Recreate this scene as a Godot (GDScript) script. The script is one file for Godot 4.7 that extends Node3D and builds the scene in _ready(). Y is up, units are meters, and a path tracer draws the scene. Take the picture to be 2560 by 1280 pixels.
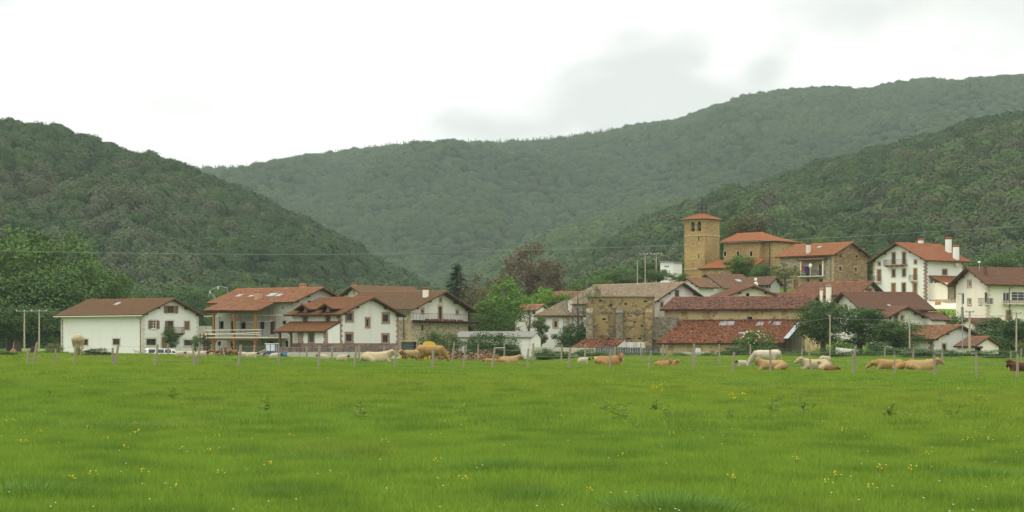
extends Node3D

# The photograph's lens: F is the focal length in pixels of its 2560-pixel width, HY the height of the horizon in it.
const F := 4777.0
const HY := 858.0
const EYE := 1.6
const ZENITH := 2.65      # brightness of the overcast straight overhead
var rng := RandomNumberGenerator.new()
var M := {}
var taken := {}


class MB:
	var v := PackedVector3Array()
	var n := PackedVector3Array()
	var c := PackedColorArray()
	var col := Color.WHITE
	func tri(a: Vector3, b: Vector3, d: Vector3) -> void:
		v.append(a); v.append(b); v.append(d)
		var m := (d - a).cross(b - a).normalized()
		n.append(m); n.append(m); n.append(m)
		c.append(col); c.append(col); c.append(col)
	func quad(a: Vector3, b: Vector3, d: Vector3, e: Vector3) -> void:
		tri(a, b, d); tri(a, d, e)
	func box(at: Vector3, size: Vector3, basis := Basis.IDENTITY) -> void:
		var h := size * 0.5
		var p := []
		for k in 8:
			p.append(at + basis * Vector3(h.x if k & 1 else -h.x, h.y if k & 2 else -h.y, h.z if k & 4 else -h.z))
		quad(p[4], p[6], p[7], p[5]); quad(p[1], p[3], p[2], p[0]); quad(p[5], p[7], p[3], p[1])
		quad(p[0], p[2], p[6], p[4]); quad(p[6], p[2], p[3], p[7]); quad(p[0], p[4], p[5], p[1])
	func span(lo: Vector3, hi: Vector3) -> void:
		box((lo + hi) * 0.5, (hi - lo).abs())
	func tube(pts: Array, radii: Array, sides := 6, cap := true) -> void:
		var rings := []
		for i in pts.size():
			var dir: Vector3 = (pts[mini(i + 1, pts.size() - 1)] - pts[maxi(i - 1, 0)]).normalized()
			var a := dir.cross(Vector3(0.31, 0.17, 0.93) if absf(dir.y) > 0.8 else Vector3.UP).normalized()
			var b := dir.cross(a)
			var ring := []
			for k in sides:
				var t := TAU * k / sides
				ring.append(pts[i] + (a * cos(t) + b * sin(t)) * radii[i])
			rings.append(ring)
		for i in pts.size() - 1:
			for k in sides:
				var q := (k + 1) % sides
				var at := v.size()
				quad(rings[i][k], rings[i + 1][k], rings[i + 1][q], rings[i][q])
				for w in 6:
					var p: Vector3 = v[at + w]
					var near: Vector3 = pts[i] if w in [0, 3, 5] else pts[i + 1]
					n[at + w] = (p - near).normalized()
		if cap:
			for k in range(1, sides - 1):
				tri(rings[0][0], rings[0][k], rings[0][k + 1])
				tri(rings[-1][0], rings[-1][k + 1], rings[-1][k])
	func ball(at: Vector3, r: Vector3, rings := 6, sides := 8) -> void:
		for i in rings:
			for k in sides:
				var q := []
				for w in [[0, 0], [1, 0], [1, 1], [0, 1]]:
					var a: float = PI * (i + w[0]) / rings
					var b: float = TAU * (k + w[1]) / sides
					q.append(Vector3(sin(a) * cos(b), cos(a), sin(a) * sin(b)))
				var s := v.size()
				quad(at + q[0] * r, at + q[1] * r, at + q[2] * r, at + q[3] * r)
				var back := [0, 1, 2, 0, 2, 3]
				for w in 6:
					n[s + w] = (q[back[w]] / r).normalized()
	func mesh(m: Material) -> ArrayMesh:
		var am := ArrayMesh.new()
		if v.is_empty():
			return am
		var arr := []
		arr.resize(Mesh.ARRAY_MAX)
		arr[Mesh.ARRAY_VERTEX] = v
		arr[Mesh.ARRAY_NORMAL] = n
		arr[Mesh.ARRAY_COLOR] = c
		am.add_surface_from_arrays(Mesh.PRIMITIVE_TRIANGLES, arr)
		am.surface_set_material(0, m)
		return am


func numbered(called: String) -> String:
	taken[called] = taken.get(called, -1) + 1
	return called if taken[called] == 0 else "%s_%03d" % [called, taken[called]]


func base(called: String, at: Vector3, label: String, category: String, group := "", turn := 0.0) -> Node3D:
	var o := Node3D.new()
	o.name = numbered(called)
	add_child(o)
	o.position = at
	o.rotation.y = turn
	tag(o, label, category, group)
	return o


func tag(o: Node3D, label: String, category: String, group := "", kind := "") -> Node3D:
	if label: o.set_meta("label", label)
	if category: o.set_meta("category", category)
	if group: o.set_meta("group", group)
	if kind: o.set_meta("kind", kind)
	return o


func put(called: String, mb, m: Material, parent: Node = null) -> MeshInstance3D:
	var o := MeshInstance3D.new()
	o.mesh = mb.mesh(m) if mb is MB else mb
	if not mb is MB and m:
		o.material_override = m
	if parent == null:
		o.name = numbered(called)
		add_child(o)
	else:
		o.name = called
		parent.add_child(o, true)
	return o


func lin(r: float, g: float, b: float) -> Color:
	return Color(r, g, b).linear_to_srgb()


func mat(r: float, g: float, b: float, rough := 0.9, metal := 0.0) -> StandardMaterial3D:
	var m := StandardMaterial3D.new()
	m.albedo_color = lin(r, g, b)
	m.roughness = rough
	m.metallic = metal
	m.metallic_specular = 0.5 if rough < 0.8 else 0.2
	m.vertex_color_use_as_albedo = true
	return m


func leafmat(r := 1.0, g := 1.0, b := 1.0, through := 0.5) -> StandardMaterial3D:
	var m := mat(r, g, b, 0.75)
	m.metallic_specular = 0.25
	m.cull_mode = BaseMaterial3D.CULL_DISABLED
	m.backlight_enabled = true
	m.backlight = Color(through, through, through * 0.6)
	return m


func P(px: float, py: float, d: float) -> Vector3:
	return Vector3((px - 1280.0) / F * d, EYE + (HY - py) / F * d, -d)


func noise(s: int, f: float, oct := 3) -> FastNoiseLite:
	var q := FastNoiseLite.new()
	q.seed = s
	q.frequency = f
	q.noise_type = FastNoiseLite.TYPE_SIMPLEX_SMOOTH
	q.fractal_octaves = oct
	return q


# The lie of the land: a meadow that falls gently to the right, and the knoll on which the church stands.
func gy(x: float, d: float) -> float:
	var tilt := -0.0145 * clampf(x, -60, 60) * (1.0 - smoothstep(170, 250, d)) * smoothstep(15, 90, d)
	var knoll := 14.5 * smoothstep(265, 410, d) * smoothstep(2, 34, x + (d - 330.0) * 0.05)
	var yard := -0.7 * smoothstep(172, 200, d) * (1.0 - smoothstep(258, 284, d)) * (1.0 - smoothstep(0, 14, x))
	return tilt + knoll + yard + und.get_noise_2d(x, d) * 0.14 * smoothstep(14, 40, d)
var und := noise(3, 0.03, 2)


func G(px: float, d: float) -> Vector3:
	var x := (px - 1280.0) / F * d
	return Vector3(x, gy(x, d), -d)


func along(pts: Array, x: float) -> float:
	if x <= pts[0][0]: return pts[0][1] + (x - pts[0][0]) * (pts[1][1] - pts[0][1]) / (pts[1][0] - pts[0][0])
	for i in pts.size() - 1:
		if x <= pts[i + 1][0]:
			return lerpf(pts[i][1], pts[i + 1][1], (x - pts[i][0]) / (pts[i + 1][0] - pts[i][0]))
	return pts[-1][1]


func _ready() -> void:
	rng.seed = 7
	var cam := Camera3D.new()
	cam.name = "camera"
	cam.projection = Camera3D.PROJECTION_FRUSTUM
	cam.near = 1.0
	cam.far = 9000.0
	cam.size = 1280.0 / F
	cam.frustum_offset = Vector2(0, (HY - 640.0) / F)
	cam.position = Vector3(0, EYE, 0)
	add_child(cam)
	var env := Environment.new()
	env.background_mode = Environment.BG_SKY
	env.sky = Sky.new()
	env.sky.sky_material = overcast()
	env.background_energy_multiplier = 1.0
	env.tonemap_mode = Environment.TONE_MAPPER_LINEAR
	env.tonemap_exposure = 1.06
	env.sdfgi_enabled = true
	env.ssao_enabled = true
	env.ssil_enabled = true
	env.fog_enabled = true
	env.fog_density = 0.00008
	env.fog_light_color = lin(0.78, 0.95, 0.93)
	var we := WorldEnvironment.new()
	we.name = "environment"
	we.environment = env
	add_child(we)
	var sun := DirectionalLight3D.new()
	sun.name = "sun"
	sun.light_color = Color(1.0, 0.95, 0.86)
	sun.light_energy = 0.55
	sun.light_angular_distance = 14.0
	sun.shadow_enabled = true
	sun.rotation_degrees = Vector3(-56, -108, 0)
	add_child(sun)
	materials()
	land()
	hills()
	meadow()
	buildings()
	street()
	greenery()
	livestock()
	fences()


# An overcast sky: brighter towards the zenith as such skies are, with darker rags of lower cloud.
func overcast() -> PanoramaSkyMaterial:
	var w := 2048
	var h := 1024
	var im := Image.create(w, h, false, Image.FORMAT_RGBF)
	var broad := noise(11, 1.3, 3)
	var rags := noise(5, 5.0, 5)
	var veil := noise(8, 3.4, 4)
	im.fill(Color(0.25, 0.3, 0.2))
	# low rags of cloud: azimuth and height in degrees, half width, half height, depth
	var puffs := [[2.8, 6.9, 3.4, 1.0, 0.9], [4.5, 7.6, 1.7, 1.3, 1.0], [5.4, 8.3, 1.2, 0.8, 0.75], [6.4, 7.3, 1.7, 1.0, 0.95], [7.6, 7.9, 0.85, 0.9, 0.95], [0.2, 6.3, 2.3, 0.6, 0.7], [13.5, 9.6, 3.4, 1.5, 0.55], [9.5, 10.0, 2.5, 0.9, 0.3], [-15.0, 10.1, 1.0, 0.6, 0.7],
		[-26, 9.0, 5, 1.6, 0.8], [-48, 8, 6, 2, 0.8], [-75, 7, 7, 2, 0.9], [28, 8.5, 5, 1.7, 0.8], [52, 9, 6, 2, 0.7], [90, 8, 7, 2.2, 0.9], [150, 9, 8, 2.5, 0.8], [-120, 9, 8, 2.4, 0.8], [-160, 7, 6, 2, 0.8]]
	for y in h / 2 + 2:
		var up := (0.5 - (y + 0.5) / h) * PI
		var ud := rad_to_deg(up)
		for x in w:
			var az := fposmod((x + 0.5) / w + 0.5, 1.0) * TAU - PI
			var p := Vector3(sin(az) * cos(up), sin(up) * 2.2, -cos(az) * cos(up))
			var l: float = ZENITH * (1.0 + 2.0 * sin(maxf(up, 0.0))) / 3.0 * (1.0 + 0.10 * broad.get_noise_3dv(p))
			l = lerpf(l, 0.86, 0.75 * smoothstep(0.05, 0.6, veil.get_noise_3dv(p)) * smoothstep(40.0, 12.0, ud))
			var ad := rad_to_deg(az)
			var dark := 0.0
			if ud < 14.0:
				var r := rags.get_noise_3dv(p * 2.0)
				for q in puffs:
					var dx: float = (ad - q[0]) / q[2]
					var dy: float = (ud - q[1]) / q[3]
					var far := dx * dx + dy * dy
					if far < 8.0:
						var k: float = q[4] * smoothstep(1.75, -0.35, sqrt(far) - 1.1 * r)
						dark = dark + k * (1.0 - dark)
			l = lerpf(l, 0.57, dark * 0.95)
			im.set_pixel(x, y, Color(l * lerpf(1.0, 0.955, dark), l, l * lerpf(0.965, 0.97, dark)))
	var m := PanoramaSkyMaterial.new()
	m.panorama = ImageTexture.create_from_image(im)
	return m


func land() -> void:
	var mb := MB.new()
	var xs := []
	for i in 97:
		var t := (i - 48) / 48.0
		xs.append(signf(t) * (absf(t) * 60.0 + pow(absf(t), 4.0) * 1900.0))
	var ds := []
	for i in 110:
		var t := i / 109.0
		ds.append(-30.0 + t * 430.0 + pow(t, 8.0) * 3300.0)
	for i in ds.size() - 1:
		for k in xs.size() - 1:
			var q := []
			for w in [[0, 0], [0, 1], [1, 1], [1, 0]]:
				var x: float = xs[k + w[1]]
				var d: float = ds[i + w[0]]
				q.append(Vector3(x, gy(x, d), -d))
			mb.quad(q[0], q[3], q[2], q[1])
	var o := put("ground", mb, M.turf)
	tag(o, "", "", "", "structure")


func crown_far(s: int, count: int, tall: float, core := 1.0) -> MB:
	var r := RandomNumberGenerator.new()
	r.seed = s
	var mb := MB.new()
	var lobes := []
	for k in 7:
		lobes.append([Vector3(r.randf_range(-1, 1), r.randf_range(-0.3, 1), r.randf_range(-1, 1)).normalized(), r.randf_range(0.15, 0.42)])
	var reach := func(d: Vector3) -> float:
		var m := 0.72
		for l in lobes:
			m = maxf(m, 0.72 + l[1] * smoothstep(0.55, 1.0, d.dot(l[0])))
		return m
	if core > 0.0:
		lumpy(mb, reach, tall, core)
	for k in count:
		var d := Vector3(r.randfn(), r.randfn() + 0.35, r.randfn()).normalized()
		var rad: float = reach.call(d) * r.randf_range(0.82, 1.06)
		var at := d * rad * Vector3(1, tall, 1)
		var nrm := (d + Vector3(r.randfn(), r.randfn(), r.randfn()) * 0.3).normalized()
		var a := nrm.cross(Vector3(r.randfn(), r.randfn(), r.randfn())).normalized()
		var b := nrm.cross(a)
		var sz := r.randf_range(0.05, 0.13)
		var tone := r.randf_range(0.86, 1.15)
		mb.col = Color(tone, tone, tone)
		mb.quad(at - a * sz, at + b * sz * 0.7, at + a * sz, at - b * sz * 0.7)
	return mb


func lumpy(mb: MB, reach: Callable, tall: float, core: float) -> void:
	for i in 7:
		for k in 10:
			var q := []
			for w in [[0, 0], [1, 0], [1, 1], [0, 1]]:
				var a: float = PI * (i + w[0]) / 7.0
				var b: float = TAU * (k + w[1]) / 10.0
				var d := Vector3(sin(a) * cos(b), cos(a), sin(a) * sin(b))
				q.append(d * reach.call(d) * 0.9 * core * Vector3(1, tall, 1))
			mb.quad(q[0], q[1], q[2], q[3])


func spire_far(s: int) -> MB:
	var r := RandomNumberGenerator.new()
	r.seed = s
	var mb := MB.new()
	for k in 150:
		var t := sqrt(r.randf())
		var y := 1.5 - 2.5 * t
		var rad := 0.75 * t * r.randf_range(0.6, 1.1)
		var an := r.randf() * TAU
		var at := Vector3(cos(an) * rad, y, sin(an) * rad)
		var outw := Vector3(cos(an), -0.35, sin(an)).normalized()
		var side := Vector3(-sin(an), 0, cos(an))
		var sz := 0.12 + 0.2 * t
		var tone := r.randf_range(0.7, 1.2)
		mb.col = Color(tone, tone, tone)
		mb.quad(at - outw * sz, at + side * sz * 0.6, at + outw * sz, at - side * sz * 0.6)
	return mb


# A wooded hill: crest heights (as seen from the meadow) at distance `crest`, sloping to a foot; h(x, d) is also used to plant its wood.
func hill_height(s: Dictionary, x: float, d: float) -> float:
	var top: float = along(s.line, x)
	var t: float = (s.crest - d) / (s.crest - s.foot)
	var h: float
	if t >= 0.0:
		h = top * (1.0 - pow(clampf(t, 0.0, 1.0), s.bend))
		h += s.rough * fold.get_noise_2d(x * s.grain, d * s.grain * 0.55) * sin(PI * clampf(t, 0, 1)) * smoothstep(0.04, 0.4, t) * clampf(top / 60.0, 0, 1)
	else:
		h = top + t * (s.crest - s.foot) * 0.35
	return h - 3.0
var fold := noise(21, 0.008, 3)


func hill(called: String, s: Dictionary) -> void:
	var line := []
	for q in s.px:
		line.append([(q[0] - 1280.0) / F * s.crest, EYE + (HY - q[1]) / F * s.crest - s.trees])
	s.line = line
	var x0: float = line[0][0]
	var x1: float = line[-1][0]
	var mb := MB.new()
	var nx := 70
	var nd := 44
	var deep: float = s.crest + (s.crest - s.foot) * 0.25
	var grid := []
	for i in nd + 1:
		var row := []
		for k in nx + 1:
			var d := lerpf(s.foot - 20.0, deep, i / float(nd))
			var x := lerpf(x0, x1, k / float(nx))
			row.append(Vector3(x, hill_height(s, x, d), -d))
		grid.append(row)
	for i in nd:
		for k in nx:
			mb.quad(grid[i][k], grid[i + 1][k], grid[i + 1][k + 1], grid[i][k + 1])
	tag(put(called, mb, M.floor), "", "", "", "structure")
	# the wood upon it
	var places := [[], [], [], [], [], []]
	var step: float = s.step
	var d: float = s.foot
	while d < s.crest + step * 3.0:
		var half := 1480.0 / F * d + 20.0
		var x := -half
		while x < half:
			var qx := x + rng.randf_range(-0.5, 0.5) * step
			var qd := d + rng.randf_range(-0.5, 0.5) * step
			x += step
			if qx < x0 or qx > x1:
				continue
			var h := hill_height(s, qx, qd)
			if h < gy(qx, qd) - 1.0 or h < 0.0:
				continue
			var up := clampf(h / maxf(1.0, along(s.line, qx)), 0.0, 1.0)
			var k: Array = s.kind.call(qx, qd, up)     # [which crown, colour, size]
			var size: float = k[2] * rng.randf_range(0.75, 1.25)
			var b := Basis(Vector3.UP, rng.randf() * TAU).scaled(Vector3(size, size * rng.randf_range(0.85, 1.2), size))
			var tone := rng.randf_range(0.88, 1.14)
			places[k[0]].append([Transform3D(b, Vector3(qx, h + size * 0.62, -qd)), Color(k[1].r * tone, k[1].g * tone * rng.randf_range(0.95, 1.05), k[1].b * tone)])
		d += step
	for w in places.size():
		if places[w].is_empty():
			continue
		var mm := MultiMesh.new()
		mm.transform_format = MultiMesh.TRANSFORM_3D
		mm.use_colors = true
		mm.mesh = crowns[w]
		mm.instance_count = places[w].size()
		for i in places[w].size():
			mm.set_instance_transform(i, places[w][i][0])
			mm.set_instance_color(i, places[w][i][1])
		var o := MultiMeshInstance3D.new()
		o.name = numbered(["wood", "wood", "wood", "thin_wood", "thin_wood", "conifer_wood"][w])
		o.multimesh = mm
		add_child(o)
		tag(o, s.label + ["", "", "", ", its bare grey-olive trees", ", its bare grey-olive trees", ", spiky conifers at its crest"][w], "forest", "", "stuff")
var crowns := []


func hills() -> void:
	crowns = [crown_far(1, 900, 0.95).mesh(M.leaf_far), crown_far(2, 900, 1.15).mesh(M.leaf_far), crown_far(3, 950, 0.85).mesh(M.leaf_far), crown_far(4, 700, 1.2, 0.86).mesh(M.leaf_far), crown_far(5, 640, 1.05, 0.88).mesh(M.leaf_far), spire_far(6).mesh(M.leaf_far)]
	var patch := noise(31, 0.011, 3)
	var fine := noise(32, 0.03, 2)
	var dark := Color(0.033, 0.063, 0.018)
	var mid := Color(0.050, 0.090, 0.025)
	var fresh := Color(0.070, 0.118, 0.030)
	var grey := Color(0.070, 0.090, 0.043)
	var rust := Color(0.076, 0.086, 0.042)
	var left := func(x: float, d: float, up: float) -> Array:
		var p := patch.get_noise_2d(x, d) + 0.45 * fine.get_noise_2d(x, d) + (0.75 - up) * 0.75
		if up > 0.86 or x > -80.0 - (1.0 - up) * 60.0: p -= 0.45
		if up < 0.12: return [rng.randi() % 3, fresh.lerp(mid, rng.randf()), 5.2]
		if p > 0.08 and rng.randf() < 0.85:
			return [3 + rng.randi() % 2, grey.lerp(rust, rng.randf() * 0.6) if rng.randf() < 0.7 else grey.lerp(mid, rng.randf()), 4.9]
		return [rng.randi() % 3, dark.lerp(mid, clampf(0.5 + p + rng.randf_range(-0.4, 0.4), 0, 1)), 5.2]
	hill("left_hill", {"px": [[-700, 270], [-300, 285], [0, 303], [170, 316], [330, 372], [480, 412], [600, 467], [720, 522], [830, 572], [930, 637], [1050, 702], [1150, 745], [1300, 800]],
		"crest": 1050.0, "foot": 560.0, "bend": 1.5, "rough": 16.0, "grain": 1.6, "trees": 7.5, "step": 5.7, "kind": left, "label": "dark green wood covering the steep hill behind the left farmhouse"})
	var right := func(x: float, d: float, up: float) -> Array:
		var p := patch.get_noise_2d(x + 700, d) + 0.5 * fine.get_noise_2d(x, d) + (0.8 - up) * 0.5
		if up > 0.88: p -= 0.5
		if p > 0.12 and rng.randf() < 0.85:
			return [3 + rng.randi() % 2, grey.lerp(rust, rng.randf()) if rng.randf() < 0.6 else grey.lerp(mid, rng.randf()), 4.7]
		return [rng.randi() % 3, dark.lerp(fresh, clampf(0.45 + p * 1.2 + rng.randf_range(-0.35, 0.35), 0, 1)), 5.0]
	hill("right_hill", {"px": [[1050, 790], [1200, 745], [1300, 705], [1400, 655], [1500, 600], [1600, 545], [1680, 507], [1730, 492], [1800, 478], [1880, 457], [1960, 426], [2020, 402], [2100, 385], [2150, 360], [2200, 362], [2330, 322], [2380, 302], [2440, 288], [2560, 272], [2800, 240], [3300, 200]],
		"crest": 1080.0, "foot": 430.0, "bend": 1.35, "rough": 15.0, "grain": 1.5, "trees": 8.5, "step": 5.6, "kind": right, "label": "mixed spring wood on the slope rising behind the church"})
	var spur := func(x: float, d: float, up: float) -> Array:
		var p := patch.get_noise_2d(x + 300, d - 900) + 0.4 * fine.get_noise_2d(x, d)
		if p > 0.3: return [3, grey.lerp(mid, rng.randf()), 6.0]
		return [rng.randi() % 3, mid.lerp(fresh, clampf(0.5 + p + rng.randf_range(-0.4, 0.4), 0, 1)), 6.6]
	hill("middle_spur", {"px": [[760, 800], [950, 752], [1060, 720], [1150, 682], [1250, 637], [1350, 592], [1450, 560], [1550, 526], [1650, 512], [1750, 488], [1850, 470], [2100, 440], [2600, 400]],
		"crest": 1600.0, "foot": 1080.0, "bend": 1.3, "rough": 22.0, "grain": 1.2, "trees": 8.0, "step": 7.4, "kind": spur, "label": "light green wood on the low spur in the middle of the valley"})
	var far := func(x: float, d: float, up: float) -> Array:
		var p := patch.get_noise_2d(x * 0.5, d * 0.5)
		if up > 0.95 and x > -450.0 and x < 160.0: return [5, Color(0.03, 0.055, 0.028), 6.0]
		return [rng.randi() % 3, dark.lerp(mid, clampf(0.45 + p * 0.9 + rng.randf_range(-0.35, 0.35), 0, 1)), 6.8]
	hill("far_ridge", {"px": [[-500, 520], [0, 480], [300, 440], [530, 422], [640, 420], [720, 404], [830, 387], [1000, 364], [1100, 359], [1250, 359], [1400, 347], [1500, 331], [1600, 314], [1690, 303], [1710, 293], [1760, 274], [1850, 246], [1950, 227], [2060, 222], [2110, 229], [2160, 224], [2250, 205], [2300, 200], [2340, 208], [2420, 199], [2560, 188], [2900, 170], [3400, 160]],
		"crest": 2700.0, "foot": 1500.0, "bend": 1.4, "rough": 52.0, "grain": 0.55, "trees": 9.0, "step": 8.6, "kind": far, "label": "hazy green forest covering the long far ridge"})


func meadow() -> void:
	var tint := noise(41, 0.09, 3)
	var broad := noise(42, 0.02, 2)
	var small := noise(43, 0.8, 3)
	# [radius, blades, blade height, half width, from, to, spacing]
	var bands := [[0.30, 130, 0.115, 0.0045, 12.0, 34.0, 0.21], [0.42, 95, 0.14, 0.009, 34.0, 70.0, 0.33], [0.75, 90, 0.13, 0.02, 70.0, 135.0, 0.6], [1.4, 110, 0.14, 0.04, 135.0, 262.0, 1.2]]
	for bi in bands.size():
		var b: Array = bands[bi]
		var variants := []
		for w in 3:
			var r := RandomNumberGenerator.new()
			r.seed = 900 + bi * 10 + w
			var mb := MB.new()
			for k in b[1]:
				var an := r.randf() * TAU
				var rad: float = b[0] * sqrt(r.randf())
				var at := Vector3(cos(an) * rad, -0.02, sin(an) * rad)
				var lean: Vector3 = Vector3(r.randfn() * 0.35, 1, r.randfn() * 0.35) * b[2] * r.randf_range(0.45, 1.2)
				var fa := r.randf() * TAU
				var side: Vector3 = Vector3(cos(fa), 0, sin(fa)) * b[3] * r.randf_range(0.7, 1.5)
				var tone := r.randf_range(0.75, 1.3)
				mb.col = Color(tone * r.randf_range(0.85, 1.2), tone, tone * r.randf_range(0.7, 1.2))
				mb.tri(at - side, at + lean, at + side)
			variants.append(mb.mesh(M.blade))
		var spots := [[], [], []]
		var d: float = b[4]
		while d < b[5]:
			var half: float = 1430.0 / F * d + 7.0
			var x := -half
			while x < half:
				var qx: float = x + rng.randf_range(-0.6, 0.6) * b[6]
				var qd: float = d + rng.randf_range(-0.6, 0.6) * b[6]
				x += b[6]
				var t := tint.get_noise_2d(qx * 1.6, qd * 0.55)
				var s := broad.get_noise_2d(qx, qd * 0.6)
				var lush := smoothstep(0.25, 0.6, t) * 0.12
				var v := small.get_noise_2d(qx * 0.85, qd * 0.6)
				lush = maxf(lush, smoothstep(0.2, 0.55, v + 0.25 * t) * 0.75)
				var c := Color(0.205, 0.283, 0.034).lerp(Color(0.172, 0.276, 0.035), clampf(0.5 + s * 1.6, 0, 1))
				c = c.lerp(Color(0.115, 0.215, 0.033), lush * 0.85)
				c = c.lerp(Color(0.2, 0.21, 0.05), smoothstep(0.2, 0.5, -t) * 0.25)
				var tone := rng.randf_range(0.84, 1.12) * (1.0 - 0.15 * v)
				var size := rng.randf_range(0.75, 1.15) * (1.0 + lush * 0.75)
				var tr := Transform3D(Basis(Vector3.UP, rng.randf() * TAU).scaled(Vector3(1, size, 1)), Vector3(qx, gy(qx, qd), -qd))
				spots[rng.randi() % 3].append([tr, Color(c.r * tone, c.g * tone, c.b * tone)])
			d += b[6]
		for w in 3:
			var mm := MultiMesh.new()
			mm.transform_format = MultiMesh.TRANSFORM_3D
			mm.use_colors = true
			mm.mesh = variants[w]
			mm.instance_count = spots[w].size()
			for i in spots[w].size():
				mm.set_instance_transform(i, spots[w][i][0])
				mm.set_instance_color(i, spots[w][i][1])
			var o := MultiMeshInstance3D.new()
			o.name = numbered("grass")
			o.multimesh = mm
			add_child(o)
			tag(o, "bright green meadow grass with darker lush patches", "grass", "meadow grass", "stuff")


func painted(w: int, f: Callable) -> ImageTexture:
	var im := Image.create(w, w, false, Image.FORMAT_RGB8)
	for y in w:
		for x in w:
			im.set_pixel(x, y, f.call(x, y))
	return ImageTexture.create_from_image(im)


func textured(t: Texture2D, metres: float, rough := 0.92) -> StandardMaterial3D:
	var m := StandardMaterial3D.new()
	m.albedo_texture = t
	m.roughness = rough
	m.metallic_specular = 0.15
	m.uv1_triplanar = true
	m.uv1_world_triplanar = true
	m.uv1_scale = Vector3.ONE / metres
	m.vertex_color_use_as_albedo = true
	return m


# Rubble masonry: irregular stones of several tones in pale or dark mortar, with weathering.
func masonry(s: int, tones: Array, mortar: Color, render: Color, rendered: float, stone := 0.42) -> StandardMaterial3D:
	var cell := FastNoiseLite.new()
	cell.seed = s
	cell.noise_type = FastNoiseLite.TYPE_CELLULAR
	cell.cellular_return_type = FastNoiseLite.RETURN_CELL_VALUE
	cell.cellular_jitter = 0.9
	cell.fractal_type = FastNoiseLite.FRACTAL_NONE
	cell.frequency = 1.0
	var edge: FastNoiseLite = cell.duplicate()
	edge.cellular_return_type = FastNoiseLite.RETURN_DISTANCE2_SUB
	var wear := noise(s + 1, 0.35, 3)
	var big := noise(s + 2, 0.13, 2)
	var grit := noise(s + 3, 4.0, 2)
	var n := 256
	var k := 14.0 / n
	render = render * 0.82
	mortar = mortar * 0.82
	tones = tones.map(func(q): return q * 0.82)
	var t := painted(n, func(x, y):
		var u: float = x * k / stone
		var w: float = y * k / stone * 1.55
		var i := (cell.get_noise_2d(u, w) * 0.5 + 0.5) * (tones.size() - 0.01)
		var c: Color = tones[clampi(int(i), 0, tones.size() - 1)]
		c = c * (1.0 + 0.22 * grit.get_noise_2d(x * k, y * k))
		c = c.lerp(mortar, smoothstep(0.16, 0.02, edge.get_noise_2d(u, w) + 1.0))
		var r := smoothstep(rendered - 0.12, rendered + 0.12, -wear.get_noise_2d(x * k, y * k))
		c = c.lerp(render * (1.0 + 0.1 * grit.get_noise_2d(x * k, y * k)), r)
		c = c * (1.0 + 0.3 * big.get_noise_2d(x * k, y * k))
		c.a = 1.0
		return c.clamp().linear_to_srgb())
	return textured(t, 14.0)


func plaster(s: int, c: Color, stain: Color, much: float) -> StandardMaterial3D:
	var a := noise(s, 0.22, 4)
	var b := noise(s + 1, 1.7, 3)
	var n := 192
	var k := 12.0 / n
	var t := painted(n, func(x, y):
		var w := clampf(smoothstep(0.05, 0.75, a.get_noise_2d(x * k * 1.6, y * k * 0.3)) * much + 0.06 * b.get_noise_2d(x * k, y * k), 0, 1)
		return c.lerp(stain, w).linear_to_srgb())
	return textured(t, 12.0, 0.95)


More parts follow.
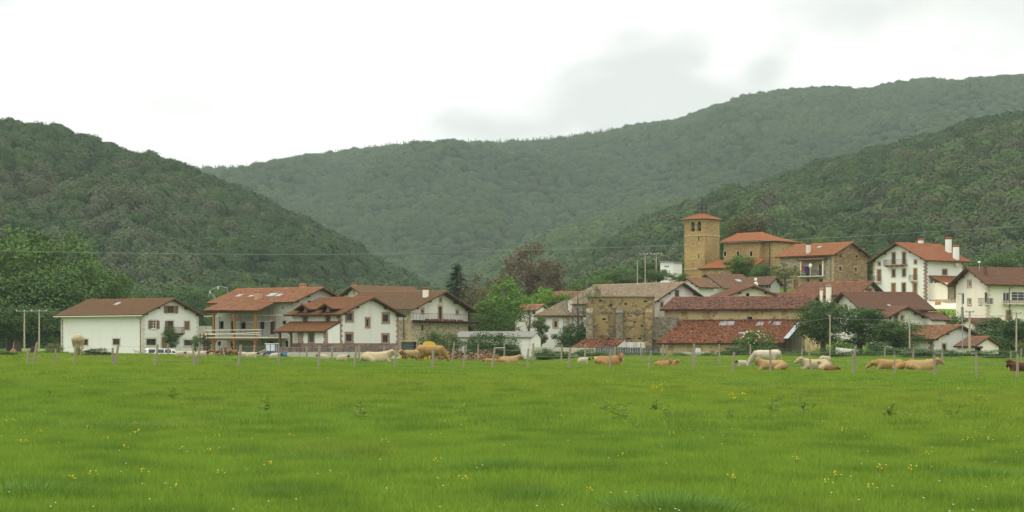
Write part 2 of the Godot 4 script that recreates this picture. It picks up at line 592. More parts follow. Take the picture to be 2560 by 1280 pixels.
func materials() -> void:
	var tn := noise(51, 0.35, 4)
	M.turf = textured(painted(256, func(x, y):
		var t := tn.get_noise_2d(x * 0.16, y * 0.16)
		return Color(0.12, 0.175, 0.024).lerp(Color(0.09, 0.15, 0.022), clampf(0.5 + t, 0, 1)).linear_to_srgb()), 40.0, 1.0)
	M.floor = mat(0.035, 0.05, 0.022, 1.0)
	M.leaf_far = leafmat(1, 1, 1, 0.65)
	M.blade = leafmat(1, 1, 1, 0.6)
	M.leaf = leafmat(1, 1, 1, 0.5)
	M.white = plaster(60, Color(0.60, 0.60, 0.53), Color(0.40, 0.38, 0.30), 0.75)
	M.bright = plaster(62, Color(0.68, 0.685, 0.63), Color(0.50, 0.49, 0.42), 0.6)
	M.cream = plaster(64, Color(0.74, 0.70, 0.57), Color(0.55, 0.49, 0.36), 0.45)
	M.beige = plaster(66, Color(0.56, 0.47, 0.30), Color(0.42, 0.34, 0.2), 0.4)
	M.cement = plaster(68, Color(0.34, 0.335, 0.29), Color(0.24, 0.24, 0.2), 0.5)
	M.oldwhite = plaster(70, Color(0.70, 0.68, 0.62), Color(0.34, 0.30, 0.24), 0.75)
	M.gold = masonry(80, [Color(0.40, 0.27, 0.11), Color(0.34, 0.225, 0.09), Color(0.44, 0.31, 0.14), Color(0.30, 0.19, 0.08)], Color(0.44, 0.34, 0.18), Color(0.42, 0.30, 0.13), 0.45, 0.36)
	M.tan = masonry(84, [Color(0.42, 0.34, 0.22), Color(0.33, 0.26, 0.15), Color(0.50, 0.42, 0.29), Color(0.26, 0.20, 0.12)], Color(0.52, 0.47, 0.36), Color(0.5, 0.44, 0.3), 0.6)
	M.brownstone = masonry(88, [Color(0.30, 0.21, 0.11), Color(0.24, 0.16, 0.075), Color(0.38, 0.28, 0.15), Color(0.17, 0.11, 0.055)], Color(0.34, 0.26, 0.15), Color(0.34, 0.25, 0.13), 0.6)
	M.barnwall = masonry(92, [Color(0.44, 0.33, 0.15), Color(0.20, 0.14, 0.06), Color(0.54, 0.42, 0.22), Color(0.30, 0.21, 0.09)], Color(0.56, 0.45, 0.24), Color(0.60, 0.48, 0.27), 0.02)
	M.ruin = masonry(96, [Color(0.31, 0.225, 0.11), Color(0.20, 0.145, 0.075), Color(0.38, 0.29, 0.15), Color(0.14, 0.11, 0.07)], Color(0.29, 0.22, 0.125), Color(0.31, 0.225, 0.105), 0.16)
	M.darkstone = masonry(100, [Color(0.22, 0.20, 0.15), Color(0.15, 0.14, 0.10), Color(0.29, 0.26, 0.19), Color(0.33, 0.27, 0.17)], Color(0.26, 0.23, 0.17), Color(0.3, 0.26, 0.17), 0.6)
	M.plinth = masonry(104, [Color(0.25, 0.17, 0.14), Color(0.20, 0.135, 0.115), Color(0.30, 0.21, 0.175), Color(0.17, 0.12, 0.105)], Color(0.28, 0.22, 0.185), Color(0.24, 0.17, 0.14), 0.7, 0.5)
	M.block = mat(0.27, 0.185, 0.15)
	M.pinkstone = mat(0.25, 0.17, 0.145)
	M.ashlar = mat(0.42, 0.33, 0.2)
	M.palestone = mat(0.56, 0.52, 0.42)
	M.tile = mat(1, 1, 1, 0.85)
	M.deck = mat(0.085, 0.05, 0.028)
	M.beam = mat(0.075, 0.04, 0.022)
	M.oak = mat(0.25, 0.12, 0.04)
	M.shutter = mat(0.17, 0.078, 0.032, 0.7)
	M.doorwood = mat(0.20, 0.115, 0.045, 0.7)
	M.frame = mat(0.10, 0.045, 0.022, 0.6)
	M.whiteframe = mat(0.7, 0.68, 0.6, 0.6)
	M.glass = mat(0.022, 0.024, 0.022, 0.12)
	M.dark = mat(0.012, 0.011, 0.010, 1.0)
	M.skylight = mat(0.2, 0.22, 0.23, 0.7)
	M.gutter = mat(0.50, 0.50, 0.44, 0.5)
	M.pipe = mat(0.06, 0.05, 0.04, 0.5)
	M.iron = mat(0.03, 0.03, 0.03, 0.6)
	M.zinc = mat(0.22, 0.25, 0.27, 0.45)
	M.post = plaster(110, Color(0.27, 0.235, 0.17), Color(0.17, 0.15, 0.11), 0.7)
	M.pole = mat(0.36, 0.32, 0.23)
	M.wire = mat(0.19, 0.21, 0.18, 0.7)
	M.porcelain = mat(0.36, 0.37, 0.34, 0.5)
	M.bark = mat(0.11, 0.088, 0.062)
	M.greybark = mat(0.16, 0.145, 0.115)
	M.concrete = plaster(112, Color(0.46, 0.44, 0.36), Color(0.32, 0.3, 0.24), 0.5)
	M.grey = mat(0.3, 0.31, 0.31, 0.6)
	M.any = mat(1, 1, 1, 0.6)
	M.rough = mat(1, 1, 1, 0.95)
	M.hide = mat(1, 1, 1, 0.85)


# ---------- building kit ----------
func house(called: String, label: String, cx: float, d: float, th: float, l: float, w: float, he: float, hr: float, o: Dictionary) -> Dictionary:
	var c := cos(deg_to_rad(th))
	var yaw := th if c > 0 else th - 180.0
	var floor_y: float = o.get("floor", gy(cx, d))
	var root := base(called, Vector3(cx, floor_y, -d), label, o.get("cat", "house"), o.get("group", ""), deg_to_rad(-yaw))
	var h := {"root": root, "gs": 1.0 if c > 0 else -1.0, "l": l, "w": w, "he": he - floor_y, "hr": hr - floor_y, "ovl": o.get("ovl", 0.8), "ov": o.get("ov", 0.8), "o": o}
	h.inv = root.transform.affine_inverse()
	h.wl = l * 0.5 - h.ovl          # half length and half depth of the walls
	h.ww = w * 0.5 - h.ov
	h.slope = (h.hr - h.he) / (w * 0.5)
	h.wt = h.he + h.slope * h.ov - 0.16     # wall height under the eave
	h.open = {"F": [], "G": [], "K": [], "L": []}
	return h


# where the sight line through a pixel of the photograph meets a plane of a building, in the building's own axes
func ray(h: Dictionary, px: float, py: float, point: Vector3, normal: Vector3) -> Vector3:
	var a: Vector3 = h.inv * Vector3(0, EYE, 0)
	var b: Vector3 = h.inv.basis * Vector3((px - 1280.0) / F, (HY - py) / F, -1.0)
	return a + b * ((point - a).dot(normal) / b.dot(normal))


func on_face(h: Dictionary, face: String, px: float, py: float) -> Vector2:
	if face == "F":
		var p := ray(h, px, py, Vector3(0, 0, h.ww), Vector3(0, 0, 1))
		return Vector2(p.x, p.y)
	var q := ray(h, px, py, Vector3(h.gs * h.wl, 0, 0), Vector3(1, 0, 0))
	return Vector2(q.z, q.y)


# face point: s along the face, y up, k outwards
func fp(h: Dictionary, face: String, s: float, y: float, k: float) -> Vector3:
	match face:
		"F": return Vector3(s, y, h.ww + k)
		"K": return Vector3(s, y, -h.ww - k)
		"G": return Vector3(h.gs * (h.wl + k), y, s)
	return Vector3(-h.gs * (h.wl + k), y, s)


func fbox(mb: MB, h: Dictionary, face: String, s0: float, s1: float, y0: float, y1: float, k0: float, k1: float) -> void:
	var a := fp(h, face, s0, y0, k0)
	var b := fp(h, face, s1, y1, k1)
	mb.span(Vector3(minf(a.x, b.x), minf(a.y, b.y), minf(a.z, b.z)), Vector3(maxf(a.x, b.x), maxf(a.y, b.y), maxf(a.z, b.z)))


# openings: [face, x0, y0, x1, y1 in the photograph, style]
func openings(h: Dictionary, list: Array) -> void:
	for q in list:
		var a := on_face(h, q[0], q[1], q[2])
		var b := on_face(h, q[0], q[3], q[4])
		h.open[q[0]].append([minf(a.x, b.x), maxf(a.x, b.x), minf(a.y, b.y), maxf(a.y, b.y), q[5]])


func outline(h: Dictionary, face: String, low: float) -> PackedVector2Array:
	var e: float = h.wl if face in ["F", "K"] else h.ww
	var p := PackedVector2Array([Vector2(-e, low), Vector2(e, low), Vector2(e, h.wt)])
	if not face in ["F", "K"] and not h.o.has("hip"):
		p.append(Vector2(0, h.wt + h.slope * h.ww))
	p.append(Vector2(-e, h.wt))
	return p


func walls(h: Dictionary, m: Material, low := -3.0, lower: Material = null, split := 0.0) -> void:
	for part in ([["wall", m, low if lower == null else split, 1e3]] if lower == null else [["wall", m, split, 1e3], ["lower_wall", lower, low, split]]):
		for face in ["F", "G", "K", "L"]:
			var mb := MB.new()
			var e: float = h.wl if face in ["F", "K"] else h.ww
			var xs := [-e, e]
			var ys: Array = [part[2], minf(part[3], h.hr + 1.0)]
			for q in h.open[face]:
				for x in [q[0], q[1]]:
					if absf(x) < e: xs.append(x)
				for y in [q[2], q[3]]:
					if y > ys[0] and y < ys[1]: ys.append(y)
			xs.sort()
			ys.sort()
			var shape := outline(h, face, -6.0)
			for i in xs.size() - 1:
				for k in ys.size() - 1:
					if xs[i + 1] - xs[i] < 1e-4 or ys[k + 1] - ys[k] < 1e-4: continue
					var mid := Vector2((xs[i] + xs[i + 1]) * 0.5, (ys[k] + ys[k + 1]) * 0.5)
					var hole := false
					for q in h.open[face]:
						hole = hole or (mid.x > q[0] and mid.x < q[1] and mid.y > q[2] and mid.y < q[3])
					if hole: continue
					for poly in Geometry2D.intersect_polygons(PackedVector2Array([Vector2(xs[i], ys[k]), Vector2(xs[i + 1], ys[k]), Vector2(xs[i + 1], ys[k + 1]), Vector2(xs[i], ys[k + 1])]), shape):
						for t in range(1, poly.size() - 1):
							var a := fp(h, face, poly[0].x, poly[0].y, 0)
							var b := fp(h, face, poly[t].x, poly[t].y, 0)
							var c := fp(h, face, poly[t + 1].x, poly[t + 1].y, 0)
							var outward := fp(h, face, 0, 0, 1) - fp(h, face, 0, 0, 0)
							if (c - a).cross(b - a).dot(outward) > 0: mb.tri(a, b, c)
							else: mb.tri(a, c, b)
			for q in h.open[face]:      # reveals
				if q[2] < part[2] - 0.2 or q[3] > part[3] + 0.2: continue
				var z := -0.28
				for r in [[q[0], q[2], q[1], q[2]], [q[0], q[3], q[1], q[3]], [q[0], q[2], q[0], q[3]], [q[1], q[2], q[1], q[3]]]:
					mb.quad(fp(h, face, r[0], r[1], 0), fp(h, face, r[2], r[3], 0), fp(h, face, r[2], r[3], z), fp(h, face, r[0], r[1], z))
			if mb.v.size(): put(part[0], mb, part[1], h.root)
	for face in h.open:
		for q in h.open[face]:
			window(h, face, q)


# style letters: w/b/d/D pale frame, brown frame, dark opening, wooden door; s/k stone surround, rough stone surround; c closed shutters; l/r open shutter left/right; x cross bars
func window(h: Dictionary, face: String, q: Array) -> void:
	var st: String = q[4]
	var s0: float = q[0]
	var s1: float = q[1]
	var y0: float = q[2]
	var y1: float = q[3]
	var door := st.contains("D") or (y1 - y0 > 1.75 and (st.contains("b") or st.contains("d")))
	var frame: Material = M.whiteframe if st.contains("w") else M.frame
	var t := 0.09 if s1 - s0 > 0.5 else 0.06
	var mb := MB.new()
	var o: MeshInstance3D
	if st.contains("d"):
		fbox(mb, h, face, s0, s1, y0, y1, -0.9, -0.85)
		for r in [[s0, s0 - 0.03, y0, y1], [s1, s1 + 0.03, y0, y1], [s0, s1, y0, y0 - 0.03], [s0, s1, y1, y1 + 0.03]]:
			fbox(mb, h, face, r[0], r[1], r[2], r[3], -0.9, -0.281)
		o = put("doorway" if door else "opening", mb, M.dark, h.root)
	elif st.contains("D") or st.contains("c"):
		var n := maxi(2, int((s1 - s0) / 0.22))
		for i in n:
			var a := lerpf(s0, s1, i / float(n))
			fbox(mb, h, face, a + 0.008, lerpf(s0, s1, (i + 1.0) / n) - 0.008, y0, y1, -0.13, -0.08)
		for y in [0.18, 0.82]:
			fbox(mb, h, face, s0 + 0.03, s1 - 0.03, lerpf(y0, y1, y) - 0.05, lerpf(y0, y1, y) + 0.05, -0.079, -0.05)
		o = put("door" if st.contains("D") else "shutter", mb, M.doorwood if st.contains("D") else M.shutter, h.root)
	else:
		for r in [[s0, s0 + t, y0, y1], [s1 - t, s1, y0, y1], [s0 + t, s1 - t, y0, y0 + t], [s0 + t, s1 - t, y1 - t, y1]]:
			fbox(mb, h, face, r[0], r[1], r[2], r[3], -0.16, -0.09)
		fbox(mb, h, face, (s0 + s1) * 0.5 - t * 0.5, (s0 + s1) * 0.5 + t * 0.5, y0 + t, y1 - t, -0.155, -0.095)
		if st.contains("x"):
			for y in [0.36, 0.68]:
				fbox(mb, h, face, s0 + t, s1 - t, lerpf(y0, y1, y) - 0.025, lerpf(y0, y1, y) + 0.025, -0.15, -0.10)
		o = put("window", mb, frame, h.root)
		var gl := MB.new()
		fbox(gl, h, face, s0 + t * 0.5, s1 - t * 0.5, y0 + t * 0.5, y1 - t * 0.5, -0.14, -0.125)
		put("pane", gl, M.glass, o)
	if st.contains("s") or st.contains("k") or st.contains("p"):
		var sm: Material = h.o.get("trim", M.ashlar)
		var g := 0.2 if st.contains("s") else 0.3
		var su := MB.new()
		var n := maxi(2, int((y1 - y0) / 0.38))
		for side in [[s0, -1.0], [s1, 1.0]]:
			for i in n:
				var wide: float = g * (rng.randf_range(0.75, 1.3) if st.contains("k") else 1.0)
				var tone := rng.randf_range(0.85, 1.12)
				su.col = Color(tone, tone, tone)
				fbox(su, h, face, side[0], side[0] + side[1] * wide, lerpf(y0, y1, i / float(n)), lerpf(y0, y1, (i + 1.0) / n) - 0.012, -0.02, 0.035)
		su.col = Color(1.05, 1.05, 1.05)
		fbox(su, h, face, s0 - g, s1 + g, y1, y1 + g * 1.05, -0.02, 0.045)
		if not door: fbox(su, h, face, s0 - g, s1 + g, y0 - g * 0.8, y0, -0.02, 0.07)
		put("surround", su, sm, o)
	if st.contains("h"):
		var li := MB.new()
		fbox(li, h, face, s0 - 0.2, s1 + 0.2, y1, y1 + 0.22, -0.02, 0.03)
		put("lintel", li, M.beam, o)
	for side in [["l", s0, -1.0], ["r", s1, 1.0]]:
		if st.contains(side[0]):
			var sh := MB.new()
			var wide := (s1 - s0) * 0.5
			for i in 3:
				fbox(sh, h, face, side[1] + side[2] * (0.03 + wide * i / 3.0), side[1] + side[2] * (0.015 + wide * (i + 1) / 3.0), y0, y1, 0.06, 0.10)
			fbox(sh, h, face, side[1] + side[2] * 0.05, side[1] + side[2] * wide, lerpf(y0, y1, 0.2) - 0.05, lerpf(y0, y1, 0.2) + 0.05, 0.101, 0.125)
			fbox(sh, h, face, side[1] + side[2] * 0.05, side[1] + side[2] * wide, lerpf(y0, y1, 0.8) - 0.05, lerpf(y0, y1, 0.8) + 0.05, 0.101, 0.125)
			put("shutter", sh, M.shutter, o)


# alternating dressed stones up a corner of the walls
func quoins(h: Dictionary, corner: Array, y0: float, y1: float, m: Material) -> void:
	for cn in corner:          # [sign along the front, sign of the face in depth]
		var mb := MB.new()
		var y := y0
		var flip := false
		while y < y1 - 0.1:
			var t := rng.randf_range(0.28, 0.4)
			var a := 0.55 if flip else 0.3
			var b := 0.3 if flip else 0.55
			a *= rng.randf_range(0.85, 1.15)
			var tone := rng.randf_range(0.85, 1.12)
			mb.col = Color(tone, tone, tone)
			var x: float = cn[0] * h.wl
			var z: float = cn[1] * h.ww
			mb.span(Vector3(x + cn[0] * 0.03, y, z + cn[1] * 0.03), Vector3(x - cn[0] * a, minf(y + t - 0.02, y1), z - cn[1] * b))
			y += t
			flip = not flip
		tag(put("corner_stones", mb, m, h.root), "", "", "", "stuff")


# rows of barrel tiles over a slope given by its four corners (ridge left, ridge right, eave left, eave right)
func tiles(mb: MB, tl: Vector3, tr: Vector3, bl: Vector3, br: Vector3, tone: Color, vary := 0.14, wob := 0.0) -> void:
	var grey := (tone.r + tone.g + tone.b) / 3.0
	tone = Color(lerpf(tone.r, grey, 0.15) * 0.64, lerpf(tone.g, grey, 0.12) * lerpf(0.68, 0.79, clampf(tone.r / tone.g - 1.5, 0.0, 1.0)), lerpf(tone.b, grey, 0.12) * 0.66)
	var e := (br - bl).normalized()
	var nrm := e.cross((tl + tr) * 0.5 - (bl + br) * 0.5).normalized()
	if nrm.y < 0: nrm = -nrm
	var down := nrm.cross(e).normalized()
	if down.y > 0: down = -down
	var height := ((tl - bl) - e * (tl - bl).dot(e)).length()
	var rows := maxi(1, int(round(height / 0.42)))
	var pitch := 0.27
	var t0 := (tl - bl).dot(e)
	var t1 := (tr - bl).dot(e)
	var b1 := (br - bl).dot(e)
	var run := height / rows
	for r in rows:
		var f := (r + 0.5) / rows     # from the ridge down
		var s0 := lerpf(t0, 0.0, f)
		var s1 := lerpf(t1, b1, f)
		var cols := int(round((s1 - s0) / pitch))
		var up := bl - down * (height * (1.0 - float(r) / rows))
		var dn := bl - down * (height * (1.0 - (r + 1.0) / rows))
		for k in cols:
			var s := s0 + (k + 0.5) * (s1 - s0) / maxi(1, cols)
			var g := 1.0 + rng.randfn() * vary
			var q := rng.randfn() * vary * 0.5
			mb.col = Color(tone.r * g * (1.0 + q), tone.g * g, tone.b * g * (1.0 - q))
			var hw := pitch * 0.46
			var lift := nrm * (0.02 + rng.randf() * wob)
			var a := up + e * (s + rng.randfn() * wob * 0.3)
			var b := dn + down * 0.05 + e * (s + rng.randfn() * wob * 0.3) + nrm * 0.035
			var pts := [-1.0, -0.45, 0.45, 1.0]
			var hs := [0.0, 0.065, 0.065, 0.0]
			for i in 3:
				mb.quad(a + e * hw * pts[i] + nrm * hs[i] + lift, a + e * hw * pts[i + 1] + nrm * hs[i + 1] + lift, b + e * hw * pts[i + 1] + nrm * hs[i + 1] + lift, b + e * hw * pts[i] + nrm * hs[i] + lift)
			mb.quad(b + e * hw * pts[0] + lift, b + e * hw * pts[1] + nrm * hs[1] + lift, b + e * hw * pts[2] + nrm * hs[2] + lift, b + e * hw * pts[3] + lift)


func slab(mb: MB, tl: Vector3, tr: Vector3, bl: Vector3, br: Vector3, thick := 0.15) -> void:
	var nrm := (br - bl).cross(tl - bl).normalized()
	if nrm.y < 0: nrm = -nrm
	var q := [tl, tr, br, bl]
	var low := []
	for p in q: low.append(p - nrm * thick)
	mb.quad(q[0], q[1], q[2], q[3])
	mb.quad(low[3], low[2], low[1], low[0])
	for i in 4:
		mb.quad(q[i], q[(i + 1) % 4], low[(i + 1) % 4], low[i])


# slopes: a list of [ridge left, ridge right, eave left, eave right]
func roof(parent: Node, slopes: Array, tone: Color, vary := 0.14, wob := 0.0, ridge := true) -> MeshInstance3D:
	var deck := MB.new()
	var mb := MB.new()
	for s in slopes:
		slab(deck, s[0], s[1], s[2], s[3])
		tiles(mb, s[0], s[1], s[2], s[3], tone, vary, wob)
	if ridge:
		for s in slopes:
			var dist: float = s[0].distance_to(s[1])
			var n := int(dist / 0.42)
			for i in n:
				var g := 1.0 + rng.randfn() * vary
				mb.col = Color(tone.r * g, tone.g * g, tone.b * g)
				var a: Vector3 = s[0].lerp(s[1], i / float(n))
				var b: Vector3 = s[0].lerp(s[1], (i + 1.12) / n)
				mb.tube([a + Vector3.UP * 0.03, b + Vector3.UP * 0.05], [0.12, 0.14], 6, true)
			break
	var o := put("roof", deck, M.deck, parent)
	tag(put("roof_tiles", mb, M.tile, o), "", "", "", "stuff")
	return o


func gable(h: Dictionary, tone: Color, vary := 0.14, wob := 0.0) -> void:
	var l: float = h.l * 0.5
	var w: float = h.w * 0.5
	var slopes := []
	var wb: float = w * h.o.get("asym", 1.0)
	var hb: float = h.hr - (h.hr - h.he) * h.o.get("asym", 1.0)
	slopes.append([Vector3(-l, h.hr, 0), Vector3(l, h.hr, 0), Vector3(-l, h.he, w), Vector3(l, h.he, w)])
	slopes.append([Vector3(l, h.hr, 0), Vector3(-l, h.hr, 0), Vector3(l, hb, -wb), Vector3(-l, hb, -wb)])
	h.roof = roof(h.root, slopes, tone, vary, wob)
	if h.ovl > 0.45 and not h.o.has("plain"):       # purlin ends under the gable
		for z in [-0.92, -0.5, 0.0, 0.5, 0.92]:
			var mb := MB.new()
			var zz: float = z * h.ww
			var y: float = h.hr - absf(zz) * h.slope - 0.32
			mb.span(Vector3(h.gs * (h.wl - 0.3), y - 0.13, zz - 0.11), Vector3(h.gs * (h.wl + h.ovl - 0.12), y + 0.12, zz + 0.11))
			put("purlin", mb, M.beam, h.root)


func roof_hit(h: Dictionary, px: float, py: float) -> Vector3:
	return ray(h, px, py, Vector3(0, h.hr, 0), Vector3(0, 1, h.slope).normalized())


func chimney(h: Dictionary, px: float, top: float, bottom: float, wide: float, m: Material, cap: Color, ridge := false) -> void:
	var at := roof_hit(h, px, bottom)
	if ridge:
		at = ray(h, px, bottom, Vector3(0, 0, -0.3), Vector3(0, 0, 1))
	var world: Vector3 = h.root.transform * at
	var s := -world.z / F
	var tall := (bottom - top) * s
	var r := wide * s * 0.5 * 0.8
	var mb := MB.new()
	mb.span(at + Vector3(-r, -1.2, -r), at + Vector3(r, tall - 0.35, r))
	var o := put("chimney", mb, m, h.root)
	var cp := MB.new()
	cp.col = cap
	for a in [-1.0, 1.0]:
		for b in [-1.0, 1.0]:
			cp.span(at + Vector3(a * r * 0.98, tall - 0.36, b * r * 0.98), at + Vector3(a * r * 0.6, tall - 0.1, b * r * 0.6))
	cp.span(at + Vector3(-r * 1.18, tall - 0.1, -r * 1.18), at + Vector3(r * 1.18, tall - 0.02, r * 1.18))
	cp.span(at + Vector3(-r * 0.8, tall - 0.021, -r * 0.8), at + Vector3(r * 0.8, tall + 0.06, r * 0.8))
	put("chimney_cap", cp, M.rough, o)


func skylight(h: Dictionary, px: float, py: float, wide := 0.8, tall := 1.1, m: Material = null) -> void:
	var at := roof_hit(h, px, py)
	var down := Vector3(0, -h.slope, 1).normalized()
	var b := Basis(Vector3.RIGHT, Vector3(0, 1, h.slope).normalized(), down)
	var mb := MB.new()
	mb.box(at + b.y * 0.1, Vector3(wide, 0.14, tall), b)
	var o := put("skylight", mb, M.grey, h.roof)
	var g := MB.new()
	g.box(at + b.y * 0.176, Vector3(wide - 0.16, 0.01, tall - 0.16), b)
	put("skylight_pane", g, m if m else M.skylight, h.roof)
	o.set_meta("kind", "")
	o.remove_meta("kind")


func gutter(h: Dictionary, m: Material, down: Array = []) -> void:
	var mb := MB.new()
	var l: float = h.l * 0.5
	mb.tube([Vector3(-l, h.he - 0.12, h.w * 0.5 + 0.06), Vector3(l, h.he - 0.12, h.w * 0.5 + 0.06)], [0.08, 0.08], 6)
	put("gutter", mb, m, h.root)
	for s in down:
		var x: float = s * (h.wl - 0.35)
		var p := MB.new()
		p.tube([Vector3(x, h.he - 0.15, h.w * 0.5 + 0.02), Vector3(x, h.he - 0.45, h.w * 0.5 - 0.1), Vector3(x, h.wt - 0.75, h.ww + 0.1), Vector3(x, 0.2, h.ww + 0.1)], [0.05, 0.05, 0.05, 0.05], 6)
		put("drainpipe", p, M.pipe, h.root)


# a railed balcony on a face between two pixels at floor level
func balcony(h: Dictionary, face: String, x0: float, x1: float, py: float, deep: float, floor_m: Material, rail_m: Material, rail := 0.95, bars := 0.14) -> Node3D:
	var a := on_face(h, face, x0, py)
	var b := on_face(h, face, x1, py)
	var s0 := minf(a.x, b.x)
	var s1 := maxf(a.x, b.x)
	var y := (a.y + b.y) * 0.5
	var mb := MB.new()
	fbox(mb, h, face, s0, s1, y - 0.16, y, 0.0, deep)
	var k := s0 + 0.3
	while k < s1:
		fbox(mb, h, face, k - 0.08, k + 0.08, y - 0.34, y - 0.161, 0.0, deep * 0.85)
		k += 1.3
	var o := put("balcony", mb, floor_m, h.root)
	var r := MB.new()
	fbox(r, h, face, s0, s1, y + rail - 0.05, y + rail, deep - 0.05, deep)
	fbox(r, h, face, s0, s0 + 0.05, y + rail - 0.05, y + rail, 0.0, deep - 0.051)
	fbox(r, h, face, s1 - 0.05, s1, y + rail - 0.05, y + rail, 0.0, deep - 0.051)
	k = s0
	while k < s1:
		fbox(r, h, face, k, k + 0.025, y, y + rail - 0.051, deep - 0.04, deep - 0.015)
		k += bars
	k = 0.1
	while k < deep:
		fbox(r, h, face, s0, s0 + 0.025, y, y + rail - 0.051, k, k + 0.025)
		fbox(r, h, face, s1 - 0.025, s1, y, y + rail - 0.051, k, k + 0.025)
		k += bars
	put("railing", r, rail_m, o)
	return o


func buildings() -> void:
	var cap := Color(0.30, 0.12, 0.06)
	# --- left farmhouse
	var h := house("farmhouse", "long white farmhouse with brown shutters, leftmost house of the village", -60.01, 300, 34.9, 19.6, 13.65, 5.86, 8.44, {"trim": M.palestone})
	openings(h, [["F", 203, 848, 220, 863, "bs"], ["F", 282, 847, 299.6, 862, "bs"], ["G", 418.5, 764, 435.7, 783, "bsrl"], ["G", 377.4, 801, 391, 821.5, "wslrx"], ["G", 419.5, 802, 433.7, 831, "bsr"], ["G", 461, 803, 474.3, 824.5, "cs"], ["G", 366, 847, 390, 863, "bhs"], ["G", 460, 850, 481.4, 864, "bhs"], ["G", 404, 843, 418, 882, "Ds"]])
	walls(h, M.bright)
	gable(h, Color(0.19, 0.082, 0.045), 0.07)
	gutter(h, M.gutter, [-1, 1])
	quoins(h, [[1, 1], [1, -1], [-1, 1]], 0.0, h.wt, M.palestone)
	skylight(h, 294, 761)
	balcony(h, "G", 410, 452, 833, 0.9, M.beam, M.beam, 0.95, 0.16)
	var ae := MB.new()
	var ap := roof_hit(h, 266, 769)
	ae.tube([ap, ap + Vector3(0, 1.0, 0)], [0.03, 0.03], 5)
	for y in [0.95, 0.75]:
		ae.tube([ap + Vector3(-0.8, y + 0.1, 0), ap + Vector3(0.3, y, 0)], [0.025, 0.025], 4)
	put("aerial", ae, M.oak, h.root)

	# --- house under construction
	h = house("farmhouse", "unfinished grey farmhouse with orange tiled roof and timber porch", -34.75, 285, 34.2, 17.2, 13.35, 7.5, 9.72, {"ovl": 0.7})
	openings(h, [["F", 549, 803, 559, 822, "d"], ["F", 577, 803, 584, 832, "d"], ["F", 602, 803, 614, 822, "d"], ["F", 649, 803, 660.6, 822, "d"], ["F", 675, 803, 687, 836, "b"], ["F", 705.6, 802, 715, 811, "d"], ["F", 705.6, 766, 708.5, 773, "d"], ["G", 770, 752, 780, 757.5, "d"],
		["F", 544, 853.5, 552, 864, "d"], ["F", 577, 855, 583, 884, "d"], ["F", 669, 853, 684, 861, "d"], ["F", 712, 852, 720, 870, "d"]])
	walls(h, M.cement)
	h.o.asym = 1.15
	gable(h, Color(0.31, 0.108, 0.06), 0.14)
	var p0 := roof_hit(h, 643, 776.6)
	var p1 := roof_hit(h, 509.7, 776.6)
	var zt: float = h.w * 0.5 - 0.05
	var yt: float = h.hr - h.slope * zt
	roof(h.root, [[Vector3(p1.x, yt, zt), Vector3(p0.x, yt, zt), Vector3(p1.x, p1.y, p0.z), Vector3(p0.x, p0.y, p0.z)]], Color(0.30, 0.104, 0.058), 0.14, 0.0, false)
	var zp: float = p0.z - 0.55
	var fl := ray(h, 600, 842, Vector3(0, 0, zp + 0.2), Vector3(0, 0, 1)).y
	var mb := MB.new()
	mb.span(Vector3(p1.x + 0.5, fl - 0.22, h.ww + 0.01), Vector3(p0.x + 1.8, fl, zp + 0.35))
	put("balcony", mb, M.concrete, h.root)
	for px in [534.6, 586.0, 638.7]:
		var q := ray(h, px, 800, Vector3(0, 0, zp), Vector3(0, 0, 1))
		mb = MB.new()
		var roof_y: float = h.hr - h.slope * zp - 0.18
		mb.span(Vector3(q.x - 0.15, -0.5, zp - 0.15), Vector3(q.x + 0.15, fl - 0.5, zp + 0.15))
		mb.span(Vector3(q.x - 0.14, fl + 0.01, zp - 0.14), Vector3(q.x + 0.14, roof_y - 0.25, zp + 0.14))
		for y in [fl - 0.5, roof_y - 0.25]:
			mb.tube([Vector3(q.x - 0.55, y, zp), Vector3(q.x - 0.12, y - 0.5, zp)], [0.09, 0.09], 5)
			mb.tube([Vector3(q.x + 0.55, y, zp), Vector3(q.x + 0.12, y - 0.5, zp)], [0.09, 0.09], 5)
		put("porch_post", mb, M.oak, h.root)
	mb = MB.new()
	mb.span(Vector3(p1.x + 0.6, fl - 0.5, zp - 0.13), Vector3(p0.x - 0.1, fl - 0.23, zp + 0.13))
	put("porch_beam", mb, M.oak, h.root)
	mb = MB.new()
	mb.span(Vector3(p1.x + 0.4, h.hr - h.slope * zp - 0.42, zp - 0.12), Vector3(p0.x - 0.2, h.hr - h.slope * zp - 0.19, zp + 0.12))
	put("porch_beam", mb, M.beam, h.root)
	for r in [[fl + 0.95, 0.04, zp + 0.22], [fl + 0.45, -0.18, zp + 0.24], [fl + 0.3, 0.28, zp + 0.27]]:
		mb = MB.new()
		mb.tube([Vector3(p1.x + 0.2, r[0], r[2]), Vector3(p0.x + 0.4, r[0] + r[1], r[2])], [0.06, 0.06], 5)
		put("guard_plank", mb, M.palestone, h.root)
	for r in [[521.0, 715.0, 791.0], [598.0, 692.0, 806.0]]:
		var a := on_face(h, "F", r[0], r[2])
		var b := on_face(h, "F", r[1], r[2] - 3)
		mb = MB.new()
		mb.tube([Vector3(a.x, a.y, h.ww + 1.0), Vector3(b.x, b.y, h.ww + 1.0)], [0.05, 0.05], 5)
		put("scaffold_pole", mb, M.palestone, h.root)
	for px in [527.0, 560.0, 612.0, 668.0, 700.0]:
		var a := on_face(h, "F", px, 860)
		mb = MB.new()
		mb.tube([Vector3(a.x, 0, h.ww + 1.0), Vector3(a.x, fl + 3.2, h.ww + 1.0)], [0.035, 0.035], 5)
		put("scaffold_pole", mb, M.iron, h.root)
	var la := on_face(h, "F", 678, 770)
	mb = MB.new()
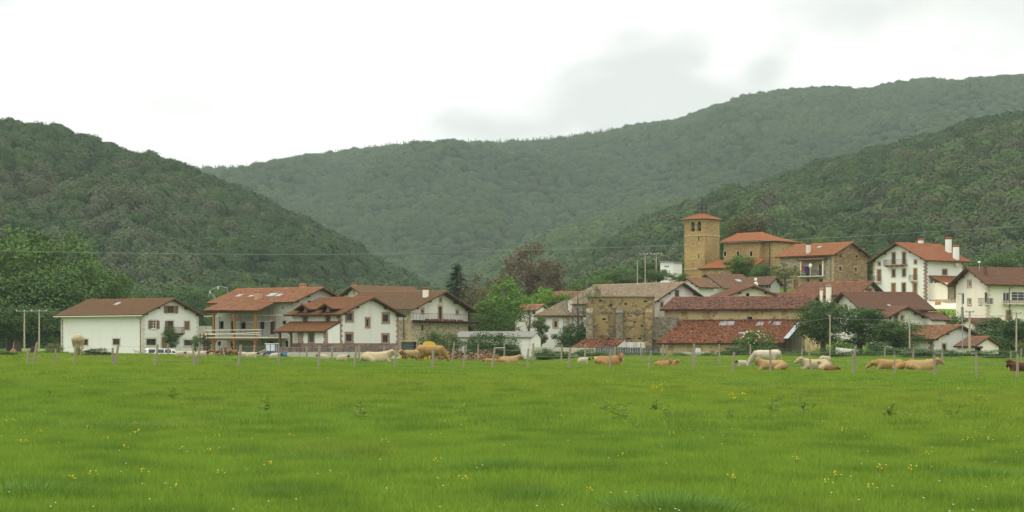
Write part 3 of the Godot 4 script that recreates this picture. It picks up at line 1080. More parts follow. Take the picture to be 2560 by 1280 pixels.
	for s in [0.0, 0.9]:
		mb.tube([Vector3(la.x + s, la.y - 2.0, h.ww + 0.7), Vector3(la.x + s, la.y, h.ww + 0.6)], [0.04, 0.04], 4)
	for i in 6:
		mb.tube([Vector3(la.x, la.y - 1.9 + i * 0.35, h.ww + 0.68), Vector3(la.x + 0.9, la.y - 1.9 + i * 0.35, h.ww + 0.68)], [0.03, 0.03], 4)
	put("scaffold_frame", mb, M.oak, h.root)
	chimney(h, 645, 727, 748.5, 19, M.any, Color(0.4, 0.24, 0.15))
	h.root.get_node("chimney").material_override = mat(0.42, 0.25, 0.15)
	chimney(h, 757, 709.5, 727, 15, mat(0.42, 0.25, 0.15), Color(0.42, 0.25, 0.16), true)
	skylight(h, 598, 741)
	skylight(h, 628, 742, 0.7, 0.8)
	skylight(h, 680, 739, 1.3, 1.5)
	skylight(h, 698, 740, 0.9, 1.1)

	# --- modern white house with porch
	h = house("villa", "white house with purple-grey stone surrounds and two dormers", -22.32, 257, 32.5, 9.47, 14.77, 5.3, 7.69, {"trim": M.block, "floor": 0.3, "ovl": 0.75, "ov": 0.9})
	openings(h, [["G", 866, 783.5, 881, 801.5, "bp"], ["G", 915.5, 798, 922.6, 816, "bp"], ["G", 957, 786, 971.5, 805, "bp"], ["G", 865, 835, 880.4, 853.5, "bp"], ["G", 956.4, 838, 970.7, 856, "bp"], ["F", 759.5, 785, 767, 803.5, "bs"], ["F", 816, 785, 823.7, 803.5, "bs"]])
	walls(h, M.white, -1.5, M.plinth, 1.3)
	gable(h, Color(0.215, 0.08, 0.04), 0.08)
	quoins(h, [[1, 1], [1, -1]], 1.3, h.wt, M.block)
	for w in h.open["F"]:       # dormers break through the eave
		var mid: float = (w[0] + w[1]) * 0.5
		var top := ray(h, 749 if w == h.open["F"][0] else 808.5, 761 if w == h.open["F"][0] else 759, Vector3(0, 0, h.ww + 0.75), Vector3(0, 0, 1)).y
		var half: float = (w[1] - w[0]) * 0.5 + 0.16
		mb = MB.new()
		var back: float = (h.hr - top + 0.1) / h.slope
		var zb := maxf(back, 0.5)
		for s in [-1.0, 1.0]:
			mb.span(Vector3(mid + s * (half - 0.14), h.wt - 0.1, h.ww - 2.5), Vector3(mid + s * (half + 0.12), w[3] + 0.02, h.ww + 0.02))
		mb.span(Vector3(mid - half - 0.12, w[3] + 0.021, h.ww - 2.5), Vector3(mid + half + 0.12, w[3] + 0.2, h.ww + 0.02))
		mb.tri(Vector3(mid - half, w[3] + 0.2, h.ww), Vector3(mid, top - 0.15, h.ww), Vector3(mid + half, w[3] + 0.2, h.ww))
		put("dormer", mb, M.block, h.root)
		var eh := 1.35
		var ey := top - eh * 0.52
		var zf: float = h.ww + 0.75
		roof(h.root, [[Vector3(mid, top, zb), Vector3(mid, top, zf), Vector3(mid - eh, ey, zb + 1.2), Vector3(mid - eh, ey, zf)], [Vector3(mid, top, zf), Vector3(mid, top, zb), Vector3(mid + eh, ey, zf), Vector3(mid + eh, ey, zb + 1.2)]], Color(0.25, 0.085, 0.045), 0.08)
	var t0 := on_face(h, "F", 722, 805)
	var t1 := on_face(h, "F", 852, 804)
	var ls := 0.36
	var q0 := ray(h, 807.6, 829, Vector3(0, t0.y, h.ww), Vector3(0, 1, ls).normalized())
	var q1 := ray(h, 682, 829, Vector3(0, t0.y, h.ww), Vector3(0, 1, ls).normalized())
	roof(h.root, [[Vector3(q1.x, t0.y, h.ww), Vector3(q0.x, t0.y, h.ww), Vector3(q1.x, q0.y, q0.z), Vector3(q0.x, q0.y, q0.z)]], Color(0.225, 0.078, 0.038), 0.08, 0.0, false)
	var zw: float = q0.z - 0.7
	var aw := [ray(h, 772.5, 836, Vector3(0, 0, zw), Vector3(0, 0, 1)), ray(h, 784, 855, Vector3(0, 0, zw), Vector3(0, 0, 1)), ray(h, 752, 850, Vector3(0, 0, zw), Vector3(0, 0, 1))]
	var ytop: float = t0.y - ls * (zw - h.ww) - 0.16
	mb = MB.new()
	mb.span(Vector3(aw[2].x, 1.3, zw - 0.25), Vector3(aw[0].x, ytop, zw))
	mb.span(Vector3(aw[1].x, 1.3, zw - 0.25), Vector3(h.wl, ytop, zw))
	mb.span(Vector3(aw[0].x, aw[0].y, zw - 0.25), Vector3(aw[1].x, ytop, zw))
	for x in [aw[2].x, h.wl]:
		var k := 0.25 if x > 0 else -0.25
		for e in [x, x - k]:
			mb.quad(Vector3(e, 1.3, h.ww), Vector3(e, 1.3, zw - 0.002), Vector3(e, ytop, zw - 0.002), Vector3(e, t0.y - 0.16, h.ww))
	put("annex_wall", mb, M.bright, h.root)
	mb = MB.new()
	mb.span(Vector3(aw[2].x, -1.5, h.ww + 0.01), Vector3(h.wl + 0.02, minf(1.3, aw[1].y), zw + 0.03))
	mb.span(Vector3(aw[2].x - 4.5, -1.5, h.ww + 0.01), Vector3(aw[2].x - 0.01, 0.75, zw + 0.3))
	put("plinth", mb, M.plinth, h.root)
	h.open["F"] = []
	var hh := h.duplicate()
	hh.ww = zw
	window(hh, "F", [aw[0].x, aw[1].x, aw[1].y, aw[0].y, "bs"])
	for x in [aw[2].x, h.wl]:
		mb = MB.new()
		var y := 1.3
		while y < ytop:
			var k := rng.randf_range(0.2, 0.5)
			mb.span(Vector3(x - k, y, zw - 0.4), Vector3(x + (0.03 if x > 0 else k), minf(y + 0.3, ytop), zw + 0.035))
			y += 0.32
		tag(put("corner_stones", mb, M.block, h.root), "", "", "", "stuff")
	for px in [700.0, 728.0]:
		var q := ray(h, px, 850, Vector3(0, 0, q0.z - 0.5), Vector3(0, 0, 1))
		mb = MB.new()
		mb.span(Vector3(q.x - 0.12, -0.5, q.z - 0.12), Vector3(q.x + 0.12, q0.y - 0.05, q.z + 0.12))
		mb.tube([Vector3(q.x - 0.5, q0.y - 0.05, q.z), Vector3(q.x, q0.y - 0.5, q.z)], [0.08, 0.08], 5)
		put("porch_post", mb, M.frame, h.root)

	# --- stone and white farmhouse with long balcony
	h = house("farmhouse", "wide brown-roofed farmhouse, stone below, white above, with long flower balcony", -16.07, 285, 23.6, 14.1, 22.2, 6.39, 9.25, {"ovl": 1.2, "ov": 1.2})
	openings(h, [["G", 1098.8, 745, 1104, 754.4, "dk"], ["G", 1096, 766, 1105, 799, "bk"], ["G", 1053.5, 773.7, 1058.8, 783, "bk"], ["G", 1140.4, 777, 1145.5, 784, "bk"], ["G", 1053, 812, 1058.5, 827.5, "bs"], ["G", 1099, 813, 1105, 823, "ws"], ["G", 1140, 815, 1146.5, 826.5, "ws"]])
	var sp := on_face(h, "G", 1100, 802).y
	walls(h, M.white, -2.0, M.tan, sp)
	gable(h, Color(0.185, 0.092, 0.05), 0.07)
	quoins(h, [[1, 1]], 0.0, h.wt, M.ashlar)
	quoins(h, [[1, -1]], 0.0, sp, M.ashlar)
	gutter(h, M.pipe, [0.9])
	balcony(h, "G", 1031, 1186, 802, 1.2, M.beam, M.iron, 1.0, 0.5)
	for i in 16:
		var a := on_face(h, "G", 1050 + i * 6.0 + rng.randf_range(-2, 2), 799)
		mb = MB.new()
		mb.ball(fp(h, "G", a.x, sp + 0.1, 1.05), Vector3(0.22, 0.16, 0.16), 4, 6)
		put("flower_pot", mb, mat(0.30, 0.06, 0.04) if i % 3 else mat(0.08, 0.13, 0.04), h.root)
	chimney(h, 1064, 719, 744, 14, M.cream, cap)

	# --- roof peeping up behind
	h = house("house", "white-gabled house with brown roof half hidden behind the unfinished farmhouse", -21.0, 310, 140, 12.8, 10.0, 8.6, 10.7, {"floor": 0.0, "ovl": 1.0})
	walls(h, M.white)
	gable(h, Color(0.2, 0.1, 0.058), 0.07)
	chimney(h, 887, 707, 718, 10, M.ashlar, cap, true)

	# --- small hipped white house
	h = house("tower_house", "small white house with beige hipped roof and white chimney", 7.4, 291, 26, 6.0, 6.6, 5.75, 8.1, {"hip": 1, "ovl": 0.45, "ov": 0.45, "floor": 0.2})
	openings(h, [["F", 1386, 803, 1392.5, 818, "bk"]])
	walls(h, M.bright)
	var e := [Vector3(-3, h.he, 3.3), Vector3(3, h.he, 3.3), Vector3(3, h.he, -3.3), Vector3(-3, h.he, -3.3)]
	var top := Vector3(0.8, h.hr, 0)
	h.roof = roof(h.root, [[top, top, e[0], e[1]], [top, top, e[1], e[2]], [top, top, e[2], e[3]], [top, top, e[3], e[0]]], Color(0.30, 0.215, 0.14), 0.12, 0.01, false)
	quoins(h, [[-1, 1], [1, 1]], 0.0, h.wt, M.ashlar)
	gutter(h, M.deck, [0.85])
	mb = MB.new()
	var cq := ray(h, 1424.5, 782, Vector3(0, h.he + 0.6, 2.0), Vector3(0, 0, 1))
	mb.span(Vector3(cq.x - 0.22, h.he, 1.7), Vector3(cq.x + 0.22, cq.y + 1.75, 2.15))
	mb.span(Vector3(cq.x - 0.27, cq.y + 1.751, 1.65), Vector3(cq.x + 0.27, cq.y + 1.83, 2.2))
	put("chimney", mb, M.bright, h.root)

	# --- long beige roof
	h = house("farmhouse", "long house with pale beige tiled roof behind the ruined stone wall", 19.8, 301, 48, 20.0, 13.4, 7.75, 10.9, {"floor": 0.8, "ovl": 0.8, "ov": 0.7})
	openings(h, [["G", 1687, 725, 1698, 743, "b"], ["G", 1652, 755.5, 1657, 768, "bs"]])
	walls(h, M.white)
	gable(h, Color(0.30, 0.212, 0.14), 0.14, 0.015)
	chimney(h, 1684, 701, 709, 12, M.ashlar, Color(0.4, 0.3, 0.22), true)
	gutter(h, M.beam)

	# --- ruin with buttresses
	var r := base("ruined_building", Vector3(15.8, 0.4, -279), "roofless ochre stone building with three buttresses and patched walls", "ruin", "", deg_to_rad(-7))
	mb = MB.new()
	mb.span(Vector3(-4.7, -1.5, -6.0), Vector3(4.7, 7.95, 0.0))
	put("wall", mb, M.ruin, r)
	mb = MB.new()
	mb.span(Vector3(-4.9, 7.951, -6.2), Vector3(4.85, 8.1, 0.2))
	put("coping", mb, M.darkstone, r)
	for x in [-4.45, -0.1, 4.2]:
		mb = MB.new()
		mb.span(Vector3(x - 0.5, -1.5, 0.001), Vector3(x + 0.5, 5.7, 0.9))
		mb.quad(Vector3(x - 0.5, 6.3, 0.001), Vector3(x + 0.5, 6.3, 0.001), Vector3(x + 0.5, 5.7, 0.9), Vector3(x - 0.5, 5.7, 0.9))
		mb.tri(Vector3(x - 0.5, 5.7, 0.001), Vector3(x - 0.5, 6.3, 0.001), Vector3(x - 0.5, 5.7, 0.9))
		mb.tri(Vector3(x + 0.5, 5.7, 0.001), Vector3(x + 0.5, 5.7, 0.9), Vector3(x + 0.5, 6.3, 0.001))
		put("buttress", mb, M.ruin if x > 0 else M.darkstone, r)
	for y in [5.5, 2.15]:
		mb = MB.new()
		for i in 34:
			if rng.randf() < 0.22: continue
			var x := -3.9 + i * 0.235
			if absf(x + 0.1) < 0.62: continue
			var tone := rng.randf_range(0.5, 1.3)
			mb.col = Color(tone, tone, tone)
			mb.span(Vector3(x, y + rng.randf_range(-0.05, 0.05), -0.1), Vector3(x + 0.21, y + rng.randf_range(0.15, 0.28), rng.randf_range(0.03, 0.1)))
		tag(put("string_course", mb, M.darkstone, r), "", "", "", "stuff")
	for q in [[-3.1, 7.3], [-1.6, 6.6], [1.9, 4.2], [-2.6, 4.6], [3.4, 7.2], [2.6, 1.75], [-2.0, 1.7], [1.0, 1.75], [3.0, 3.6], [0.6, 6.8]]:
		mb = MB.new()
		mb.span(Vector3(q[0], q[1], -0.25), Vector3(q[0] + rng.randf_range(0.25, 0.6), q[1] + rng.randf_range(0.18, 0.3), 0.004))
		put("putlog_hole", mb, M.dark, r)
	mb = MB.new()
	mb.span(Vector3(0.55, -1.0, 0.001), Vector3(3.75, 1.35, 0.35))
	put("rendered_patch", mb, M.oldwhite, r)
	mb = MB.new()
	mb.span(Vector3(4.701, -1.0, -4.0), Vector3(8.2, 5.0, -0.8))
	put("side_wall", mb, M.darkstone, r)
	mb = MB.new()
	for i in 3:
		mb.box(Vector3(5.0 + i * 0.8, 1.1, 1.0), Vector3(0.16, 0.12, 4.2), Basis(Vector3.RIGHT, 0.32) * Basis(Vector3.UP, 0.5))
	put("rafter", mb, M.beam, r)
	var shed := base("lean_to", Vector3(15.8, 0.4, -279), "low open shed with rusty red roof leaning on the ruined wall", "shed", "", deg_to_rad(-7))
	roof(shed, [[Vector3(-4.9, 1.75, 0.95), Vector3(0.9, 1.95, 0.95), Vector3(-7.2, 0.25, 4.8), Vector3(-1.0, 0.15, 4.8)]], Color(0.24, 0.072, 0.04), 0.3, 0.04, false)
	for x in [-6.6, -4.2, -1.5]:
		mb = MB.new()
		mb.span(Vector3(x - 0.09, -1.2, 4.2), Vector3(x + 0.09, 0.3, 4.4))
		put("post", mb, M.bark, shed)
	mb = MB.new()
	mb.quad(Vector3(-1.2, -1.0, 4.3), Vector3(0.8, -1.0, 0.96), Vector3(0.8, 1.8, 0.96), Vector3(-1.2, 0.15, 4.3))
	mb.quad(Vector3(-1.35, -1.0, 4.3), Vector3(0.65, -1.0, 0.96), Vector3(0.65, 1.8, 0.96), Vector3(-1.35, 0.15, 4.3))
	put("wall", mb, M.oldwhite, shed)

	# --- the long barn with the red lean-to
	h = house("barn", "long old stone barn with weathered red tiles above a lower red lean-to roof", 34.6, 285, 20.5, 22.0, 14.3, 6.5, 8.47, {"floor": 0.0, "ovl": 0.5, "ov": 0.8, "plain": 1, "cat": "barn"})
	openings(h, [["F", 1869, 792, 1880.6, 798.5, "d"]])
	walls(h, M.barnwall)
	gable(h, Color(0.20, 0.072, 0.055), 0.34, 0.045)
	t0 = on_face(h, "F", 1708, 801)
	t1 = on_face(h, "F", 2009, 799)
	ls = 0.34
	var ym := (t0.y + t1.y) * 0.5
	q1 = ray(h, 1640.6, 855, Vector3(0, ym, h.ww), Vector3(0, 1, ls).normalized())
	q0 = ray(h, 1953.8, 863, Vector3(0, ym, h.ww), Vector3(0, 1, ls).normalized())
	var yb := (q0.y + q1.y) * 0.5
	var zb2 := (q0.z + q1.z) * 0.5
	roof(h.root, [[Vector3(t0.x, ym, h.ww + 0.02), Vector3(t1.x, ym, h.ww + 0.02), Vector3(q1.x, yb, zb2), Vector3(q0.x, yb, zb2)]], Color(0.235, 0.068, 0.036), 0.28, 0.05, false)
	var zl := zb2 - 0.7
	mb = MB.new()
	mb.span(Vector3(q1.x + 0.5, -1.5, zl - 0.5), Vector3(q0.x - 1.5, yb + 0.1, zl))
	put("lower_wall", mb, M.barnwall, h.root)
	mb = MB.new()
	mb.quad(Vector3(q1.x + 0.5, -1.5, h.ww), Vector3(q1.x + 0.5, -1.5, zl - 0.5), Vector3(q1.x + 0.5, yb - 0.05, zl - 0.5), Vector3(q1.x + 0.5, ym - 0.4, h.ww))
	put("lower_wall", mb, M.barnwall, h.root)
	for px in [1962.0, 1975.0, 1988.0, 1999.0]:
		var q := ray(h, px, 850, Vector3(0, 0, h.ww + 3.0), Vector3(0, 0, 1))
		mb = MB.new()
		mb.span(Vector3(q.x - 0.35, -1.0, h.ww + 2.9), Vector3(q.x + 0.3, ym - 1.25, h.ww + 3.0))
		put("board", mb, M.post, h.root)
	for q in [[1817, 808, 2.2, 1.9], [1900, 809, 1.0, 1.6], [1943, 808, 1.1, 1.5], [1924, 806, 0.35, 1.2], [1857, 832, 1.2, 0.6]]:
		var at := ray(h, q[0], q[1], Vector3(0, ym + 0.12, h.ww), Vector3(0, 1, ls).normalized())
		mb = MB.new()
		mb.box(at, Vector3(q[2], 0.03, q[3]), Basis(Vector3.RIGHT, Vector3(0, 1, ls).normalized(), Vector3(0, -ls, 1).normalized()))
		put("roof_sheet", mb, M.zinc, h.root)
	mb = MB.new()
	mb.box((Vector3(t1.x, ym, h.ww) + Vector3(q0.x, yb, zb2)) * 0.5 + Vector3(0.1, 0.12, 0.8), Vector3(0.7, 0.04, 7.0), Basis(Vector3.UP, atan2(q0.x - t1.x, zb2 - h.ww)) * Basis(Vector3.RIGHT, atan(ls)))
	put("roof_sheet", mb, M.zinc, h.root)

	# --- houses between barn and church
	h = house("house", "brown-roofed house whose broad beam-lined gable rises behind the barn roof", 37.6, 311, 80, 12.0, 10.2, 8.85, 10.75, {"floor": 2.0, "ovl": 1.1})
	openings(h, [["G", 1865, 733, 1874, 741, "d"]])
	walls(h, M.cream)
	gable(h, Color(0.2, 0.075, 0.05), 0.12)
	h = house("house", "white house with broad brown roof and skylight below the church porch", 38.4, 346, 146, 9.0, 10.5, 11.3, 14.0, {"floor": 7.0, "ovl": 1.0})
	openings(h, [["G", 1792, 704, 1799, 712, "w"]])
	walls(h, M.white)
	gable(h, Color(0.205, 0.095, 0.062), 0.1)
	skylight(h, 1846, 703, 1.1, 0.9)
	h = house("house", "little white gabled wing with brown roof, just left of the skylight house", 32.6, 340, 140, 5.0, 7.0, 11.4, 13.2, {"floor": 7.0, "ovl": 0.6})
	walls(h, M.white)
	gable(h, Color(0.24, 0.1, 0.06), 0.1)
	h = house("house", "small house with brown roof, dish and wide brown window below the church tree", 46.2, 352, 38, 6.0, 5.5, 12.2, 13.7, {"floor": 8.0, "ovl": 0.5})
	openings(h, [["F", 1903, 704, 1908, 718, "w"], ["F", 1912, 705, 1927, 721, "w"]])
	walls(h, M.cement)
	gable(h, Color(0.2, 0.1, 0.07), 0.1)
	for q in [[1889, 712, 0.55], [1889, 699, 0.3]]:
		var at := ray(h, q[0], q[1], Vector3(0, 0, h.w * 0.5 + 0.3), Vector3(0, 0, 1))
		mb = MB.new()
		mb.ball(at, Vector3(q[2], q[2], 0.12), 6, 12)
		mb.tube([at - Vector3(0, 0, 0.05), at + Vector3(0, -q[2] - 0.4, -0.6)], [0.04, 0.04], 5)
		put("satellite_dish", mb, M.whiteframe, h.root)
	h = house("house", "red-brown roofed house with two tall cream chimneys behind the barn's right end", 54.75, 321, 34, 12.9, 13.0, 9.4, 11.8, {"floor": 3.0, "ovl": 1.0})
	openings(h, [["G", 2166, 720, 2180, 729, "c"]])
	walls(h, M.white)
	gable(h, Color(0.235, 0.085, 0.055), 0.16, 0.02)
	chimney(h, 2053.6, 721, 741, 8, M.cream, Color(0.4, 0.36, 0.28))
	chimney(h, 2071.6, 713, 741, 13, M.cream, Color(0.4, 0.36, 0.28))
	h = house("house", "low link building with short brown roof between the barn and the chimneys", 47.0, 318, 10, 8.0, 6.0, 8.7, 9.9, {"floor": 3.0, "ovl": 0.4})
	walls(h, M.cream)
	gable(h, Color(0.22, 0.085, 0.055), 0.12)
	h = house("house", "white house with steep plain plum-brown roof behind the dark trees", 57.6, 300, 159, 13.6, 11.4, 6.75, 9.55, {"floor": 1.5, "ovl": 1.0, "ov": 0.9})
	openings(h, [["G", 2093, 768, 2098, 777, "bs"], ["G", 2112, 763, 2117, 771, "bs"]])
	walls(h, M.white)
	gable(h, Color(0.165, 0.066, 0.05), 0.05)
	quoins(h, [[1, 1]], 0.0, h.wt, M.block)
	gutter(h, M.beam)
	skylight(h, 2222, 765, 0.5, 0.4)
	h = house("house", "white gabled wing with timber eaves facing the meadow above the dark trees", 58.2, 287, 76, 6.0, 7.0, 5.35, 7.0, {"floor": 1.0, "ovl": 0.9, "ov": 0.6})
	openings(h, [["G", 2223, 793, 2228, 801, "d"], ["G", 2235, 784, 2244, 806, "bs"], ["G", 2253, 790, 2258, 801, "bs"]])
	walls(h, M.white)
	gable(h, Color(0.19, 0.08, 0.055), 0.1)
	h = house("outbuilding", "narrow white outbuilding with brown roof right of the plum-brown house", 65.3, 297, 160, 3.4, 5.0, 5.2, 6.3, {"floor": 2.0, "ovl": 0.35, "ov": 0.4})
	walls(h, M.white)
	gable(h, Color(0.185, 0.075, 0.055), 0.08)
	quoins(h, [[1, 1]], 0.0, h.wt, M.block)
	h = house("cottage", "low white cottage with rust-coloured tiles at the right edge of the meadow", 60.4, 271, 41, 7.6, 16.0, 2.1, 4.1, {"floor": -0.2, "ovl": 0.7, "ov": 0.7})
	openings(h, [["G", 2356, 860, 2365, 878, "bs"]])
	walls(h, M.white)
	gable(h, Color(0.27, 0.105, 0.058), 0.2, 0.02)
	quoins(h, [[1, 1]], 0.0, h.wt, M.block)
	h = house("shed", "small beige gabled shed with red-brown roof in front of the low cottage", 63.9, 262, 50, 3.6, 6.3, 1.15, 2.42, {"floor": -0.4, "ovl": 0.4, "ov": 0.4, "cat": "shed", "plain": 1})
	openings(h, [["G", 2437, 870, 2455, 879, "dh"]])
	walls(h, M.cream)
	gable(h, Color(0.22, 0.09, 0.065), 0.1)

	# --- big white house on the right
	h = house("manor", "tall white three-storey house with red roof and white round-topped chimneys", 76.5, 360, 145.1, 12.2, 15.3, 16.8, 20.3, {"floor": 8.0, "ovl": 1.0, "ov": 1.0})
	openings(h, [["G", 2230, 632, 2238.4, 661, "bs"], ["G", 2256, 631, 2264, 660, "bs"], ["G", 2195.5, 656, 2201, 663, "bs"], ["G", 2286, 651, 2291.5, 659, "bs"], ["G", 2193.5, 675, 2202, 703, "cs"], ["G", 2230, 674, 2238, 692, "bs"], ["G", 2256, 673, 2264, 691, "bs"], ["G", 2284.4, 672, 2292, 700, "cs"],
		["G", 2229, 709, 2238.5, 732, "cs"], ["G", 2255, 708, 2264, 732, "bs"], ["G", 2283, 709, 2292, 733, "cs"], ["F", 2356, 673.5, 2367.5, 687.5, "bs"]])
	walls(h, M.bright)
	gable(h, Color(0.33, 0.095, 0.048), 0.08)
	quoins(h, [[-1, 1], [1, 1]], 0.0, h.wt, M.block)
	quoins(h, [[-1, -1]], 0.0, h.wt, M.ashlar)
	gutter(h, M.beam)
	balcony(h, "G", 2217, 2269, 662, 0.9, M.oak, M.iron, 0.95, 0.2)
	balcony(h, "G", 2187, 2204, 704, 0.6, M.palestone, M.iron, 0.95, 0.2)
	balcony(h, "G", 2277, 2294, 701, 0.6, M.palestone, M.iron, 0.95, 0.2)
	chimney(h, 2371, 594, 631, 14, M.bright, Color(0.45, 0.16, 0.09))
	chimney(h, 2390, 613, 649, 14, M.bright, Color(0.45, 0.16, 0.09))
	chimney(h, 2302, 597, 610, 12, M.bright, Color(0.45, 0.16, 0.09), true)
	mb = MB.new()
	ap = ray(h, 2310.5, 608, Vector3(0, 0, 0), Vector3(0, 0, 1))
	mb.tube([ap, ap + Vector3(0, 2.4, 0)], [0.04, 0.03], 5)
	mb.tube([ap + Vector3(-1.0, 1.5, 0), ap + Vector3(0.2, 1.6, 0)], [0.04, 0.04], 4)
	put("aerial", mb, M.wire, h.root)
	t0 = on_face(h, "F", 2321, 689)
	t1 = on_face(h, "F", 2400, 690)
	q0 = ray(h, 2357, 714, Vector3(0, t0.y, h.ww), Vector3(0, 1, 0.42).normalized())
	roof(h.root, [[Vector3(t0.x, t0.y, h.ww + 0.02), Vector3(t1.x, t0.y, h.ww + 0.02), Vector3(t0.x, q0.y, q0.z), Vector3(t1.x, q0.y, q0.z)]], Color(0.33, 0.095, 0.048), 0.1, 0.0, false)
	mb = MB.new()
	mb.span(Vector3(t0.x + 0.3, -3.0, h.ww + 0.01), Vector3(t0.x + 0.55, q0.y + 0.6, q0.z - 0.5))
	mb.span(Vector3(t0.x + 0.56, -3.0, h.ww + 0.6), Vector3(t1.x, t0.y - 1.0, h.ww + 0.8))
	put("annex_wall", mb, M.cream, h.root)
	for k in 2:
		mb = MB.new()
		var x := t0.x + 0.6 + k * 1.9
		mb.span(Vector3(x, -1.0, q0.z - 0.75), Vector3(x + 0.25, q0.y, q0.z - 0.5))
		put("porch_post", mb, M.oak, h.root)
	mb = MB.new()
	mb.span(Vector3(t0.x + 0.2, -3.5, h.ww + 0.02), Vector3(t1.x + 1.0, ray(h, 2360, 748, Vector3(0, 0, q0.z), Vector3(0, 0, 1)).y, q0.z + 0.4))
	put("terrace", mb, M.tan, h.root)
	var dr := ray(h, 2345, 785, Vector3(0, 0, q0.z + 0.4), Vector3(0, 0, 1))
	mb = MB.new()
	for i in 5:
		mb.span(Vector3(dr.x - 0.75 + i * 0.3, dr.y, q0.z + 0.38), Vector3(dr.x - 0.47 + i * 0.3, dr.y + 2.2, q0.z + 0.45))
	put("garage_door", mb, mat(0.42, 0.22, 0.07), h.root)

	# --- white house cut by the right edge
	h = house("house", "white and beige house with dark brown roof and glazed gallery at the right edge", 81.6, 311.5, 152.7, 19.5, 9.4, 10.9, 13.76, {"floor": 4.0, "ovl": 1.2, "ov": 0.9})
	openings(h, [["G", 2420, 702, 2427.5, 717, "ws"], ["G", 2420, 748, 2427, 762, "ws"], ["G", 2404, 733, 2410, 760, "b"], ["G", 2402, 768, 2409, 799, "d"], ["F", 2462, 731, 2468, 755, "b"], ["F", 2516, 777, 2529, 801, "Ds"], ["F", 2529, 729, 2562, 752, "wx"], ["F", 2508, 731, 2524, 752, "w"]])
	walls(h, M.cream)
	gable(h, Color(0.18, 0.075, 0.052), 0.08)
	quoins(h, [[-1, 1]], 0.0, h.wt, M.palestone)
	gutter(h, M.beam, [-0.5])
	balcony(h, "F", 2507, 2600, 759, 0.9, M.palestone, M.frame, 0.5, 0.1)
	balcony(h, "F", 2444, 2474, 760, 0.9, M.palestone, M.iron, 0.9, 0.12)
	chimney(h, 2463, 667, 689, 8, M.frame, Color(0.1, 0.06, 0.04))
	mb = MB.new()
	ap = roof_hit(h, 2448, 676)
	mb.tube([ap, ap + Vector3(0, 1.3, 0)], [0.03, 0.03], 5)
	mb.ball(ap + Vector3(0, 1.3, 0), Vector3(0.2, 0.2, 0.2), 5, 8)
	put("aerial", mb, M.whiteframe, h.root)
	h = house("shed", "low brown-roofed shed below the glazed gallery house, above the bushes", 71.5, 290, 150, 7.0, 4.5, 4.3, 5.3, {"floor": 2.0, "ovl": 0.4, "cat": "shed", "plain": 1})
	walls(h, M.cream)
	gable(h, Color(0.16, 0.062, 0.045), 0.1)

	# --- stone house beside the church
	h = house("stone_house", "two-storey ochre stone house with orange roof right of the church", 61.1, 375, 45.5, 14.1, 12.6, 18.51, 21.1, {"floor": 11.5, "ovl": 0.7, "ov": 0.6})
	openings(h, [["F", 1984, 664, 1991.7, 679.5, "bs"], ["F", 1984, 699, 1996, 722, "Dk"], ["F", 1948, 665, 1952, 677, "bs"], ["F", 2017.5, 697, 2023, 706, "b"], ["F", 2047.6, 698, 2057, 707, "b"], ["F", 2014, 668, 2022, 689, "d"], ["F", 2047, 661, 2054, 689, "b"], ["G", 2097.5, 665.7, 2103.5, 677, "bs"], ["G", 2136, 668, 2142, 679.5, "bs"], ["G", 2139.6, 638, 2144.7, 644, "d"], ["G", 2099, 638, 2103.5, 643, "d"]])
	walls(h, M.brownstone)
	h.root.get_node("wall").material_override = M.tan
	gable(h, Color(0.36, 0.112, 0.052), 0.07)
	quoins(h, [[1, 1]], 0.0, h.wt, M.ashlar)
	gutter(h, M.beam, [1])
	balcony(h, "F", 2001, 2062, 690, 1.1, M.palestone, M.iron, 1.0, 0.12)
	t0 = on_face(h, "F", 2004, 646)
	t1 = on_face(h, "F", 2068, 645)
	roof(h.root, [[Vector3(t0.x, t0.y, h.ww + 0.02), Vector3(t1.x, t0.y, h.ww + 0.02), Vector3(t0.x, t0.y - 0.45, h.ww + 1.4), Vector3(t1.x, t0.y - 0.45, h.ww + 1.4)]], Color(0.25, 0.09, 0.05), 0.15, 0.02, false)
	for px in [2001.5, 2057.0]:
		var q := ray(h, px, 690, Vector3(0, 0, h.ww + 1.0), Vector3(0, 0, 1))
		mb = MB.new()
		mb.span(Vector3(q.x - 0.09, q.y, h.ww + 0.9), Vector3(q.x + 0.09, t0.y - 0.5, h.ww + 1.08))
		put("balcony_post", mb, M.whiteframe, h.root)
	for q in [[2004.0, 2011.0, 664.0, 677.0, Color(0.4, 0.05, 0.03)], [2011.5, 2020.0, 666.0, 682.0, Color(0.03, 0.05, 0.17)]]:
		var a := ray(h, q[0], q[2], Vector3(0, 0, h.ww + 0.7), Vector3(0, 0, 1))
		var b := ray(h, q[1], q[3], Vector3(0, 0, h.ww + 0.7), Vector3(0, 0, 1))
		mb = MB.new()
		mb.col = q[4]
		for i in 5:
			var z0 := 0.05 * sin(i * 2.1)
			var z1 := 0.05 * sin((i + 1) * 2.1)
			mb.quad(Vector3(lerpf(a.x, b.x, i / 5.0), b.y, a.z + z0), Vector3(lerpf(a.x, b.x, (i + 1) / 5.0), b.y, a.z + z1), Vector3(lerpf(a.x, b.x, (i + 1) / 5.0), a.y, a.z + z1 * 0.3), Vector3(lerpf(a.x, b.x, i / 5.0), a.y, a.z + z0 * 0.3))
		put("laundry", mb, M.rough, h.root)
	chimney(h, 2021, 608, 633, 11, M.palestone, Color(0.06, 0.05, 0.045))
	skylight(h, 2049, 619, 0.8, 0.9)
	var di := ray(h, 2026, 664, Vector3(0, 0, h.ww + 1.2), Vector3(0, 0, 1))
	mb = MB.new()
	mb.ball(di, Vector3(0.42, 0.42, 0.1), 6, 12)
	mb.tube([di, di + Vector3(0, -2.0, 0)], [0.05, 0.06], 5)
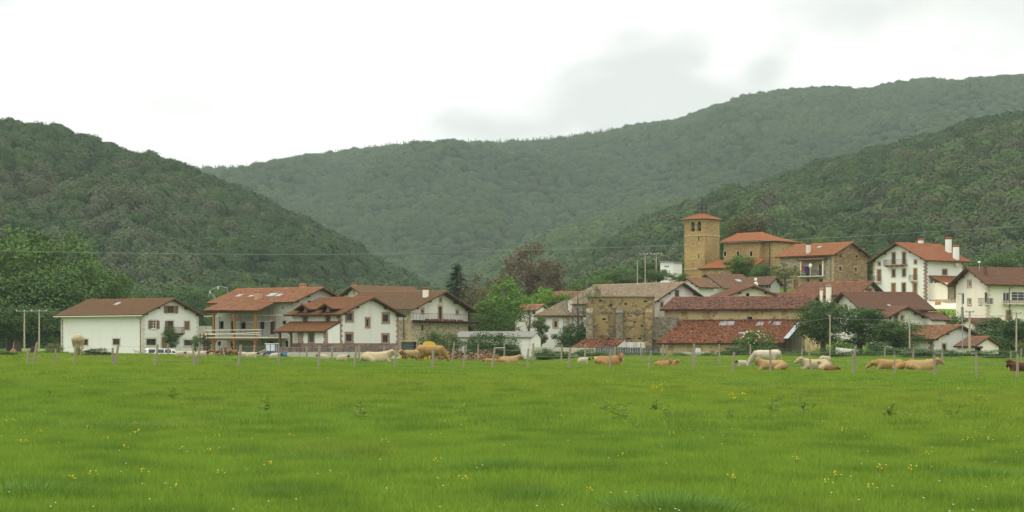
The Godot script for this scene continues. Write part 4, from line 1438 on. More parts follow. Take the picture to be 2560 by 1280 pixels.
	put("satellite_dish", mb, M.whiteframe, h.root)
	h = house("shed", "grey-green rendered garden shed against the stone house", 64.5, 366, 45, 5.5, 2.5, 12.3, 12.8, {"floor": 10.0, "ovl": 0.1, "ov": 0.1, "cat": "shed", "plain": 1})
	walls(h, M.cement)
	gable(h, Color(0.25, 0.25, 0.2), 0.05)

	church()

	# --- valley houses half hidden in trees
	h = house("house", "narrow white house with faded red roof half hidden behind the bare black tree", 3.3, 322, 30, 4.6, 5.0, 7.05, 8.0, {"floor": 0.0, "ovl": 0.3, "ov": 0.4})
	openings(h, [["F", 1318, 776, 1325, 788, "d"], ["F", 1331, 776, 1338, 786, "d"]])
	walls(h, M.oldwhite)
	gable(h, Color(0.30, 0.12, 0.075), 0.2, 0.02)
	h = house("house", "far red roof showing between the bright green tree and the beige roof", 9.5, 345, 25, 8.0, 8.0, 8.9, 10.8, {"floor": 1.0})
	walls(h, M.oldwhite)
	gable(h, Color(0.30, 0.13, 0.08), 0.15)
	h = house("shed", "low grey-roofed shed with white wall behind the hedge and brick heaps", -1.9, 269, 16, 11.5, 5.6, 2.45, 3.25, {"floor": -0.3, "ovl": 0.25, "ov": 0.3, "cat": "shed", "plain": 1})
	walls(h, M.oldwhite)
	var sl: float = h.l * 0.5
	var dk := MB.new()
	for s in [1.0, -1.0]:
		slab(dk, Vector3(-sl * s, h.hr, 0), Vector3(sl * s, h.hr, 0), Vector3(-sl * s, h.he, 2.8 * s), Vector3(sl * s, h.he, 2.8 * s), 0.1)
		for i in 46:
			var x := lerpf(-sl, sl, (i + 0.5) / 46.0)
			dk.box(Vector3(x, (h.hr + h.he) * 0.5 + 0.02, 1.4 * s), Vector3(0.1, 0.06, 2.9), Basis(Vector3.RIGHT, s * atan(h.slope)))
	put("roof", dk, mat(0.2, 0.2, 0.18, 0.8), h.root)


func arch_ring(mb: MB, c: Vector3, r: float, thick: float, deep: float, ux: Vector3, uz: Vector3, n := 9) -> void:
	for i in n:
		var a := PI * (i + 0.5) / n
		var b := Basis(ux, Vector3.UP, uz) * Basis(Vector3.BACK, a - PI * 0.5)
		var tone := rng.randf_range(0.88, 1.12)
		mb.col = Color(tone, tone, tone)
		mb.box(c + ux * cos(a) * (r + thick * 0.5) + Vector3.UP * sin(a) * (r + thick * 0.5), Vector3(PI * (r + thick * 0.5) / n * 0.95, thick, deep), b)


func church() -> void:
	var tone := Color(0.40, 0.115, 0.052)
	var d := 400.0
	var at := P(1762, 700, d)
	var r := base("church", Vector3(at.x, 0, -d), "ochre stone church with square bell tower and orange tiled roofs on the knoll", "church", "", deg_to_rad(-41.5))
	# local axes: +x to the right and towards the camera is the tower's long-side direction; the tower's near corner is the origin
	var a := 5.3
	var ye := P(0, 547, d).y
	var mb := MB.new()
	# the near corner is at (a, a) of a plan whose left face looks along +z and whose right face looks along +x
	var holes := []
	for px in [1734.3, 1749.0]:
		holes.append((px - 1762.0) / F * d / cos(deg_to_rad(41.5)))
	var y0 := P(0, 577, d).y
	var y1 := P(0, 558, d).y
	var half := 0.48
	# walls of the tower; the front face is built round its two belfry arches
	mb.span(Vector3(-a, 8, -a), Vector3(0, y0, 0))
	mb.span(Vector3(-a, y1 + half, -a), Vector3(0, ye, 0))
	mb.span(Vector3(-a, y0, -a), Vector3(0, y1 + half, -0.9))
	var xs := [-a, holes[0] - half, holes[0] + half, holes[1] - half, holes[1] + half, 0.0]
	for i in [0, 2, 4]:
		mb.span(Vector3(xs[i], y0, -0.9), Vector3(xs[i + 1], y1 + half, 0))
	for hx in holes:        # spandrels over the arch heads
		for i in 6:
			var t0 := PI * i / 6.0
			var t1 := PI * (i + 1) / 6.0
			var p0 := Vector3(hx + cos(t0) * half, y1 + sin(t0) * half, 0)
			var p1 := Vector3(hx + cos(t1) * half, y1 + sin(t1) * half, 0)
			mb.quad(p0, Vector3(p0.x, y1 + half, 0), Vector3(p1.x, y1 + half, 0), p1)
			mb.quad(p0, p1, p1 - Vector3(0, 0, 0.9), p0 - Vector3(0, 0, 0.9))
	put("tower", mb, M.gold, r)
	for y in [P(0, 589, d).y, P(0, 673, d).y]:
		mb = MB.new()
		mb.span(Vector3(-a - 0.08, y, -a - 0.08), Vector3(0.08, y + 0.22, 0.08))
		put("string_course", mb, M.ashlar, r)
	for hx in holes:
		mb = MB.new()
		mb.span(Vector3(hx - half, y0, -0.88), Vector3(hx + half, y1 + half, -0.85))
		put("belfry_opening", mb, M.dark, r)
		mb = MB.new()
		var rim := [0.3, 0.28, 0.22, 0.2, 0.12, 0.05]
		var pts := []
		for i in 6: pts.append(Vector3(hx, y1 - 0.9 + i * 0.13, -0.5))
		mb.tube(pts, rim, 10)
		mb.tube([Vector3(hx - half, y1 - 0.15, -0.5), Vector3(hx + half, y1 - 0.15, -0.5)], [0.07, 0.07], 5)
		put("bell", mb, mat(0.12, 0.13, 0.1, 0.5, 0.6), r)
		mb = MB.new()
		arch_ring(mb, Vector3(hx, y1, 0.0), half, 0.22, 0.12, Vector3.RIGHT, Vector3.BACK)
		put("arch", mb, M.ashlar, r)
	for q in [[1748.0, 596.0, 0.12, 0.5], [1748.0, 640.0, 0.12, 0.4]]:
		var x: float = (q[0] - 1762.0) / F * d / cos(deg_to_rad(41.5))
		mb = MB.new()
		mb.span(Vector3(x - q[2], P(0, q[1], d).y - q[3], -0.2), Vector3(x + q[2], P(0, q[1], d).y + q[3], 0.004))
		put("slit_window", mb, M.dark, r)
	# tower roof
	var o := 0.55
	var ap := Vector3(-a * 0.5, P(0, 528.5, d).y, -a * 0.5)
	var yy := ye + 0.0
	var c := [Vector3(-a - o, yy, o), Vector3(o, yy, o), Vector3(o, yy, -a - o), Vector3(-a - o, yy, -a - o)]
	roof(r, [[ap, ap, c[0], c[1]], [ap, ap, c[1], c[2]], [ap, ap, c[2], c[3]], [ap, ap, c[3], c[0]]], tone, 0.07, 0.0, false)
	mb = MB.new()
	mb.span(Vector3(-a - 0.2, ye - 0.35, -a - 0.2), Vector3(0.2, ye - 0.1, 0.2))
	put("cornice", mb, M.ashlar, r)
	# iron bell frame and cross
	mb = MB.new()
	var fy := ap.y - 0.1
	var ft := P(0, 496, d).y
	for s in [[-1, -1], [1, -1], [1, 1], [-1, 1]]:
		mb.tube([ap * Vector3(1, 0, 1) + Vector3(s[0] * 0.62, fy - 0.6, s[1] * 0.62), ap * Vector3(1, 0, 1) + Vector3(s[0] * 0.6, ft - 0.5, s[1] * 0.6)], [0.17, 0.16], 5)
	for y in [0.6, 1.4, 2.2]:
		for s in [[-1, -1, 1, -1], [1, -1, 1, 1], [1, 1, -1, 1], [-1, 1, -1, -1]]:
			mb.tube([ap * Vector3(1, 0, 1) + Vector3(s[0] * 0.61, fy + y - 0.3, s[1] * 0.61), ap * Vector3(1, 0, 1) + Vector3(s[2] * 0.61, fy + y - 0.3, s[3] * 0.61)], [0.13, 0.13], 5)
	put("bell_frame", mb, M.iron, r)
	mb = MB.new()
	mb.tube([ap * Vector3(1, 0, 1) + Vector3(0, fy + 0.3, 0), ap * Vector3(1, 0, 1) + Vector3(0, ft + 0.35, 0)], [0.16, 0.15], 5)
	mb.tube([ap * Vector3(1, 0, 1) + Vector3(-0.42, ft - 0.45, 0.2), ap * Vector3(1, 0, 1) + Vector3(0.42, ft - 0.45, -0.2)], [0.11, 0.11], 5)
	put("cross", mb, M.iron, r)
	mb = MB.new()
	mb.span(ap + Vector3(-0.65, -0.7, -0.65), ap + Vector3(0.65, 0.15, 0.65))
	put("frame_base", mb, M.frame, r)
	# nave: its near long wall lies a little in front of the tower
	var hd := {"root": r, "inv": r.transform.affine_inverse()}
	var zn := 3.2
	var el := ray(hd, 1797.5, 604.5, Vector3(0, 0, zn), Vector3(0, 0, 1))
	var er := ray(hd, 1901, 603, Vector3(0, 0, zn), Vector3(0, 0, 1))
	var back := zn - 12.6
	var ey := (el.y + er.y) * 0.5
	var rl := ray(hd, 1843, 585, Vector3(0, 0, (zn + back) * 0.5), Vector3(0, 0, 1))
	var x0: float = el.x
	var x1: float = er.x
	var ry: float = rl.y
	var zm := (zn + back) * 0.5
	mb = MB.new()
	mb.span(Vector3(x0 + 0.7, 8, back + 0.7), Vector3(x1 - 0.7, ey - 0.05, zn - 0.7))
	put("nave", mb, M.gold, r)
	mb = MB.new()
	mb.span(Vector3(x1 - 0.69, 8, back + 1.6), Vector3(x1 + 1.6, ey - 0.06, zn - 2.1))
	put("apse", mb, M.gold, r)
	roof(r, [[Vector3(x0, ry, zm), Vector3(x1 - 3.6, ry, zm), Vector3(x0, ey, zn), Vector3(x1, ey, zn)], [Vector3(x1 - 3.6, ry, zm), Vector3(x1 - 3.6, ry, zm), Vector3(x1, ey, zn), Vector3(x1 + 0.3, ey, back)], [Vector3(x1 - 3.6, ry, zm), Vector3(x0, ry, zm), Vector3(x1 + 0.3, ey, back), Vector3(x0, ey, back)]], tone, 0.06)
	roof(r, [[Vector3(x1 - 3.2, ry - 0.35, zm), Vector3(x1 - 3.2, ry - 0.35, zm), Vector3(x1 + 2.2, ey - 0.05, zn - 1.4), Vector3(x1 + 2.2, ey - 0.05, back + 1.0)], [Vector3(x1 - 3.2, ry - 0.3, zm), Vector3(x1 - 3.2, ry - 0.3, zm), Vector3(x1 - 0.5, ey - 0.04, zn - 1.4), Vector3(x1 + 2.2, ey - 0.04, zn - 1.4)]], tone, 0.06, 0.0, false)
	mb = MB.new()
	mb.tube([Vector3(x0, ey - 0.1, zn + 0.05), Vector3(x1, ey - 0.1, zn + 0.05)], [0.09, 0.09], 6)
	mb.tube([Vector3(x1 + 0.9, ey - 0.2, zn - 2.0), Vector3(x1 + 0.9, 10, zn - 2.0)], [0.07, 0.07], 5)
	put("gutter", mb, M.beam, r)
	for px in [1813.0, 1845.0, 1878.0]:
		var w := ray(hd, px, 634, Vector3(0, 0, zn - 0.7), Vector3(0, 0, 1))
		mb = MB.new()
		mb.span(Vector3(w.x - 0.3, w.y - 0.5, zn - 0.9), Vector3(w.x + 0.3, w.y + 0.45, zn - 0.696))
		var win := put("window", mb, M.dark, r)
		mb = MB.new()
		for s in [[-0.42, -0.3, -0.5, 0.45], [0.3, 0.42, -0.5, 0.45], [-0.42, 0.42, 0.451, 0.6], [-0.42, 0.42, -0.62, -0.501]]:
			mb.span(Vector3(w.x + s[0], w.y + s[2], zn - 0.72), Vector3(w.x + s[1], w.y + s[3], zn - 0.66))
		put("surround", mb, M.ashlar, win)
	# porch with arches
	var zq := zn + 3.6
	var pt := ray(hd, 1800, 651, Vector3(0, 0, zn - 0.68), Vector3(0, 0, 1))
	var pb := ray(hd, 1744, 672, Vector3(0, 0, zq), Vector3(0, 0, 1))
	var pr := ray(hd, 1906, 650, Vector3(0, 0, zn - 0.68), Vector3(0, 0, 1))
	roof(r, [[Vector3(pt.x - 0.6, pt.y, zn - 0.68), Vector3(pr.x + 0.6, pt.y, zn - 0.68), Vector3(pb.x, pb.y, zq), Vector3(pr.x + 0.9, pb.y, zq)]], Color(0.42, 0.105, 0.042), 0.08, 0.0, false)
	mb = MB.new()
	var wy := pb.y - 0.1
	var zf := zq - 0.5
	var sp := wy - 1.6
	var spots := []
	for px in [1776.0, 1804.0, 1835.0]:
		spots.append(ray(hd, px, 685, Vector3(0, 0, zf), Vector3(0, 0, 1)).x)
	var last: float = pb.x + 0.6
	for sx in spots:
		mb.span(Vector3(last, 8, zf - 0.4), Vector3(sx - 0.85, wy, zf))
		last = sx + 0.85
		mb.span(Vector3(sx - 0.85, sp + 0.85, zf - 0.4), Vector3(sx + 0.85, wy, zf))
		for i in 8:
			var p0 := Vector3(sx + cos(PI * i / 8.0) * 0.85, sp + sin(PI * i / 8.0) * 0.85, zf)
			var p1 := Vector3(sx + cos(PI * (i + 1) / 8.0) * 0.85, sp + sin(PI * (i + 1) / 8.0) * 0.85, zf)
			mb.quad(p0, Vector3(p0.x, sp + 0.85, zf), Vector3(p1.x, sp + 0.85, zf), p1)
	mb.span(Vector3(last, 8, zf - 0.4), Vector3(pr.x + 0.4, wy, zf))
	put("porch_wall", mb, M.gold, r)
	for sx in spots:
		mb = MB.new()
		arch_ring(mb, Vector3(sx, sp, zf), 0.85, 0.25, 0.1, Vector3.RIGHT, Vector3.BACK, 11)
		put("arch", mb, M.ashlar, r)
	# white transformer house
	var tb := base("transformer_tower", G(1678, 392), "white boxy transformer tower with insulators left of the church", "transformer tower", "", deg_to_rad(-38))
	var ty: float = P(0, 657, 392).y - tb.position.y
	mb = MB.new()
	mb.span(Vector3(-1.6, -2, -1.6), Vector3(1.6, ty, 1.6))
	put("wall", mb, M.bright, tb)
	mb = MB.new()
	slab(mb, Vector3(-1.85, ty + 0.35, -1.85), Vector3(-1.85, ty + 0.35, 1.85), Vector3(1.85, ty + 0.05, -1.85), Vector3(1.85, ty + 0.05, 1.85), 0.12)
	put("roof", mb, M.grey, tb)
	mb = MB.new()
	for k in 3: mb.span(Vector3(-0.6 + k * 0.4, ty - 0.95, 1.58), Vector3(-0.32 + k * 0.4, ty - 0.65, 1.605))
	put("vent", mb, M.dark, tb)
	for k in 3:
		mb = MB.new()
		mb.tube([Vector3(-0.8 + k * 0.75, ty - 2.2, 1.6), Vector3(-0.8 + k * 0.75, ty - 2.3, 1.95)], [0.07, 0.05], 6)
		mb.tube([Vector3(-0.8 + k * 0.75, ty - 1.6, 1.7), Vector3(-0.8 + k * 0.75, ty - 2.6, 1.75)], [0.035, 0.035], 5)
		put("insulator", mb, M.iron, tb)
	mb = MB.new()
	mb.tube([Vector3(-1.1, ty - 2.2, 1.66), Vector3(1.0, ty - 2.2, 1.66)], [0.04, 0.04], 5)
	put("bracket", mb, M.iron, tb)


# ---------- trees, bushes, hedges ----------
# leaves spread through a number of overlapping clumps; sizes are for a plant 10 m tall
func foliage(s: int, clumps: Array, per: int, leaf: float, bent := 0.4) -> MB:
	var r := RandomNumberGenerator.new()
	r.seed = s
	var mb := MB.new()
	for q in clumps:
		var shade := r.randf_range(0.78, 1.25)
		var warm := r.randf_range(0.88, 1.14)
		for k in per:
			var d := Vector3(r.randfn(), r.randfn(), r.randfn()).normalized()
			var at: Vector3 = q[0] + d * q[1] * pow(r.randf(), 0.4)
			var nrm := (d + Vector3(0, 0.5, 0) + Vector3(r.randfn(), r.randfn(), r.randfn()) * bent * 1.4).normalized()
			var a := nrm.cross(Vector3(r.randfn(), r.randfn(), r.randfn())).normalized()
			var b := nrm.cross(a)
			var sz := leaf * r.randf_range(0.6, 1.4)
			var t := shade * r.randf_range(0.75, 1.28)
			mb.col = Color(t * warm, t, t * r.randf_range(0.8, 1.15))
			mb.quad(at - a * sz, at + b * sz * 0.62, at + a * sz, at - b * sz * 0.62)
	return mb


func cloud_of(s: int, n: int, c: Vector3, reach: Vector3, size: float) -> Array:
	var r := RandomNumberGenerator.new()
	r.seed = s
	var out := []
	for k in n:
		var d := Vector3(r.randfn(), r.randfn(), r.randfn()).normalized() * pow(r.randf(), 0.38)
		var z := size * r.randf_range(0.65, 1.3)
		out.append([c + d * reach, Vector3(z, z * 0.8, z)])
	return out


func limbs(s: int, height: float, r0: float, n: int, spread: float, low: float, twigs := 0, m := 5) -> MB:
	var r := RandomNumberGenerator.new()
	r.seed = s
	var mb := MB.new()
	var top := Vector3(r.randf_range(-0.3, 0.3), height, r.randf_range(-0.3, 0.3))
	mb.tube([Vector3(0, -0.4, 0), Vector3(0.05, height * 0.35, 0), top * 0.7 + Vector3(0.1, 0, 0.1), top], [r0 * 1.25, r0, r0 * 0.6, r0 * 0.15], 7)
	for k in n:
		var y := lerpf(low, 0.88, (k + r.randf()) / n) * height
		var an := k * 2.4 + r.randf()
		var len := spread * (1.1 - 0.6 * y / height) * r.randf_range(0.7, 1.2)
		var a := Vector3(0, y, 0)
		var dir := Vector3(cos(an), r.randf_range(0.35, 0.9), sin(an))
		var b := a + dir * len * 0.5
		var c := b + Vector3(cos(an + r.randf_range(-0.5, 0.5)), r.randf_range(0.4, 1.1), sin(an)) * len * 0.5
		var w := r0 * 0.45 * (1.2 - y / height)
		mb.tube([a, b, c], [w, w * 0.6, w * 0.15], m)
		for t in twigs:
			var f := a.lerp(b, r.randf_range(0.3, 1.0)) if t % 2 else b.lerp(c, r.randf())
			var g := f + Vector3(r.randfn(), r.randf_range(-0.1, 1.0), r.randfn()).normalized() * len * r.randf_range(0.2, 0.5)
			var e := g + Vector3(r.randfn() * 0.5, r.randf_range(0.2, 0.8), r.randfn() * 0.5) * len * 0.22
			mb.tube([f, g, e], [w * 0.32, w * 0.2, w * 0.08], 3, false)
	return mb


func spruce() -> MB:
	var r := RandomNumberGenerator.new()
	r.seed = 77
	var mb := MB.new()
	for k in 2600:
		var t := pow(r.randf(), 0.62)
		var tier := fposmod(t * 13.0, 1.0)
		var y := 10.0 - 9.6 * t
		var rad := (0.15 + 2.0 * t * (0.62 + 0.38 * tier)) * sqrt(r.randf_range(0.1, 1.0))
		var an := r.randf() * TAU
		rad *= 0.85 + 0.25 * sin(an * 3.0 + t * 20.0)
		var at := Vector3(cos(an) * rad, y - rad * 0.28, sin(an) * rad)
		var outw := Vector3(cos(an), -0.4, sin(an)).normalized()
		var side := Vector3(-sin(an), r.randfn() * 0.3, cos(an))
		var z := r.randf_range(0.14, 0.3)
		var tone := r.randf_range(0.7, 1.25)
		mb.col = Color(tone, tone, tone)
		mb.quad(at - outw * z, at + side * z * 0.35, at + outw * z * 1.3, at - side * z * 0.35)
	return mb


var plants := {}
func plant_kinds() -> void:
	plants.broad = [foliage(201, cloud_of(1, 46, Vector3(0, 6.1, 0), Vector3(3.1, 3.4, 3.1), 1.25), 190, 0.125), limbs(301, 7.5, 0.28, 10, 3.4, 0.3)]
	plants.dense = [foliage(202, cloud_of(2, 60, Vector3(0, 5.4, 0), Vector3(3.2, 4.0, 3.2), 1.25), 190, 0.125), limbs(302, 7.0, 0.3, 10, 3.4, 0.2)]
	plants.tall = [foliage(203, cloud_of(3, 46, Vector3(0, 6.0, 0), Vector3(1.9, 3.9, 1.9), 0.95), 150, 0.115), limbs(303, 8.5, 0.2, 12, 2.2, 0.2)]
	plants.loose = [foliage(204, cloud_of(4, 34, Vector3(0, 5.8, 0), Vector3(2.6, 3.6, 2.6), 1.0), 75, 0.12), limbs(304, 8.5, 0.2, 16, 3.0, 0.15, 3)]
	plants.russet = [foliage(205, cloud_of(5, 80, Vector3(0, 6.2, 0), Vector3(3.5, 3.6, 3.5), 0.9), 120, 0.10), limbs(305, 9.0, 0.3, 26, 4.0, 0.18, 9)]
	plants.bush = [foliage(206, cloud_of(6, 44, Vector3(0, 3.4, 0), Vector3(4.4, 4.8, 4.4), 1.9), 190, 0.2), limbs(306, 6.0, 0.2, 6, 3.0, 0.1)]
	plants.spruce = [spruce(), limbs(307, 9.6, 0.22, 4, 1.0, 0.3)]
	plants.bare = [foliage(208, cloud_of(8, 12, Vector3(0, 7, 0), Vector3(3, 2.5, 3), 0.8), 6, 0.12), limbs(308, 9.5, 0.24, 15, 4.2, 0.22, 5)]
	for k in plants:
		plants[k] = [plants[k][0].mesh(M.leaf), plants[k][1].mesh(M.bark)]


func plant(kind: String, called: String, label: String, px: float, top: float, d: float, wide: float, tint: Color, ground := INF) -> Node3D:
	var g := G(px, d)
	if ground < INF: g.y = EYE + (HY - ground) / F * d
	var tall := P(px, top, d).y - g.y
	var cat := {"bush": "bush", "hedge": "hedge"}
	var o := base(called, g, label, called.replace("_", " ") if called in ["bush", "hedge", "sapling"] else "tree", "", rng.randf() * TAU)
	var natural: float = {"broad": 8.2, "dense": 8.4, "tall": 5.4, "loose": 6.8, "russet": 8.4, "bush": 11.0, "spruce": 2.7, "bare": 7.5}[kind]
	var w := wide / F * d / natural / (0.8 if kind in ["tall", "spruce"] else 0.66)
	var h := tall / (9.4 if kind != "bush" else 8.9)
	var key := "leaf%s" % tint.to_html()
	if not M.has(key): M[key] = leafmat(tint.r, tint.g, tint.b, 0.45)
	var c := put("crown" if not called in ["bush", "hedge"] else "foliage", plants[kind][0], M[key], o)
	c.scale = Vector3(w, h, w)
	var t := put("trunk" if not called in ["bush", "hedge"] else "stem", plants[kind][1], M.bark, o)
	t.scale = Vector3(w, h, w)
	return o


func greenery() -> void:
	plant_kinds()
	var deep := Color(0.042, 0.082, 0.022)
	var dark := Color(0.055, 0.105, 0.026)
	var mid := Color(0.076, 0.142, 0.028)
	var bright := Color(0.125, 0.245, 0.032)
	var olive := Color(0.13, 0.15, 0.046)
	var russet := Color(0.112, 0.084, 0.052)
	# the grove on the left
	plant("broad", "tree", "leafy tree cut by the left edge, behind the grove's front trees", -55, 600, 372, 210, mid)
	plant("broad", "tree", "tallest rounded tree of the left grove, above the haystack", 42, 566, 362, 200, mid)
	plant("broad", "tree", "second tall rounded tree of the left grove, above the pole pair", 138, 578, 366, 160, mid)
	plant("dense", "tree", "grove tree whose crown slopes down behind the farmhouse roof", 215, 648, 350, 150, dark.lerp(mid, 0.7))
	plant("dense", "tree", "rightmost grove tree, beside the foot of the grey wood", 282, 672, 356, 90, dark.lerp(mid, 0.8))
	plant("dense", "tree", "lower dark grove tree between the two poles and the farmhouse", 128, 668, 335, 170, dark.lerp(mid, 0.35))
	plant("dense", "tree", "lower dark grove tree directly behind the haystack", 25, 680, 332, 170, dark.lerp(mid, 0.35))
	plant("dense", "tree", "low dark tree touching the farmhouse's left wall", 195, 738, 338, 130, dark)
	plant("dense", "tree", "low dark tree at the left edge behind the hedge", -40, 740, 320, 150, dark)
	plant("dense", "tree", "low dark tree at the foot of the two poles", 85, 762, 318, 140, dark)
	plant("bush", "bush", "pale olive bush at the left end of the farmhouse wall", 137, 856, 255, 36, olive, 890.0)
	plant("bush", "bush", "dark shrub right of the cream cow seen from behind", 238, 869, 152, 60, deep)
	plant("bush", "bush", "low dark shrub beside the posts, right of the dark shrub", 268, 885, 156, 34, dark)
	for q in [[-30, 866, "low clipped dark hedge at the left edge"], [45, 877, "low clipped dark hedge in front of the haystack"], [110, 876, "low clipped dark hedge below the two poles"], [165, 878, "low clipped dark hedge along the farmhouse wall"]]:
		plant("bush", "hedge", q[2], q[0], q[1], 192, 88, deep, 902.0)
	plant("bush", "bush", "rounded green bush at the very left end of the fence", 8, 876, 150, 70, dark.lerp(mid, 0.4))
	plant("tall", "tree", "small leafy tree in front of the farmhouse balcony", 428, 818, 284, 44, dark.lerp(mid, 0.3), 888.0)
	plant("tall", "sapling", "young green sapling at the farmhouse's right corner", 489, 838, 272, 26, mid, 890.0)
	plant("tall", "bush", "dark creeper bush beside the wooden rack left of the unfinished house", 518, 832, 288, 34, deep, 890.0)
	# along the foot of the left hill
	var k := 0
	for q in [[335, 722, 80], [392, 708, 95], [452, 706, 90], [505, 715, 80], [690, 732, 60], [1020, 722, 70], [1075, 716, 60]]:
		plant("broad", "tree", ["pale green tree rising behind the farmhouse roof ridge, left part", "pale green tree rising behind the middle of the farmhouse roof", "pale green tree behind the farmhouse gable", "pale green tree between the farmhouse gable and the metal pylon", "green tree top behind the unfinished house's ridge", "green tree between the two brown roofs' far ends", "green tree top left of the spruce"][k], q[0], q[1], 470 + k * 6, q[2], Color(0.07, 0.13, 0.04))
		k += 1
	plant("loose", "tree", "yellow-green tree showing above the unfinished house's roof", 615, 690, 420, 70, Color(0.11, 0.15, 0.035))
	plant("broad", "tree", "round green bush-like tree behind the metal pylon", 560, 718, 440, 60, mid)
	# the middle of the valley
	plant("spruce", "spruce_tree", "dark pointed spruce behind the wide brown-roofed farmhouse", 1143, 668, 345, 104, Color(0.034, 0.078, 0.030))
	plant("loose", "tree", "brownish budding tree right of the spruce", 1195, 690, 338, 80, Color(0.10, 0.085, 0.04))
	plant("loose", "tree", "brownish budding tree behind the tall green tree", 1225, 700, 330, 70, russet.lerp(olive, 0.4))
	plant("tall", "tree", "tall fresh green tree left of the russet tree", 1268, 698, 312, 105, bright.lerp(mid, 0.35))
	plant("dense", "tree", "mid-green tree in front of the stone gable's right end", 1228, 742, 300, 82, mid)
	plant("russet", "tree", "big round russet tree with bare twigs, tallest in the valley middle", 1326, 627, 352, 138, russet)
	plant("russet", "tree", "thin greyish twiggy tree right below the russet tree", 1280, 745, 330, 80, Color(0.09, 0.075, 0.05))
	plant("broad", "tree", "bright green round tree above the narrow white house", 1374, 717, 342, 92, bright)
	plant("dense", "tree", "yellow-green bushy tree between bright tree and beige roof", 1418, 733, 340, 70, mid.lerp(olive, 0.4))
	plant("bare", "tree", "black bare-branched tree in front of the narrow white house", 1320, 765, 300, 80, dark)
	plant("tall", "tree", "dark ivy-clad tree trunk left of the small hipped house", 1352, 790, 284, 44, deep.lerp(olive, 0.25))
	plant("bush", "tree", "dark rounded evergreen in front of the hipped house's right corner", 1424, 806, 280, 66, deep)
	plant("bush", "bush", "dark bush left of the ruin, right of the rounded evergreen", 1455, 803, 281, 46, deep)
	plant("bare", "tree", "thin twiggy tree with few leaves against the beige roof", 1447, 728, 286, 70, olive)
	plant("loose", "sapling", "leafy twigs in front of the beige roof above the ruin's corner", 1488, 716, 292, 70, olive)
	plant("bush", "bush", "rounded dark bush below the stone gable", 1082, 824, 266, 62, dark)
	plant("bush", "bush", "brown-green bush between the stone gable and the grey shed", 1128, 826, 264, 56, olive.lerp(dark, 0.5))
	plant("bush", "hedge", "dark hedge before the grey shed, left half", 1198, 826, 258, 74, deep.lerp(dark, 0.5))
	plant("bush", "hedge", "dark hedge before the grey shed, right half", 1252, 828, 258, 74, deep.lerp(dark, 0.5))
	plant("bush", "bush", "small dark bush at the white end wall of the grey shed", 1290, 858, 256, 28, deep)
	k = 0
	for q in [[1480, 690, 430, 90], [1540, 668, 440, 90], [1575, 690, 420, 60], [1622, 655, 404, 54], [1645, 672, 384, 50], [1700, 682, 380, 50], [1732, 640, 425, 60], [1430, 712, 400, 80], [1350, 700, 440, 80]]:
		plant("broad" if k != 3 else "dense", "tree", ["hillside tree above the left end of the beige roof", "hillside tree left of the lone utility pole", "small tree behind the beige ridge, left of the lone pole", "dark tree in front of the two cross-armed poles", "tree at the left foot of the white transformer tower", "tree at the right foot of the white transformer tower", "green tree against the church tower's left edge", "hillside tree above the twiggy tree", "hillside tree right of the russet tree"][k], q[0], q[1], q[2], q[3], [mid, mid, dark, dark, dark.lerp(mid, 0.5), mid, mid, mid.lerp(olive, 0.5), mid][k])
		k += 1
	# round the church
	plant("tall", "tree", "round green tree in front of the church nave", 1853, 637, 382, 82, mid.lerp(bright, 0.3), 712.0)
	plant("broad", "tree", "smaller green tree right of the nave tree", 1914, 660, 376, 62, mid, 718.0)
	plant("loose", "tree", "light yellow-green tree before the stone house's arched door", 1962, 658, 366, 76, olive, 738.0)
	plant("dense", "tree", "dull brown round tree behind the church roof", 1866, 534, 426, 100, Color(0.085, 0.078, 0.036))
	plant("broad", "tree", "green tree edge beside the tower, behind the church", 1826, 543, 436, 50, mid)
	plant("broad", "tree", "green tree top peeping over the stone house's roof, left", 2030, 590, 425, 60, mid.lerp(olive, 0.3))
	plant("broad", "tree", "green tree top peeping over the stone house's roof, right", 2062, 592, 428, 60, mid)
	plant("tall", "tree", "dark narrow conifer between stone house and tall white house", 2172, 640, 384, 24, deep, 720.0)
	plant("broad", "tree", "round green tree on the slope right of the white chimneys", 2488, 634, 440, 110, dark.lerp(mid, 0.5))
	plant("broad", "tree", "round green tree on the slope near the right edge", 2545, 622, 450, 110, dark.lerp(mid, 0.4))
	plant("dense", "tree", "dark slope tree above the dark brown roof", 2436, 652, 436, 90, mid)
	# in front of the right-hand houses
	plant("dense", "tree", "dark leafy tree at the right end of the old barn", 2058, 748, 264, 108, dark)
	plant("dense", "tree", "dark leafy tree in the middle of three, before the plum-brown roof", 2148, 764, 262, 128, dark.lerp(deep, 0.5))
	plant("dense", "tree", "dark leafy tree rightmost of three, before the low cottage", 2246, 800, 258, 112, dark)
	plant("bush", "tree", "broad dark bushy tree below the glazed gallery house", 2490, 788, 282, 130, deep.lerp(dark, 0.4), 880.0)
	plant("dense", "tree", "dark tree cut by the right edge below the gallery", 2548, 796, 276, 90, deep, 880.0)
	plant("bush", "bush", "dark bush behind the beige gabled shed", 2470, 832, 268, 90, dark, 885.0)
	plant("loose", "sapling", "pale green sapling by the last poles at the right edge", 2552, 852, 240, 40, olive, 895.0)
	plant("bush", "bush", "elder bush in cream flower against the red lean-to roof", 1884, 821, 258, 78, mid, 888.0)
	var el := get_child(get_child_count() - 1)
	var fl := MB.new()
	for i in 60:
		var an := rng.randf() * TAU
		var up := rng.randf_range(0.35, 1.0)
		fl.ball(Vector3(cos(an) * 2.1 * sqrt(1.05 - up * up * 0.9), 0.4 + up * 2.9, sin(an) * 2.1 * sqrt(1.05 - up * up * 0.9)), Vector3(0.12, 0.06, 0.12), 3, 5)
	tag(put("blossom", fl, mat(0.62, 0.6, 0.42), el), "", "", "", "stuff")
